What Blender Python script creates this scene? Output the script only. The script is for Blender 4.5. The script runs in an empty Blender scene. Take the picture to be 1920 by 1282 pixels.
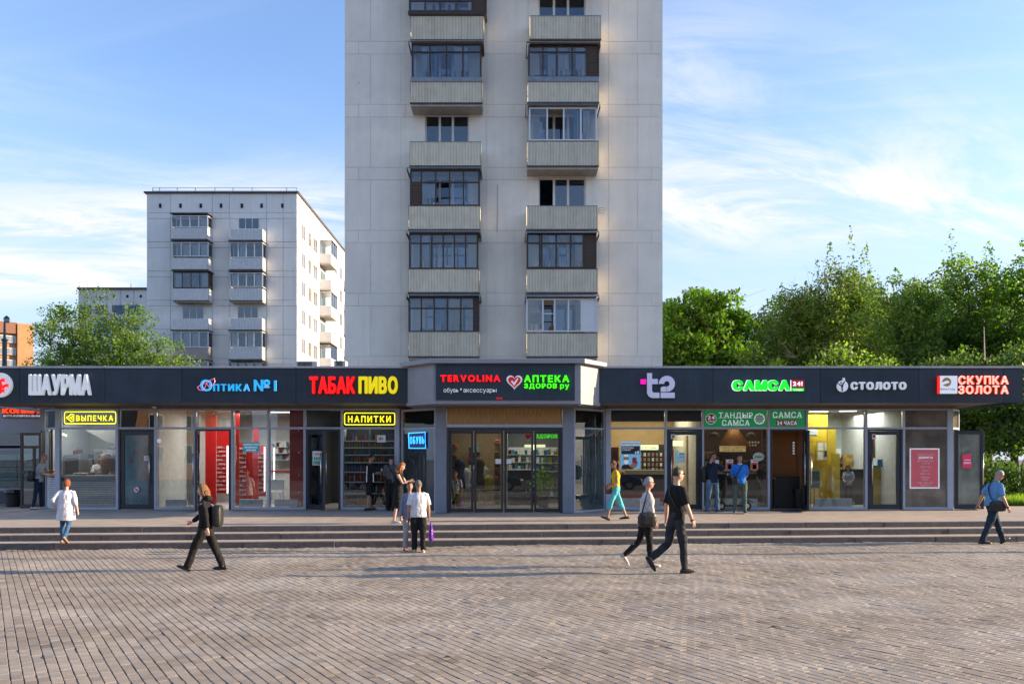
import bpy, bmesh, math, random
import numpy as np
from mathutils import Vector, Matrix, noise
C = bpy.context.scene.collection
sc = bpy.context.scene
R = math.radians
F, HC, HY = 1550.0, 1.97, 860.0       # focal length in photo pixels, eye height, horizon row
# ------------------------------------------------------------------ camera
cam = bpy.data.cameras.new('camera')
cam.sensor_width = 36.0
cam.lens = F / 1920 * 36.0
cam.shift_y = (HY - 641) / 1920.0
cam.clip_end = 4000
camo = bpy.data.objects.new('camera', cam)
C.objects.link(camo)
camo.location = (0, 0, HC)
camo.rotation_euler = (R(90), 0, 0)
sc.camera = camo
# ------------------------------------------------------------------ world and sun
SUN_EL, SUN_AZ = R(15.0), R(3.4)      # elevation; angle behind the +x axis
sd = Vector((math.cos(SUN_AZ) * math.cos(SUN_EL), math.sin(SUN_AZ) * math.cos(SUN_EL), math.sin(SUN_EL)))
w = bpy.data.worlds.new("World")
sc.world = w
w.use_nodes = True
nt = w.node_tree
nt.nodes.clear()
wo = nt.nodes.new('ShaderNodeOutputWorld')
bg = nt.nodes.new('ShaderNodeBackground')
sky = nt.nodes.new('ShaderNodeTexSky')
sky.sky_type = 'NISHITA'
sky.sun_disc = False
sky.sun_elevation = SUN_EL
sky.sun_rotation = math.pi / 2 - SUN_AZ
sky.air_density = 1.0
sky.dust_density = 1.2
sky.ozone_density = 1.6
bg.inputs['Strength'].default_value = 0.15
tc = nt.nodes.new('ShaderNodeTexCoord')
sep = nt.nodes.new('ShaderNodeSeparateXYZ')
nt.links.new(tc.outputs['Generated'], sep.inputs[0])
def wmath(op, a, b=None, c=None, clamp=False):
  n = nt.nodes.new('ShaderNodeMath')
  n.operation = op
  n.use_clamp = clamp
  for i, v in enumerate((a, b, c)):
    if v is None:
      continue
    if isinstance(v, (int, float)):
      n.inputs[i].default_value = v
    else:
      nt.links.new(v, n.inputs[i])
  return n.outputs[0]
def wramp(v, a, b):
  n = nt.nodes.new('ShaderNodeMapRange')
  n.interpolation_type = 'SMOOTHSTEP'
  n.inputs['From Min'].default_value = a
  n.inputs['From Max'].default_value = b
  nt.links.new(v, n.inputs['Value'])
  return n.outputs[0]
zc = wmath('ADD', wmath('MAXIMUM', sep.outputs['Z'], 0.0), 0.16)
cx = wmath('DIVIDE', sep.outputs['X'], zc)
cy = wmath('DIVIDE', sep.outputs['Y'], zc)
def wnoise(sx, sy, off, scale, detail, rough, dist, rot=0.0):
  cb = nt.nodes.new('ShaderNodeCombineXYZ')
  a = wmath('ADD', wmath('MULTIPLY', cx, math.cos(rot) * sx), wmath('MULTIPLY', cy, math.sin(rot) * sx))
  b = wmath('ADD', wmath('MULTIPLY', cx, -math.sin(rot) * sy), wmath('MULTIPLY', cy, math.cos(rot) * sy))
  nt.links.new(a, cb.inputs[0])
  nt.links.new(b, cb.inputs[1])
  cb.inputs[2].default_value = off
  n = nt.nodes.new('ShaderNodeTexNoise')
  n.inputs['Scale'].default_value = scale
  n.inputs['Detail'].default_value = detail
  n.inputs['Roughness'].default_value = rough
  n.inputs['Distortion'].default_value = dist
  nt.links.new(cb.outputs[0], n.inputs['Vector'])
  return n.outputs['Fac']
big = wramp(wnoise(0.7, 1.0, 3.7, 0.55, 4, 0.5, 0.6), 0.46, 0.62)
wisp = wramp(wnoise(0.6, 1.7, 1.3, 2.0, 12, 0.68, 0.9, 0.35), 0.38, 0.64)
veil = wramp(wnoise(0.4, 1.8, 8.3, 0.8, 8, 0.66, 0.9, -0.25), 0.46, 0.72)
low = wmath('SUBTRACT', 1.0, wramp(sep.outputs['Z'], 0.10, 0.62))
def bank(px_, py_, su, sv, amp):
  """a cloud bank standing in the direction of photo pixel (px_, py_)"""
  d = Vector((px_ - 960, F, HY - py_)).normalized()
  a, b = d.x / (d.z + 0.16), d.y / (d.z + 0.16)
  u = wmath('DIVIDE', wmath('SUBTRACT', cx, a), su)
  v = wmath('DIVIDE', wmath('SUBTRACT', cy, b), sv)
  r = wmath('ADD', wmath('MULTIPLY', u, u), wmath('MULTIPLY', v, v))
  return wmath('MULTIPLY', wmath('POWER', 2.718, wmath('MULTIPLY', r, -1.0)), amp)
banks = bank(1520, 330, 0.60, 0.30, 1.15)
for q in ((150, 445, 0.8, 0.24, 1.05), (1290, 110, 0.16, 0.20, 0.9), (1800, 420, 0.5, 0.16, 0.8), (330, 400, 0.6, 0.10, 0.5), (60, 530, 1.0, 0.14, 0.8), (1280, 420, 0.4, 0.2, 0.6), (620, 380, 0.3, 0.2, 0.4)):
  banks = wmath('ADD', banks, bank(*q))
dens = wmath('MULTIPLY', wmath('ADD', wmath('MULTIPLY', big, 0.35), banks), wmath('ADD', wmath('MULTIPLY', wisp, 0.95), 0.12))
dens = wmath('ADD', wmath('MULTIPLY', dens, 1.0), wmath('MULTIPLY', veil, 0.5))
dens = wmath('MULTIPLY', dens, wmath('ADD', wmath('MULTIPLY', low, 0.85), 0.2), None, True)
hz = wmath('SUBTRACT', 1.0, wramp(sep.outputs['Z'], 0.0, 0.42))
hz = wmath('MULTIPLY', hz, 0.85)
mix1 = nt.nodes.new('ShaderNodeMix')
mix1.data_type = 'RGBA'
nt.links.new(hz, mix1.inputs['Factor'])
skm = nt.nodes.new('ShaderNodeVectorMath')
skm.operation = 'MULTIPLY'
nt.links.new(sky.outputs[0], skm.inputs[0])
skm.inputs[1].default_value = (0.64, 0.69, 0.82)
nt.links.new(skm.outputs[0], mix1.inputs['A'])
mix1.inputs['B'].default_value = (1.36, 1.66, 2.2, 1)
mix2 = nt.nodes.new('ShaderNodeMix')
mix2.data_type = 'RGBA'
nt.links.new(dens, mix2.inputs['Factor'])
nt.links.new(mix1.outputs['Result'], mix2.inputs['A'])
mix2.inputs['B'].default_value = (2.2, 2.25, 2.35, 1)
nt.links.new(mix2.outputs['Result'], bg.inputs['Color'])
nt.links.new(bg.outputs[0], wo.inputs[0])
sl = bpy.data.lights.new('sun', 'SUN')
sl.energy = 4.0
sl.angle = R(0.55)
sl.color = (1.0, 0.75, 0.47)
slo = bpy.data.objects.new('sun', sl)
C.objects.link(slo)
slo.rotation_euler = sd.to_track_quat('Z', 'Y').to_euler()
slo.location = (60, 4, 30)
sc.view_settings.view_transform = 'Standard'
sc.view_settings.look = 'None'
sc.view_settings.gamma = 1.0
sc.view_settings.use_curve_mapping = False
sc.view_settings.exposure = 1.62
sc.cycles.max_bounces = 7
sc.cycles.transparent_max_bounces = 24
sc.cycles.caustics_reflective = False
sc.cycles.caustics_refractive = False
sc.cycles.use_denoising = True
# ------------------------------------------------------------------ helpers
def P(x, y, Y):
  """place seen at photo pixel (x, y) on the plane at depth Y"""
  return Vector(((x - 960) * Y / F, Y, HC + (HY - y) * Y / F))
def PX(x, Y): return (x - 960) * Y / F
def PZ(y, Y): return HC + (HY - y) * Y / F
def hexc(h):
  h = h.lstrip('#')
  out = []
  for i in (0, 2, 4):
    c = int(h[i:i + 2], 16) / 255
    out.append(c / 12.92 if c <= 0.04045 else ((c + 0.055) / 1.055) ** 2.4)
  return tuple(out)
MATS = {}
def mat(name, col, rough=0.6, metal=0.0, var=0.12, scale=6.0, bump=0.0, bscale=60.0, spec=0.5, emit=None, estr=0.0,
    dirt=0.0, dirtcol=(0.05, 0.045, 0.04), stretch=(1, 1, 1), detail=6, coord='Object', orand=0.0, streak=0.0):
  if name in MATS:
    return MATS[name]
  m = bpy.data.materials.new(name)
  m.use_nodes = True
  n = m.node_tree.nodes
  l = m.node_tree.links
  b = n['Principled BSDF']
  if isinstance(col, str):
    col = hexc(col)
  b.inputs['Roughness'].default_value = rough
  b.inputs['Metallic'].default_value = metal
  b.inputs['Specular IOR Level'].default_value = spec
  t = n.new('ShaderNodeTexCoord')
  src = t.outputs['Object']
  if coord == 'World':
    g = n.new('ShaderNodeNewGeometry')
    src = g.outputs['Position']
  mp = n.new('ShaderNodeMapping')
  mp.inputs['Scale'].default_value = stretch
  l.new(src, mp.inputs[0])
  nz = n.new('ShaderNodeTexNoise')
  nz.inputs['Scale'].default_value = scale
  nz.inputs['Detail'].default_value = detail
  nz.inputs['Roughness'].default_value = 0.62
  l.new(mp.outputs[0], nz.inputs['Vector'])
  rp = n.new('ShaderNodeMapRange')
  rp.inputs['From Min'].default_value = 0.3
  rp.inputs['From Max'].default_value = 0.7
  rp.inputs['To Min'].default_value = 1 - var
  rp.inputs['To Max'].default_value = 1 + var
  l.new(nz.outputs['Fac'], rp.inputs['Value'])
  mul = n.new('ShaderNodeVectorMath')
  mul.operation = 'SCALE'
  mul.inputs[0].default_value = col
  l.new(rp.outputs[0], mul.inputs['Scale'])
  cout = mul.outputs[0]
  if orand > 0:        # each panel or sheet a shade of its own
    oi = n.new('ShaderNodeObjectInfo')
    ro = n.new('ShaderNodeMapRange')
    ro.inputs['To Min'].default_value = 1 - orand
    ro.inputs['To Max'].default_value = 1 + orand
    l.new(oi.outputs['Random'], ro.inputs['Value'])
    mo = n.new('ShaderNodeVectorMath')
    mo.operation = 'SCALE'
    l.new(cout, mo.inputs[0])
    l.new(ro.outputs[0], mo.inputs['Scale'])
    cout = mo.outputs[0]
  if streak > 0:       # rain streaks and grime running down
    ms = n.new('ShaderNodeMapping')
    ms.inputs['Scale'].default_value = (2.6, 2.6, 0.16)
    l.new(src, ms.inputs[0])
    ns = n.new('ShaderNodeTexNoise')
    ns.inputs['Scale'].default_value = 1.6
    ns.inputs['Detail'].default_value = 9
    ns.inputs['Roughness'].default_value = 0.72
    l.new(ms.outputs[0], ns.inputs['Vector'])
    rs = n.new('ShaderNodeMapRange')
    rs.inputs['From Min'].default_value = 0.46
    rs.inputs['From Max'].default_value = 0.74
    rs.inputs['To Min'].default_value = 1.0
    rs.inputs['To Max'].default_value = 1 - streak
    l.new(ns.outputs['Fac'], rs.inputs['Value'])
    mo = n.new('ShaderNodeVectorMath')
    mo.operation = 'SCALE'
    l.new(cout, mo.inputs[0])
    l.new(rs.outputs[0], mo.inputs['Scale'])
    cout = mo.outputs[0]
  if dirt > 0:
    nz2 = n.new('ShaderNodeTexNoise')
    nz2.inputs['Scale'].default_value = scale * 0.35
    nz2.inputs['Detail'].default_value = 9
    nz2.inputs['Roughness'].default_value = 0.7
    l.new(mp.outputs[0], nz2.inputs['Vector'])
    r2 = n.new('ShaderNodeMapRange')
    r2.inputs['From Min'].default_value = 0.5
    r2.inputs['From Max'].default_value = 0.75
    r2.inputs['To Max'].default_value = dirt
    l.new(nz2.outputs['Fac'], r2.inputs['Value'])
    mx = n.new('ShaderNodeMix')
    mx.data_type = 'RGBA'
    l.new(r2.outputs[0], mx.inputs['Factor'])
    l.new(cout, mx.inputs['A'])
    mx.inputs['B'].default_value = (*dirtcol, 1)
    cout = mx.outputs['Result']
  l.new(cout, b.inputs['Base Color'])
  if bump > 0:
    nb = n.new('ShaderNodeTexNoise')
    nb.inputs['Scale'].default_value = bscale
    nb.inputs['Detail'].default_value = 5
    l.new(mp.outputs[0], nb.inputs['Vector'])
    bp = n.new('ShaderNodeBump')
    bp.inputs['Strength'].default_value = bump
    bp.inputs['Distance'].default_value = 0.02
    l.new(nb.outputs['Fac'], bp.inputs['Height'])
    l.new(bp.outputs[0], b.inputs['Normal'])
  if emit is not None:
    if isinstance(emit, str):
      emit = hexc(emit)
    b.inputs['Emission Color'].default_value = (*emit, 1)
    b.inputs['Emission Strength'].default_value = estr
  MATS[name] = m
  return m
def glass_mat(name, tint=(0.86, 0.9, 0.9), refl=0.05, rough=0.0, frost=0.0, frostcol=(0.3, 0.36, 0.38), graze=1.0, film=(0.9, 0.95, 1.0), wavy=0.0):
  """architectural glass: mirror reflection by angle over a see-through tinted pane, a little dust"""
  if name in MATS:
    return MATS[name]
  m = bpy.data.materials.new(name)
  m.use_nodes = True
  n = m.node_tree.nodes
  l = m.node_tree.links
  n.clear()
  out = n.new('ShaderNodeOutputMaterial')
  tr = n.new('ShaderNodeBsdfTransparent')
  tr.inputs[0].default_value = (*tint, 1)
  gl = n.new('ShaderNodeBsdfGlossy')
  gl.inputs['Roughness'].default_value = rough
  gl.inputs['Color'].default_value = (*film, 1)
  fr = n.new('ShaderNodeFresnel')
  fr.inputs['IOR'].default_value = 1.5
  ad = n.new('ShaderNodeMath')
  ad.operation = 'MULTIPLY_ADD'
  l.new(fr.outputs[0], ad.inputs[0])
  ad.inputs[1].default_value = graze
  ad.inputs[2].default_value = refl
  ad.use_clamp = True
  mx = n.new('ShaderNodeMixShader')
  l.new(ad.outputs[0], mx.inputs[0])
  l.new(gl.outputs[0], mx.inputs[2])
  base = tr.outputs[0]
  df = n.new('ShaderNodeBsdfDiffuse')
  df.inputs[0].default_value = (*frostcol, 1)
  mx2 = n.new('ShaderNodeMixShader')
  t = n.new('ShaderNodeTexCoord')
  nz = n.new('ShaderNodeTexNoise')
  nz.inputs['Scale'].default_value = 2.2
  nz.inputs['Detail'].default_value = 6
  l.new(t.outputs['Object'], nz.inputs['Vector'])
  mr = n.new('ShaderNodeMapRange')
  mr.inputs['From Min'].default_value = 0.35
  mr.inputs['From Max'].default_value = 0.75
  mr.inputs['To Min'].default_value = frost * 0.5
  mr.inputs['To Max'].default_value = min(1.0, frost * 1.15)
  l.new(nz.outputs['Fac'], mr.inputs['Value'])
  l.new(mr.outputs[0], mx2.inputs[0])
  l.new(tr.outputs[0], mx2.inputs[1])
  l.new(df.outputs[0], mx2.inputs[2])
  base = mx2.outputs[0]
  l.new(base, mx.inputs[1])
  if wavy > 0:
    nb = n.new('ShaderNodeTexNoise')
    nb.inputs['Scale'].default_value = 0.8
    nb.inputs['Detail'].default_value = 1
    l.new(t.outputs['Object'], nb.inputs['Vector'])
    bp = n.new('ShaderNodeBump')
    bp.inputs['Strength'].default_value = wavy
    bp.inputs['Distance'].default_value = 0.01
    l.new(nb.outputs['Fac'], bp.inputs['Height'])
    l.new(bp.outputs[0], gl.inputs['Normal'])
  l.new(mx.outputs[0], out.inputs[0])
  MATS[name] = m
  return m
class MB:
  """collects geometry; build() links it as one mesh object"""
  def __init__(s):
    s.v, s.f, s.m = [], [], []
  def add(s, vs, fs, mi=0):
    o = len(s.v)
    s.v += [tuple(v) for v in vs]
    s.f += [tuple(i + o for i in f) for f in fs]
    s.m += [mi] * len(fs)
    return s
  def box(s, x0, y0, z0, x1, y1, z1, mi=0):
    if x0 > x1: x0, x1 = x1, x0
    if y0 > y1: y0, y1 = y1, y0
    if z0 > z1: z0, z1 = z1, z0
    vs = [(x0, y0, z0), (x1, y0, z0), (x1, y1, z0), (x0, y1, z0), (x0, y0, z1), (x1, y0, z1), (x1, y1, z1), (x0, y1, z1)]
    return s.add(vs, [(0, 3, 2, 1), (4, 5, 6, 7), (0, 1, 5, 4), (1, 2, 6, 5), (2, 3, 7, 6), (3, 0, 4, 7)], mi)
  def prism(s, pts, z0, z1, mi=0):
    """vertical prism over a plan polygon"""
    n = len(pts)
    a = sum(pts[i][0] * pts[(i + 1) % n][1] - pts[(i + 1) % n][0] * pts[i][1] for i in range(n))
    if a < 0: pts = pts[::-1]
    vs = [(p[0], p[1], z0) for p in pts] + [(p[0], p[1], z1) for p in pts]
    fs = [tuple(range(n))[::-1], tuple(range(n, 2 * n))] + [(i, (i + 1) % n, n + (i + 1) % n, n + i) for i in range(n)]
    return s.add(vs, fs, mi)
  def slab(s, pts, y0, y1, mi=0):
    """prism along y over an (x, z) polygon"""
    n = len(pts)
    a = sum(pts[i][0] * pts[(i + 1) % n][1] - pts[(i + 1) % n][0] * pts[i][1] for i in range(n))
    if a < 0: pts = pts[::-1]
    vs = [(p[0], y0, p[1]) for p in pts] + [(p[0], y1, p[1]) for p in pts]
    fs = [tuple(range(n)), tuple(range(n, 2 * n))[::-1]] + [(i, n + i, n + (i + 1) % n, (i + 1) % n) for i in range(n)]
    return s.add(vs, fs, mi)
  def wallbox(s, p0, p1, z0, z1, t, mi=0):
    """upright board between plan points, thickness t to the left of p0->p1"""
    d = Vector((p1[0] - p0[0], p1[1] - p0[1]))
    d.normalize()
    nn = Vector((-d.y, d.x)) * t
    return s.prism([p0, p1, (p1[0] + nn.x, p1[1] + nn.y), (p0[0] + nn.x, p0[1] + nn.y)], z0, z1, mi)
  def tube(s, pts, rads, n=8, mi=0, cap=True, side=None, flat=1.0):
    pts = [Vector(p) for p in pts]
    if isinstance(rads, (int, float)): rads = [rads] * len(pts)
    o = len(s.v)
    prev = None
    for i, p in enumerate(pts):
      a = pts[max(i - 1, 0)]
      b = pts[min(i + 1, len(pts) - 1)]
      t = (b - a)
      if t.length < 1e-9: t = Vector((0, 0, 1))
      t.normalize()
      ref = side if side is not None else (prev if prev is not None else (Vector((0, 0, 1)) if abs(t.z) < 0.9 else Vector((1, 0, 0))))
      u = (ref - t * ref.dot(t))
      if u.length < 1e-6: u = t.orthogonal()
      u.normalize()
      v = t.cross(u)
      prev = u
      r = rads[i]
      ra, rb = (r if isinstance(r, tuple) else (r, r * flat))
      for k in range(n):
        an = 2 * math.pi * k / n
        q = p + u * (math.cos(an) * ra) + v * (math.sin(an) * rb)
        s.v.append(tuple(q))
    m = len(pts)
    for i in range(m - 1):
      for k in range(n):
        s.f.append((o + i * n + k, o + i * n + (k + 1) % n, o + (i + 1) * n + (k + 1) % n, o + (i + 1) * n + k))
        s.m.append(mi)
    if cap:
      s.f.append(tuple(o + k for k in range(n))[::-1]); s.m.append(mi)
      s.f.append(tuple(o + (m - 1) * n + k for k in range(n))); s.m.append(mi)
    return s
  def sphere(s, c, r, nu=12, nv=8, mi=0, fn=None):
    c = Vector(c)
    rx, ry, rz = (r if isinstance(r, tuple) else (r, r, r))
    vs = []
    for j in range(nv + 1):
      th = math.pi * j / nv
      for i in range(nu):
        ph = 2 * math.pi * i / nu
        d = Vector((math.sin(th) * math.cos(ph), math.sin(th) * math.sin(ph), math.cos(th)))
        k = fn(d) if fn else 1.0
        vs.append((c.x + d.x * rx * k, c.y + d.y * ry * k, c.z + d.z * rz * k))
    fs = []
    for j in range(nv):
      for i in range(nu):
        fs.append((j * nu + i, (j + 1) * nu + i, (j + 1) * nu + (i + 1) % nu, j * nu + (i + 1) % nu))
    return s.add(vs, fs, mi)
  def lathe(s, prof, c=(0, 0, 0), n=12, mi=0):
    o = len(s.v)
    for (r, z) in prof:
      for k in range(n):
        an = 2 * math.pi * k / n
        s.v.append((c[0] + r * math.cos(an), c[1] + r * math.sin(an), c[2] + z))
    for i in range(len(prof) - 1):
      for k in range(n):
        s.f.append((o + i * n + k, o + i * n + (k + 1) % n, o + (i + 1) * n + (k + 1) % n, o + (i + 1) * n + k))
        s.m.append(mi)
    s.f.append(tuple(o + k for k in range(n))[::-1]); s.m.append(mi)
    s.f.append(tuple(o + (len(prof) - 1) * n + k for k in range(n))); s.m.append(mi)
    return s
  def mesh(s, name, mats, smooth=False):
    me = bpy.data.meshes.new(name)
    me.from_pydata(s.v, [], s.f)
    if not isinstance(mats, (list, tuple)): mats = [mats]
    for mm in mats: me.materials.append(mm)
    if len(mats) > 1:
      me.polygons.foreach_set('material_index', s.m)
    if smooth:
      me.polygons.foreach_set('use_smooth', [True] * len(me.polygons))
    me.update()
    return me
  def build(s, name, mats, parent=None, smooth=False, bevel=0.0, **tags):
    me = s.mesh(name, mats, smooth)
    if bevel > 0:
      bm = bmesh.new()
      bm.from_mesh(me)
      bmesh.ops.remove_doubles(bm, verts=bm.verts, dist=1e-5)
      bmesh.ops.bevel(bm, geom=list(bm.edges), offset=bevel, segments=1, affect='EDGES', clamp_overlap=True)
      bm.to_mesh(me)
      bm.free()
    return link(name, me, parent, **tags)
def tag(o, label=None, category=None, group=None, kind=None):
  for k, v in (('label', label), ('category', category), ('group', group), ('kind', kind)):
    if v is not None: o[k] = v
  return o
def link(name, data, parent=None, loc=None, **tags):
  o = bpy.data.objects.new(name, data)
  C.objects.link(o)
  if parent is not None: o.parent = parent
  if loc is not None: o.location = loc
  return tag(o, **tags)
def thing(name, label, category, loc=(0, 0, 0), rz=0.0, group=None, kind=None):
  o = link(name, None, None, loc, label=label, category=category, group=group, kind=kind)
  o.rotation_euler = (0, 0, rz)
  o.empty_display_size = 0.2
  return o
def recenter(root, loc):
  """move an Empty to loc and keep its children (modelled in world coordinates) where they are"""
  loc = Vector(loc)
  root.location = loc
  for ch in root.children:
    ch.location = Vector(ch.location) - loc
  return root
def copy_tree(o, parent=None):
  c = o.copy()
  C.objects.link(c)
  c.parent = parent
  for ch in [k for k in ALLCH(o)]:
    copy_tree(ch, c)
  return c
def ALLCH(o): return list(o.children)
# text ---------------------------------------------------------------
def text_mesh(ch, bold=0.0, extrude=0.0, neon=0.0, shear=0.0):
  c = bpy.data.curves.new('letter', 'FONT')
  c.body = ch
  c.shear = shear
  c.resolution_u = 4
  if neon > 0:
    c.fill_mode = 'NONE'
    c.bevel_depth = neon
    c.bevel_resolution = 1
  else:
    c.offset = bold
    c.extrude = extrude
  o = bpy.data.objects.new('letter', c)
  C.objects.link(o)
  bpy.context.view_layer.update()
  m = bpy.data.meshes.new_from_object(o.evaluated_get(bpy.context.evaluated_depsgraph_get()))
  bpy.data.objects.remove(o)
  bpy.data.curves.remove(c)
  return m
TXT = {}
def bold_glyph(ch, bold, neon):
  """glyph geometry; weight is built up from overlapping shifted copies, each a hair shallower"""
  me = text_mesh(ch, 0.0, 0.5 if neon == 0 else 0, neon)
  co = np.empty(len(me.vertices) * 3)
  me.vertices.foreach_get('co', co)
  co = co.reshape(-1, 3)
  fs = [tuple(p.vertices) for p in me.polygons]
  bpy.data.meshes.remove(me)
  if bold <= 0.015 or neon > 0: return co, fs
  allc, allf = [], []
  d = bold
  offs = [(0, 0), (-d, 0), (d, 0), (0, d * 0.7), (0, -d * 0.7), (-d * 0.8, d * 0.6), (d * 0.8, d * 0.6), (-d * 0.8, -d * 0.6), (d * 0.8, -d * 0.6)]
  if bold < 0.03: offs = [(0, 0), (-d, 0), (d, 0)]
  for i, (ox, oz) in enumerate(offs):
    c2 = co.copy()
    c2[:, 0] += ox; c2[:, 1] += oz
    c2[:, 2] *= 1 - 0.02 * i
    n = len(co) * i
    allc.append(c2); allf += [tuple(q + n for q in f) for f in fs]
  return np.concatenate(allc), allf
def letters(body, x0, x1, z0, z1, y, m, parent, depth=0.03, bold=0.03, gap=0.12, neon=0.0, name='letter', joined=False,
      base=None, outline=None, frame=None, serif=0.0, small=None):
  """letters laid along x between x0..x1, capital height z0..z1, standing at y and facing -y (or in frame matrix)"""
  items = []
  pen = 0.0
  for ch in body:
    if ch == ' ':
      pen += 0.34
      continue
    key = (ch, bold, neon > 0, neon)
    if key not in TXT:
      TXT[key] = bold_glyph(ch, bold, neon)
    co, fs = TXT[key]
    a, b = co[:, 0].min(), co[:, 0].max()
    items.append((ch, co, fs, pen - a))
    pen += (b - a) + gap
  total = pen - gap
  capk = ('Н', bold, neon > 0, neon)
  if capk not in TXT:
    TXT[capk] = bold_glyph('Н', bold, neon)
  cc = TXT[capk][0]
  c0, c1 = cc[:, 1].min(), cc[:, 1].max()
  if small:            # lower-case text: x-height fills the band
    c1 = c1 * small
  sx = (x1 - x0) / total
  sz = (z1 - z0) / (c1 - c0)
  alljoin = MB()
  outs = []
  for ch, co, fs, off in items:
    v = np.empty_like(co)
    v[:, 0] = x0 + (co[:, 0] + off) * sx
    v[:, 2] = z0 + (co[:, 1] - c0) * sz
    v[:, 1] = y + (-co[:, 2] * depth if neon == 0 else -co[:, 2] * sz)
    if frame is not None:
      v = np.array([tuple(frame @ Vector(q)) for q in v])
    if joined:
      alljoin.add([tuple(q) for q in v], fs)
    else:
      b = MB()
      b.add([tuple(q) for q in v], fs)
      outs.append(b.build(name, m, parent))
  if joined:
    outs.append(alljoin.build(name, m, parent))
  return outs
def anglebox(mb, p0, p1, z0, z1, t, mi=0): return mb.wallbox(p0, p1, z0, z1, t, mi)
# ------------------------------------------------------------------ ground and paving
YB_L, YB_R = 17.90, 19.78             # foot of the steps at photo x=0 and x=1920
XL, XR = PX(0, YB_L), PX(1920, YB_R)
SLOPE = (YB_R - YB_L) / (XR - XL)
STEP_ANG = math.atan(SLOPE)
def yfoot(x): return YB_L + (x - XL) * SLOPE
RISE, TREAD = 0.127, 0.62
YF = 24.2                              # shop-front plane
ZF = PZ(955, YF)                       # platform level at the shop front
def zplat(x, y):
  y0 = yfoot(x) + 2 * TREAD
  t = (y - y0) / (YF - y0)
  return 3 * RISE + max(0, min(1, t)) * (ZF - 3 * RISE)
def undul(x, y):
  return 0.030 * noise.noise(Vector((x * 0.55, y * 0.55, 3.1))) + 0.010 * noise.noise(Vector((x * 1.7, y * 1.3, 9.0)))
def paver_material():
  m = bpy.data.materials.new('concrete_pavers')
  m.use_nodes = True
  n, l = m.node_tree.nodes, m.node_tree.links
  b = n['Principled BSDF']
  g = n.new('ShaderNodeNewGeometry')
  def vm(op, a, bb=None, sc_=None):
    k = n.new('ShaderNodeVectorMath'); k.operation = op
    l.new(a, k.inputs[0])
    if bb is not None: k.inputs[1].default_value = bb
    return k
  d1 = vm('DOT_PRODUCT', g.outputs['Position'], (UX, UY, 0)).outputs['Value']
  d2 = vm('DOT_PRODUCT', g.outputs['Position'], (VX, VY, 0)).outputs['Value']
  def mt(op, a, bb, cc=None):
    k = n.new('ShaderNodeMath'); k.operation = op
    for i, q in enumerate((a, bb, cc)):
      if q is None: continue
      if isinstance(q, (int, float)): k.inputs[i].default_value = q
      else: l.new(q, k.inputs[i])
    return k.outputs[0]
  row = mt('FLOOR', mt('DIVIDE', d2, 0.1), 0)
  off = mt('MULTIPLY', mt('MODULO', mt('ABSOLUTE', row, 0), 2.0), 0.5)
  colm = mt('FLOOR', mt('ADD', mt('DIVIDE', d1, 0.2), off), 0)
  cb = n.new('ShaderNodeCombineXYZ')
  l.new(row, cb.inputs[0]); l.new(colm, cb.inputs[1])
  wn = n.new('ShaderNodeTexWhiteNoise'); wn.noise_dimensions = '3D'
  l.new(cb.outputs[0], wn.inputs['Vector'])
  # colour: per-paver tint
  r = n.new('ShaderNodeValToRGB')
  r.color_ramp.elements[0].color = (0.165, 0.138, 0.112, 1)
  e = r.color_ramp.elements.new(0.06); e.color = (0.235, 0.198, 0.158, 1)
  e = r.color_ramp.elements.new(0.93); e.color = (0.30, 0.256, 0.208, 1)
  r.color_ramp.elements[-1].color = (0.36, 0.31, 0.26, 1)
  e = r.color_ramp.elements.new(0.5); e.color = (0.268, 0.228, 0.184, 1)
  l.new(wn.outputs['Value'], r.inputs[0])
  # worn, pale and dark stains that run over many pavers
  mp = n.new('ShaderNodeMapping'); mp.inputs['Scale'].default_value = (0.33, 0.8, 1); mp.inputs['Rotation'].default_value = (0, 0, 0.35)
  l.new(g.outputs['Position'], mp.inputs[0])
  nz = n.new('ShaderNodeTexNoise'); nz.inputs['Scale'].default_value = 0.9; nz.inputs['Detail'].default_value = 8; nz.inputs['Roughness'].default_value = 0.66
  l.new(mp.outputs[0], nz.inputs['Vector'])
  mr = n.new('ShaderNodeMapRange'); mr.inputs['From Min'].default_value = 0.45; mr.inputs['From Max'].default_value = 0.70; mr.inputs['To Max'].default_value = 0.62
  l.new(nz.outputs['Fac'], mr.inputs['Value'])
  mx = n.new('ShaderNodeMix'); mx.data_type = 'RGBA'
  l.new(mr.outputs[0], mx.inputs['Factor']); l.new(r.outputs[0], mx.inputs['A']); mx.inputs['B'].default_value = (0.47, 0.435, 0.385, 1)
  nz3 = n.new('ShaderNodeTexNoise'); nz3.inputs['Scale'].default_value = 1.7; nz3.inputs['Detail'].default_value = 7; nz3.inputs['Roughness'].default_value = 0.6
  l.new(g.outputs['Position'], nz3.inputs['Vector'])
  mr3 = n.new('ShaderNodeMapRange'); mr3.inputs['From Min'].default_value = 0.56; mr3.inputs['From Max'].default_value = 0.78; mr3.inputs['To Max'].default_value = 0.35
  l.new(nz3.outputs['Fac'], mr3.inputs['Value'])
  mx3 = n.new('ShaderNodeMix'); mx3.data_type = 'RGBA'
  l.new(mr3.outputs[0], mx3.inputs['Factor']); l.new(mx.outputs['Result'], mx3.inputs['A']); mx3.inputs['B'].default_value = (0.17, 0.145, 0.125, 1)
  # grain
  ng = n.new('ShaderNodeTexNoise'); ng.inputs['Scale'].default_value = 90; ng.inputs['Detail'].default_value = 4
  l.new(g.outputs['Position'], ng.inputs['Vector'])
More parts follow.
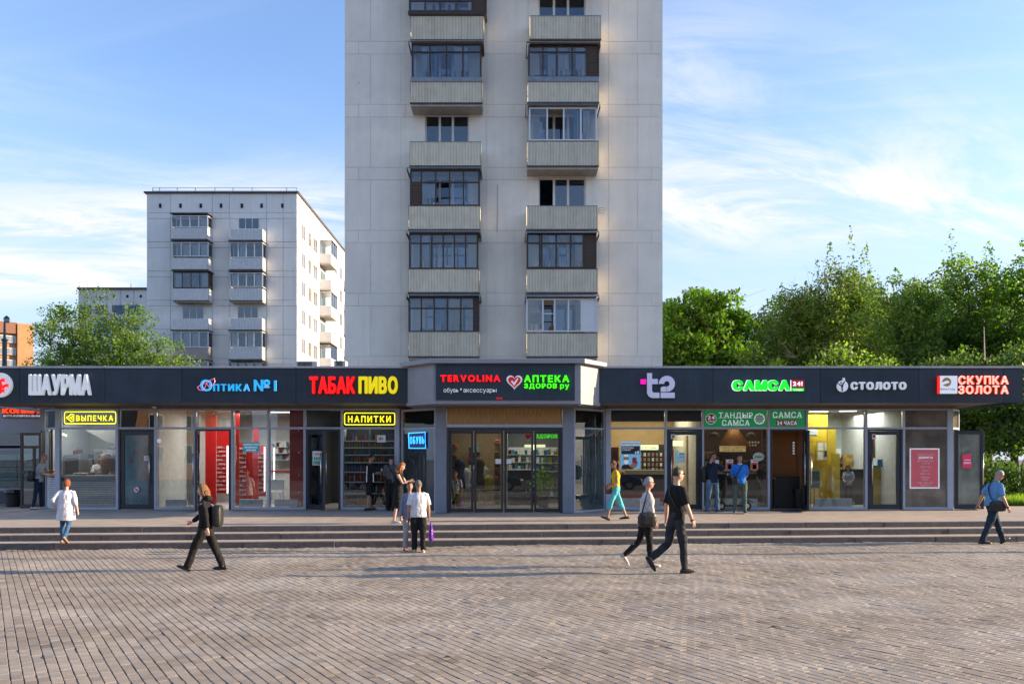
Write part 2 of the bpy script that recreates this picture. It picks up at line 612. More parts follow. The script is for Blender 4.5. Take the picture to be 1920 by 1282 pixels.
  mg = n.new('ShaderNodeMapRange'); mg.inputs['From Min'].default_value = 0.3; mg.inputs['From Max'].default_value = 0.7; mg.inputs['To Min'].default_value = 0.76; mg.inputs['To Max'].default_value = 1.18
  l.new(ng.outputs['Fac'], mg.inputs['Value'])
  sc2 = n.new('ShaderNodeVectorMath'); sc2.operation = 'SCALE'
  l.new(mx3.outputs['Result'], sc2.inputs[0]); l.new(mg.outputs[0], sc2.inputs['Scale'])
  l.new(sc2.outputs[0], b.inputs['Base Color'])
  b.inputs['Roughness'].default_value = 0.8
  b.inputs['Specular IOR Level'].default_value = 0.3
  bp = n.new('ShaderNodeBump'); bp.inputs['Strength'].default_value = 0.25; bp.inputs['Distance'].default_value = 0.004
  l.new(ng.outputs['Fac'], bp.inputs['Height']); l.new(bp.outputs[0], b.inputs['Normal'])
  return m
UA = math.atan(990 / F)
UX, UY = -math.sin(UA), math.cos(UA)    # along the pavers
VX, VY = math.cos(UA), math.sin(UA)     # across the rows
m_paver = paver_material()
m_sand = mat('joint_sand', (0.095, 0.08, 0.072), 0.95, scale=30, var=0.3, coord='World')
m_earth = mat('far_asphalt', (0.11, 0.10, 0.095), 0.95, scale=0.5, var=0.2, coord='World')
m_joint = m_sand
# one sheet out to the horizon, cut low under the plaza
g = MB()
g.add([(-1500, -1500, -0.12), (1500, -1500, -0.12), (1500, 1500, -0.12), (-1500, 1500, -0.12)], [(0, 1, 2, 3)])
g.build('ground', m_earth, kind='structure')
# bed of sand between the pavers, with the plaza's unevenness
nx, ny = 130, 96
vs, fs = [], []
for j in range(ny + 1):
  for i in range(nx + 1):
    x = -22 + 44 * i / nx
    y = 3 + (19.9 - 3) * j / ny
    y = min(y, yfoot(x) + 0.05) if j == ny else y
    vs.append((x, y, undul(x, y) - 0.011))
for j in range(ny):
  for i in range(nx):
    a = j * (nx + 1) + i
    fs.append((a, a + 1, a + nx + 2, a + nx + 1))
bed = MB(); bed.add(vs, fs)
bed_o = bed.build('paving_bed', m_joint, kind='structure')
far = MB()
for (x0, y0, x1, y1) in ((-60, -4, 60, 3), (-60, 3, -22, 17), (22, 3, 60, 19)):
  far.box(x0, y0, -0.1, x1, y1, -0.005)
far.build('plaza', m_paver, kind='structure')
rnd = random.Random(5)
pav = []
X0 = Vector((0, 10))
for r in range(-260, 400):
  for c in range(-200, 200):
    u = (c - (0.5 if r % 2 else 0.0)) * 0.2 + 0.1
    v = r * 0.1 + 0.05
    x, y = UX * u + VX * v, UY * u + VY * v
    if y < 6.3 or y > yfoot(x) - 0.02: continue
    if abs(x) > min(21.5, y * 0.66 + 4.2): continue
    pav.append((x, y))
def paver_geo(x, y, ox=0, oy=0, oz=0):
  z = undul(x, y)
  e = 0.03
  gx = (undul(x + e, y) - undul(x - e, y)) / (2 * e)
  gy = (undul(x, y + e) - undul(x, y - e)) / (2 * e)
  dz = rnd.gauss(0, 0.0013) - (0.005 if rnd.random() < 0.012 else 0)
  tu, tv = rnd.gauss(0, 0.005), rnd.gauss(0, 0.008)
  ra = rnd.gauss(0, 0.006)
  hu, hv = 0.0985 - abs(rnd.gauss(0, 0.0006)), 0.0462 - abs(rnd.gauss(0, 0.0010))
  ca, sa = math.cos(ra), math.sin(ra)
  out = []
  for (k, inset) in ((-0.03, 0.0), (-0.0035, 0.0), (0.0, 0.0035)):
    for su, sv in ((-1, -1), (1, -1), (1, 1), (-1, 1)):
      a, b = su * (hu - inset), sv * (hv - inset)
      a, b = a * ca - b * sa, a * sa + b * ca
      px, py = UX * a + VX * b, UY * a + VY * b
      out.append((x + px - ox, y + py - oy, z + gx * px + gy * py + dz + k + tu * a + tv * b - oz))
  fs = [(8, 9, 10, 11)]
  for L in (0, 4):
    for i in range(4):
      fs.append((L + i, L + (i + 1) % 4, L + 4 + (i + 1) % 4, L + 4 + i))
  # winding: UX,UY / VX,VY basis is left-handed, so flip
  fs = [f[::-1] for f in fs]
  return out, fs
pav.sort(key=lambda p: p[1] + 0.02 * abs(p[0]))
inview = [p for p in pav if p[1] > 7.35 and abs(p[0]) < p[1] * 0.615]
first = set(inview[:300])
stuff = MB()
for p in pav:
  if p in first:
    vs, fs = paver_geo(p[0], p[1], p[0], p[1], 0)
    b = MB(); b.add(vs, fs)
    o = b.build('paver', m_paver, bed_o)
    o.location = (p[0], p[1], 0)
  else:
    vs, fs = paver_geo(*p)
    stuff.add(vs, fs)
stuff.build('pavers', m_paver, bed_o, kind='stuff')
# ------------------------------------------------------------------ steps
m_stone = mat('grey_granite_riser', (0.085, 0.08, 0.08), 0.75, scale=14, var=0.25, bump=0.25, bscale=80, dirt=0.35, dirtcol=(0.25, 0.23, 0.22), coord='World')
m_tread = mat('worn_step_paving', (0.37, 0.31, 0.265), 0.85, scale=3, var=0.16, bump=0.2, bscale=60, dirt=0.3, dirtcol=(0.17, 0.14, 0.12), coord='World')
SX0, SX1 = -26.0, 26.0
steps = thing('steps', None, None, (0, 0, 0)); steps['kind'] = 'structure'
for k in range(3):
  z0, z1 = k * RISE, (k + 1) * RISE
  # tread body
  b = MB()
  off0 = k * TREAD + 0.16
  off1 = (k + 1) * TREAD if k < 2 else 2 * TREAD + 0.3
  b.prism([(SX0, yfoot(SX0) + off0), (SX1, yfoot(SX1) + off0), (SX1, yfoot(SX1) + off1 + 0.02), (SX0, yfoot(SX0) + off1 + 0.02)], z0 - 0.12, z1 - 0.004)
  b.build('tread', m_tread, steps)
  x = SX0 + k * 0.7
  while x < SX1 - 1:
    L = 2.0 + rnd.uniform(-0.02, 0.02)
    x1 = min(x + L, SX1)
    o0 = k * TREAD + rnd.uniform(-0.004, 0.004)
    dz = rnd.uniform(-0.004, 0.003)
    kb = MB()
    kb.prism([(x + 0.004, yfoot(x) + o0), (x1 - 0.004, yfoot(x1) + o0), (x1 - 0.004, yfoot(x1) + o0 + 0.155), (x + 0.004, yfoot(x) + o0 + 0.155)], z0 - 0.12, z1 + dz)
    kb.build('kerb_stone', [m_stone], steps, bevel=0.008)
    x = x1
# platform in front of the shops, rising gently to the doors
m_plat = mat('platform_paving', (0.35, 0.295, 0.25), 0.85, scale=2.2, var=0.15, bump=0.2, bscale=50, dirt=0.35, dirtcol=(0.17, 0.145, 0.125), coord='World')
pl = MB()
N = 26
top = []
for i in range(N + 1):
  x = SX0 + (SX1 - SX0) * i / N
  y0 = yfoot(x) + 2 * TREAD + 0.15
  top.append((x, y0))
vs, fs = [], []
for (x, y0) in top:
  vs += [(x, y0, 3 * RISE - 0.003), (x, YF + 0.35, ZF), (x, 34.0, ZF)]
for i in range(N):
  a = i * 3
  fs += [(a, a + 3, a + 4, a + 1), (a + 1, a + 4, a + 5, a + 2)]
pl.add(vs, fs)
pl.build('platform', m_plat, kind='structure')
# slabs of the platform: joints are real gaps between thin slabs over the bed, two rows nearest the shops
# ------------------------------------------------------------------ shop pavilion
YC = 22.9                              # front of the canopy
YPF = 22.1                             # front of the portico canopy
YPG = 23.1                             # portico glass plane
ZT, ZB = PZ(688, YC), PZ(755, YC)
m_fascia = mat('dark_blue_grey_cladding', (0.022, 0.038, 0.056), 0.55, scale=2, var=0.2, bump=0.5, bscale=45, spec=0.35, dirt=0.2, dirtcol=(0.06, 0.065, 0.07), orand=0.14, streak=0.2)
m_coping = mat('pale_coping', (0.42, 0.42, 0.44), 0.5, scale=4, var=0.12, orand=0.1, dirt=0.3, dirtcol=(0.2, 0.19, 0.18))
m_alu = mat('grey_aluminium', (0.36, 0.41, 0.50), 0.42, scale=5, var=0.08, spec=0.5)
m_portico = mat('light_grey_panel', (0.25, 0.27, 0.31), 0.5, scale=3, var=0.07, dirt=0.2, dirtcol=(0.3, 0.29, 0.28))
m_soffit = mat('brown_grey_soffit', (0.16, 0.14, 0.13), 0.7, scale=5, var=0.15)
m_door = mat('dark_door_frame', (0.018, 0.026, 0.036), 0.4, scale=5, var=0.1)
m_brown = mat('brown_door_frame', (0.055, 0.042, 0.036), 0.45, scale=5, var=0.1)
m_steel = mat('brushed_steel', (0.62, 0.60, 0.58), 0.28, metal=1.0, var=0.05)
m_glass = glass_mat('shop_glass', tint=(0.86, 0.9, 0.9), refl=0.025, frost=0.008, frostcol=(0.42, 0.45, 0.46), graze=1.0, wavy=0.25)
m_glassd = glass_mat('door_glass', tint=(0.84, 0.88, 0.89), refl=0.02, frost=0.008, frostcol=(0.40, 0.43, 0.44), wavy=0.2)
m_frost = glass_mat('frosted_film_glass', tint=(0.3, 0.4, 0.42), refl=0.03, rough=0.05, frost=0.8, frostcol=(0.12, 0.26, 0.29), wavy=0.2)
m_frostg = glass_mat('matt_film_glass', tint=(0.4, 0.45, 0.42), refl=0.05, rough=0.03, frost=0.75, frostcol=(0.36, 0.39, 0.33))
m_frostb = glass_mat('beige_backed_glass', tint=(0.35, 0.32, 0.28), refl=0.07, rough=0.05, frost=0.72, frostcol=(0.25, 0.215, 0.175))
m_roofing = mat('roof_felt', (0.10, 0.10, 0.10), 0.9)
m_floor = mat('pale_shop_floor', (0.36, 0.34, 0.31), 0.35, scale=2, var=0.08)
m_ceil = mat('white_ceiling', (0.62, 0.61, 0.58), 0.8)
m_partition = mat('shop_partition', (0.5, 0.49, 0.46), 0.8)
pav_t = thing('shop_pavilion', 'long single-storey row of shops with dark blue-grey sign band and glass fronts', 'building', (0, YF, ZF))
PO = Vector((0, YF, ZF))
def pbuild(mb, name, mats, parent=None, **k):
  o = mb.build(name, mats, parent or pav_t, **k)
  if parent is None: o.location = -PO
  return o
# fascia panels
joints = [-150, 37, 197, 341, 555, 773]
jr = [1118, 1337, 1538, 1723, 1882, 1918]
for arr in (joints, jr):
  for a, b_ in zip(arr[:-1], arr[1:]):
    x0, x1 = PX(a, YC) + 0.006, PX(b_, YC) - 0.006
    b = MB(); b.box(x0, YC, ZB, x1, YC + 0.05, ZT - 0.03)
    pbuild(b, 'fascia_panel', m_fascia)
    b = MB(); b.box(x0, YC - 0.03, ZT - 0.028, x1, YC + 0.5, ZT + 0.025)
    pbuild(b, 'coping', m_coping)
# carcass behind the panels, roof and soffit
xl, xr = PX(-150, YC), PX(1918, YC)
b = MB()
b.box(xl, YC + 0.055, ZB + 0.02, PX(760, YC), YC + 0.3, ZT - 0.035)
b.box(PX(1130, YC), YC + 0.055, ZB + 0.02, xr - 0.02, YC + 0.3, ZT - 0.035)
pbuild(b, 'fascia_carcass', m_fascia)
b = MB(); b.box(xl, YC + 0.31, ZT - 0.25, xr - 0.02, 33.2, ZT - 0.08)
pbuild(b, 'roof', m_roofing)
# end panel facing the sun
b = MB(); b.box(xr - 0.018, YC + 0.052, ZB, xr + 0.03, 33.0, ZT - 0.03)
pbuild(b, 'end_panel', m_fascia)
b = MB()
sj = [-60, 100, 352, 553, 790, 1128, 1330, 1528, 1715, 1876]
for a, b_ in zip(sj[:-1], sj[1:]):
  if a == 790: continue
  b.box(PX(a, YC) + 0.01, YC + 0.07, ZB + 0.0, PX(b_, YC) - 0.01, YF + 0.6, ZB + 0.018)
pbuild(b, 'soffit', m_soffit)
# beam above the glazing
b = MB()
zb1 = PZ(766, YF)
b.box(PX(104, YF), YF - 0.02, zb1, PX(745, YF), YF + 0.12, ZB - 0.003)
b.box(PX(1140, YF), YF - 0.02, zb1, PX(1785, YF), YF + 0.12, ZB - 0.003)
pbuild(b, 'head_beam', m_soffit)
# walls and interior shell
XPL, XPR = PX(108, YF), PX(1781, YF)
b = MB()
b.box(XPL - 1.0, 31.0, 0.3, XPR + 0.8, 31.25, ZT - 0.26)
pbuild(b, 'rear_wall', m_partition)
b = MB()
b.box(XPL - 1.2, 25.4, 0.3, XPL - 1.05, 31.0, ZT - 0.26)
b.box(XPR + 0.5, 25.0, 0.3, XPR + 0.65, 31.0, ZT - 0.26)
pbuild(b, 'side_wall', m_portico)
b = MB(); b.box(XPL - 1.0, YF - 0.02, ZF - 0.15, XPR + 0.8, 31.0, ZF + 0.012)
pbuild(b, 'shop_floor', m_floor)
b = MB(); b.box(XPL - 1.0, YF + 0.13, ZB + 0.03, XPR + 0.8, 31.0, ZB + 0.08)
pbuild(b, 'ceiling', m_ceil)
TR = PZ(802.5, YF)                     # transom height
TOPG = zb1
def post(px0, px1, y0=None, z1=None):
  b = MB(); b.box(PX(px0, YF), YF - 0.05, ZF, PX(px1, YF), YF + 0.09, z1 or TOPG)
  pbuild(b, 'mullion', m_alu, bevel=0.004)
# pillars at bay ends and mullions between
for a, b_ in ((104.5, 113), (218, 223), (290, 294.5), (364, 368.5), (434, 438.5), (502, 506), (569.5, 574), (639, 643.5), (740, 749),
        (1135.5, 1145), (1246, 1250), (1316, 1319.5), (1438.5, 1443), (1510, 1514), (1621, 1625.5), (1691.5, 1696), (1775, 1786)):
  post(a, b_)
BAYS = [(113, 218), (223, 290), (294.5, 364), (368.5, 434), (438.5, 502), (506, 569.5), (574, 639), (643.5, 740),
    (1145, 1246), (1250, 1316), (1319.5, 1438.5), (1443, 1510), (1514, 1621), (1625.5, 1691.5), (1696, 1775)]
DOORBAYS = {(223, 290), (368.5, 434), (574, 639), (1250, 1316), (1443, 1510), (1625.5, 1691.5)}
for (a, b_) in BAYS:
  x0, x1 = PX(a, YF), PX(b_, YF)
  b = MB()
  b.box(x0 + 0.002, YF - 0.045, TR - 0.03, x1 - 0.002, YF + 0.07, TR + 0.03)
  b.box(x0 + 0.002, YF - 0.03, TOPG - 0.05, x1 - 0.002, YF + 0.06, TOPG - 0.003)
  if (a, b_) not in DOORBAYS:
    b.box(x0 + 0.002, YF - 0.045, ZF + 0.003, x1 - 0.002, YF + 0.07, ZF + 0.075)
  pbuild(b, 'transom_rail', m_alu)
  gm = m_frostb if a == 1696 else m_glass
  b = MB(); b.box(x0 + 0.003, YF + 0.0, TR + 0.032, x1 - 0.003, YF + 0.008, TOPG - 0.052)
  pbuild(b, 'upper_pane', gm)
  if (a, b_) not in DOORBAYS:
    b = MB(); b.box(x0 + 0.003, YF + 0.0, ZF + 0.077, x1 - 0.003, YF + 0.008, TR - 0.032)
    gm2 = {294.5: m_glass}.get(a, gm)
    pbuild(b, 'lower_pane', gm2)
def make_door(px0, px1, glassm, hinge='r', open_deg=0.0, fm=None, handle='l', frame=True, y=YF, z0=None, z1=None, fw=0.105, kind='door'):
  """door leaf in a bay: frame, glass, pull handles; turns on its hinge side"""
  fm = fm or m_door
  z0 = ZF + 0.02 if z0 is None else z0
  z1 = TR - 0.035 if z1 is None else z1
  X0, X1 = PX(px0, y) + 0.012, PX(px1, y) - 0.012
  if frame:
    b = MB()
    b.box(X0 - 0.008, y - 0.05, z0 - 0.01, X0 + 0.05, y + 0.08, z1)
    b.box(X1 - 0.05, y - 0.05, z0 - 0.01, X1 + 0.008, y + 0.08, z1)
    b.box(X0 + 0.05, y - 0.05, z1 - 0.05, X1 - 0.05, y + 0.08, z1)
    pbuild(b, 'door_frame', fm)
    X0 += 0.056; X1 -= 0.056; z1 -= 0.056
  hx = X1 if hinge == 'r' else X0
  W = X1 - X0
  leaf = MB()
  s = -1 if hinge == 'r' else 1
  xa, xb = (0, s * W)
  def bx(xa, xb, za, zb, ya=-0.03, yb=0.03): leaf.box(min(xa, xb), ya, za, max(xa, xb), yb, zb)
  bx(0, s * fw, z0, z1); bx(s * (W - fw), s * W, z0, z1)
  bx(s * fw, s * (W - fw), z0, z0 + 0.14); bx(s * fw, s * (W - fw), z1 - fw, z1)
  o = leaf.build(kind, fm, pav_t, bevel=0.003)
  o.location = Vector((hx, y, 0)) - PO
  o.rotation_euler = (0, 0, R(open_deg))
  gb = MB(); gb.box(min(s * fw, s * (W - fw)) + 0.002, -0.006, z0 + 0.142, max(s * fw, s * (W - fw)) - 0.002, 0.004, z1 - fw - 0.002)
  gb.build('glass', glassm, o)
  hxp = s * (W - 0.055) if handle != 'none' else None
  if hxp is not None:
    for side in (-1, 1):
      h = MB()
      yy = side * 0.085
      h.tube([(hxp, yy, z0 + 0.72), (hxp, yy, z0 + 1.62)], 0.017, 10)
      h.tube([(hxp, side * 0.03, z0 + 0.82), (hxp, yy, z0 + 0.82)], 0.009, 6)
      h.tube([(hxp, side * 0.03, z0 + 1.52), (hxp, yy, z0 + 1.52)], 0.009, 6)
      h.build('handle', m_steel, o, smooth=True)
  hg = MB()
  for zz in (z0 + 0.25, z0 + 1.1, z1 - 0.25):
    hg.tube([(s * 0.0, -0.045, zz - 0.05), (s * 0.0, -0.045, zz + 0.05)], 0.016, 8)
  hg.build('hinge', m_door, o, smooth=True)
  return o
make_door(223, 290, m_frost, 'l', 0)
make_door(368.5, 434, m_glassd, 'l', -74)          # optics door swung out
make_door(574, 639, m_glassd, 'l', -46)            # tobacco door swung out
make_door(1250, 1316, m_glassd, 'r', 0)
make_door(1443, 1510, m_glassd, 'r', 80)
make_door(1625.5, 1691.5, m_glassd, 'r', 0)
# chamfered corners at both ends
zt = TOPG
pL0, pL1 = (PX(104.5, YF), YF), (PX(104.5, YF) - 0.66, YF + 0.62)
pR0, pR1 = (PX(1786, YF), YF), (PX(1786, YF) + 0.50, YF + 0.55)
for (p0, p1, side) in ((pL0, pL1, 'L'), (pR0, pR1, 'R')):
  d = Vector((p1[0] - p0[0], p1[1] - p0[1])).normalized()
  n = Vector((-d.y, d.x)) * (1 if side == 'R' else -1)   # inward
  def seg(a, b_, z0, z1, t, mm, name, off=0.0):
    q0 = Vector(p0) + d * a + n * off
    q1 = Vector(p0) + d * b_ + n * off
    bb = MB()
    bb.prism([tuple(q0), tuple(q1), tuple(q1 + n * t), tuple(q0 + n * t)], z0, z1)
    return pbuild(bb, name, mm)
  L = (Vector(p1) - Vector(p0)).length
  seg(0.01, 0.06, ZF, zt, 0.08, m_alu, 'mullion')
  seg(L - 0.06, L, ZF, zt, 0.08, m_alu, 'mullion')
  seg(0.06, L - 0.06, TR - 0.03, TR + 0.03, 0.08, m_alu, 'transom_rail')
  seg(0.06, L - 0.06, zt - 0.05, zt, 0.08, m_alu, 'transom_rail')
  seg(0.062, L - 0.062, TR + 0.032, zt - 0.052, 0.008, m_frostb if side == 'R' else m_glass, 'upper_pane', 0.03)
  b = MB()
  bx = (p0[0] - 0.0, p1[0])
  b.box(min(bx) - 0.1, YF - 0.0, ZB - 0.02, max(bx) + 0.1, YF + 0.8, ZB - 0.004)
  pbuild(b, 'soffit', m_soffit)
  if side == 'L':
    # kiosk hatch: brick counter below, open above
    seg(0.10, L - 0.02, ZF, ZF + 0.95, 0.10, mat('dark_brick_mortar', (0.14, 0.135, 0.13)), 'counter_core', 0.06)
    m_wbrick = mat('white_glazed_brick', (0.86, 0.88, 0.90), 0.35, scale=9, var=0.12)
    rows = 14
    me = None
    for r_ in range(rows):
      z = ZF + 0.02 + r_ * 0.066
      xs = [0.10, 0.28, 0.48, 0.70, L - 0.02] if r_ % 2 == 0 else [0.10, 0.19, 0.38, 0.58, 0.79, L - 0.02]
      for a, b_ in zip(xs[:-1], xs[1:]):
        seg(a + 0.007, b_ - 0.007, z, z + 0.054, 0.03, m_wbrick, 'brick', 0.034)
    seg(0.06, L, ZF + 0.95, ZF + 0.985, 0.34, m_coping, 'counter_top', 0.0)
    seg(0.46, 0.52, ZF + 0.99, TR - 0.03, 0.05, m_brown, 'hatch_frame', 0.02)
  else:
    seg(0.062, L - 0.062, ZF + 0.02, TR - 0.03, 0.008, m_glass, 'lower_pane', 0.03)
    seg(0.06, L - 0.06, ZF, ZF + 0.06, 0.08, m_alu, 'transom_rail')
# sideways door leaf standing open at the right end, in line with the shop front
XD = PX(1789, YF)
make_door(1788, 1843, m_frostg, 'l', -4, frame=False, z1=PZ(807, YF), kind='open_door')
# brown door of the kiosk standing open at the left end
LD = MB()
yk = YF + 0.75
x0, x1 = PX(39, yk), PX(78, yk)
z0, z1 = ZF - 0.02, PZ(811, yk)
zm, zm2 = PZ(885, yk), PZ(838, yk)
LD.box(x0, yk - 0.03, z0, x0 + 0.07, yk + 0.03, z1); LD.box(x1 - 0.07, yk - 0.03, z0, x1, yk + 0.03, z1)
LD.box(x0 + 0.07, yk - 0.03, z0, x1 - 0.07, yk + 0.03, z0 + 0.13)
LD.box(x0 + 0.07, yk - 0.03, z1 - 0.08, x1 - 0.07, yk + 0.03, z1)
LD.box(x0 + 0.07, yk - 0.03, zm - 0.05, x1 - 0.07, yk + 0.03, zm + 0.05)
LD.box(x0 + 0.07, yk - 0.03, zm2 - 0.04, x1 - 0.07, yk + 0.03, zm2 + 0.04)
LD.box((x0 + x1) / 2 + 0.06, yk - 0.03, zm + 0.05, (x0 + x1) / 2 + 0.13, yk + 0.03, zm2 - 0.04)
bd = pbuild(LD, 'brown_door', m_brown)
LG = MB(); LG.box(x0 + 0.07, yk - 0.004, z0 + 0.13, x1 - 0.07, yk + 0.004, z1 - 0.08)
LG.build('glass', m_glass, bd)
fr = MB()
fr.box(PX(80, yk + 0.4), yk + 0.5, ZF, PX(80, yk + 0.4) + 0.12, yk + 0.6, TR - 0.03)
fr.box(PX(80, yk + 0.4), yk + 0.3, ZF, PX(80, yk + 0.4) + 0.05, yk + 0.5, TR - 0.03)
pbuild(fr, 'door_frame', m_door)
# ------------------------------------------------------------------ portico in the middle
xa, xb = PX(812, YPF), PX(1089, YPF)     # front corners
xA, xB = PX(768, YC), PX(1119, YC)       # where it meets the canopy
zpt, zpb, zcap = PZ(682, YPF), PZ(757, YPF), PZ(673.5, YPF)
b = MB()
b.prism([(xa, YPF), (xb, YPF), (xB + 0.1, YC + 0.05), (xB + 0.1, YC + 0.5), (xA - 0.1, YC + 0.5), (xA - 0.1, YC + 0.05)], zpb, zpt)
pbuild(b, 'portico_fascia', m_portico)
b = MB()
b.box(PX(817.5, YPF), YPF - 0.05, PZ(750, YPF), PX(1078, YPF), YPF - 0.003, PZ(683.5, YPF))
pbuild(b, 'sign_panel', m_fascia, bevel=0.003)
b = MB()
o_ = 0.16
b.prism([(xa - o_ * 0.6, YPF - o_), (xb + o_ * 0.6, YPF - o_), (xB + o_ + 0.12, YC + 0.0), (xB + 0.22, YC + 0.6), (xA - 0.22, YC + 0.6), (xA - o_ - 0.12, YC + 0.0)], zpt + 0.004, zcap)
pbuild(b, 'portico_cap', m_portico, bevel=0.006)
b = MB()
b.prism([(xa + 0.05, YPF + 0.05), (xb - 0.05, YPF + 0.05), (xB, YC + 0.1), (xB, YF + 0.1), (xA, YF + 0.1), (xA, YC + 0.1)], zpb - 0.03, zpb - 0.003)
pbuild(b, 'soffit', m_soffit)
zpg = zpb - 0.033
gl, gr = PX(816, YPG), PX(1077, YPG)
# four grey columns either side of the doors
for (q0, q1, d0) in ((816, 837, 0), (1055, 1077, 0)):
  b = MB(); b.box(PX(q0, YPG), YPG, zplat(0, YPG), PX(q1, YPG), YPG + 0.28, zpg)
  pbuild(b, 'column', mat('slate_column', (0.17, 0.20, 0.25), 0.45), bevel=0.008)
# head, timber band, rails
b = MB(); b.box(PX(837, YPG), YPG + 0.02, PZ(764, YPG), PX(1055, YPG), YPG + 0.14, zpg)
pbuild(b, 'head_beam', m_door)
b = MB(); b.box(PX(837, YPG), YPG + 0.02, PZ(800.5, YPG), PX(1055, YPG), YPG + 0.16, PZ(795, YPG))
pbuild(b, 'transom_rail', m_alu)
m_wood = mat('amber_timber_board', (0.33, 0.19, 0.06), 0.45, scale=6, var=0.35, stretch=(8, 8, 0.7))
xw0, xw1 = PX(838.5, YPG), PX(1053, YPG)
nb = 26
for i in range(nb):
  a = xw0 + (xw1 - xw0) * i / nb
  c = xw0 + (xw1 - xw0) * (i + 1) / nb
  b = MB(); b.box(a + 0.003, YPG + 0.04 + rnd.uniform(0, 0.006), PZ(794.5, YPG), c - 0.003, YPG + 0.07, PZ(764.5, YPG))
  pbuild(b, 'board', m_wood)
zp0 = zplat(0, YPG)
edges = [841, 888, 944.5, 1001, 1052]
b = MB()
z1 = PZ(801, YPG)
b.box(PX(838, YPG), YPG + 0.03, zp0, PX(842, YPG), YPG + 0.13, z1)
b.box(PX(1051, YPG), YPG + 0.03, zp0, PX(1055, YPG), YPG + 0.13, z1)
b.box(PX(842, YPG), YPG + 0.03, z1 - 0.09, PX(1051, YPG), YPG + 0.13, z1 - 0.003)
pbuild(b, 'door_frame', m_door)
for k in range(4):
  a, c = PX(edges[k], YPG) + 0.015, PX(edges[k + 1], YPG) - 0.015
  yy = YPG + (0.06 if k in (1, 2) else 0.10)
  leaf = MB()
  fw = 0.06
  leaf.box(a, yy, zp0 + 0.02, a + fw, yy + 0.04, z1 - 0.095); leaf.box(c - fw, yy, zp0 + 0.02, c, yy + 0.04, z1 - 0.095)
  leaf.box(a + fw, yy, zp0 + 0.02, c - fw, yy + 0.04, zp0 + 0.12); leaf.box(a + fw, yy, z1 - 0.17, c - fw, yy + 0.04, z1 - 0.095)
  lo = pbuild(leaf, 'sliding_door', m_door)
  gb = MB(); gb.box(a + fw + 0.002, yy + 0.015, zp0 + 0.122, c - fw - 0.002, yy + 0.023, z1 - 0.172)
  gb.build('glass', m_glassd, lo)
# slanted glass sides
gA, gB = (PX(748.5, YF) + 0.06, YF), (PX(816, YPG), YPG + 0.14)
gC, gD = (PX(1077, YPG), YPG + 0.14), (PX(1135.5, YF) - 0.0, YF)
ZTS = zpg
for (p0, p1) in ((gA, gB), (gC, gD)):
  d = Vector((p1[0] - p0[0], p1[1] - p0[1])); L = d.length; d.normalize()
  n = Vector((-d.y, d.x))
  def seg(a, b_, z0, z1, t, mm, name, off=0.0):
    q0 = Vector(p0) + d * a + n * off
    q1 = Vector(p0) + d * b_ + n * off
    bb = MB()
    bb.prism([tuple(q0), tuple(q1), tuple(q1 + n * t), tuple(q0 + n * t)], z0, z1)
    return pbuild(bb, name, mm)
  zz = zplat(0, YPG) - 0.02
  seg(0, 0.06, zz, ZTS, 0.07, m_alu, 'mullion'); seg(L - 0.06, L, zz, ZTS, 0.07, m_alu, 'mullion')
  seg(0.062, L - 0.062, zz, zz + 0.07, 0.07, m_alu, 'transom_rail')
  seg(0.062, L - 0.062, TR - 0.05, TR, 0.07, m_alu, 'transom_rail')
  seg(0.062, L - 0.062, ZTS - 0.06, ZTS, 0.07, m_alu, 'transom_rail')
  seg(0.063, L - 0.063, TR + 0.002, ZTS - 0.062, 0.008, m_glass, 'upper_pane', 0.03)
  seg(0.063, L - 0.063, zz + 0.072, TR - 0.052, 0.008, glass_mat('clear_side_glass', tint=(0.6, 0.65, 0.65), refl=0.06, frost=0.45, frostcol=(0.17, 0.20, 0.20)) if p0 is gA else glass_mat('dull_side_glass', tint=(0.5, 0.56, 0.56), refl=0.07, frost=0.66, frostcol=(0.10, 0.14, 0.145)), 'lower_pane', 0.03)  # left pane: grey put into the glass to lighten the dark bay behind
# roof air-conditioning boxes
m_ac = mat('white_ac_casing', (0.55, 0.55, 0.54), 0.5, dirt=0.2)
m_black = mat('matt_black', (0.012, 0.012, 0.013), 0.6)
def ac_unit(px0, px1, y0, y1, Y, label, zbase=None):
  z0, z1 = PZ(y1, Y), PZ(y0, Y)
  x0, x1 = PX(px0, Y), PX(px1, Y)
  t = thing('air_conditioner', label, 'air conditioner', ((x0 + x1) / 2, Y, z0), group='air conditioners on the shop roof')
  W, H = (x1 - x0) / 2, z1 - z0
  b = MB(); b.box(-W, -0.16, 0, W, 0.2, H); b.build('casing', m_ac, t, bevel=0.01)
  for i in range(1, 7):
    b = MB(); b.box(-W + 0.06, -0.175, H * i / 7 - 0.008, W * 0.5, -0.162, H * i / 7 + 0.008); b.build('grille_bar', m_black, t)
  b = MB(); b.lathe([(H * 0.1, 0), (H * 0.1, 0.02)], (0, 0, 0), 12)
  o = b.build('fan_hub', m_black, t); o.rotation_euler = (R(90), 0, 0); o.location = (-W * 0.2, -0.165, H / 2)
  for sx in (-1, 1):
    b = MB(); b.box(sx * W * 0.7 - 0.02, -0.1, -0.5, sx * W * 0.7 + 0.02, 0.1, -0.002); b.build('foot', m_ac, t)
ac_unit(557, 597, 678, 690, 28.5, 'wide low grey air conditioner on the shop roof behind the tobacco sign')
ac_unit(628, 650, 677, 690, 28.0, 'smaller white air conditioner with grille bars at the foot of the tall tower')
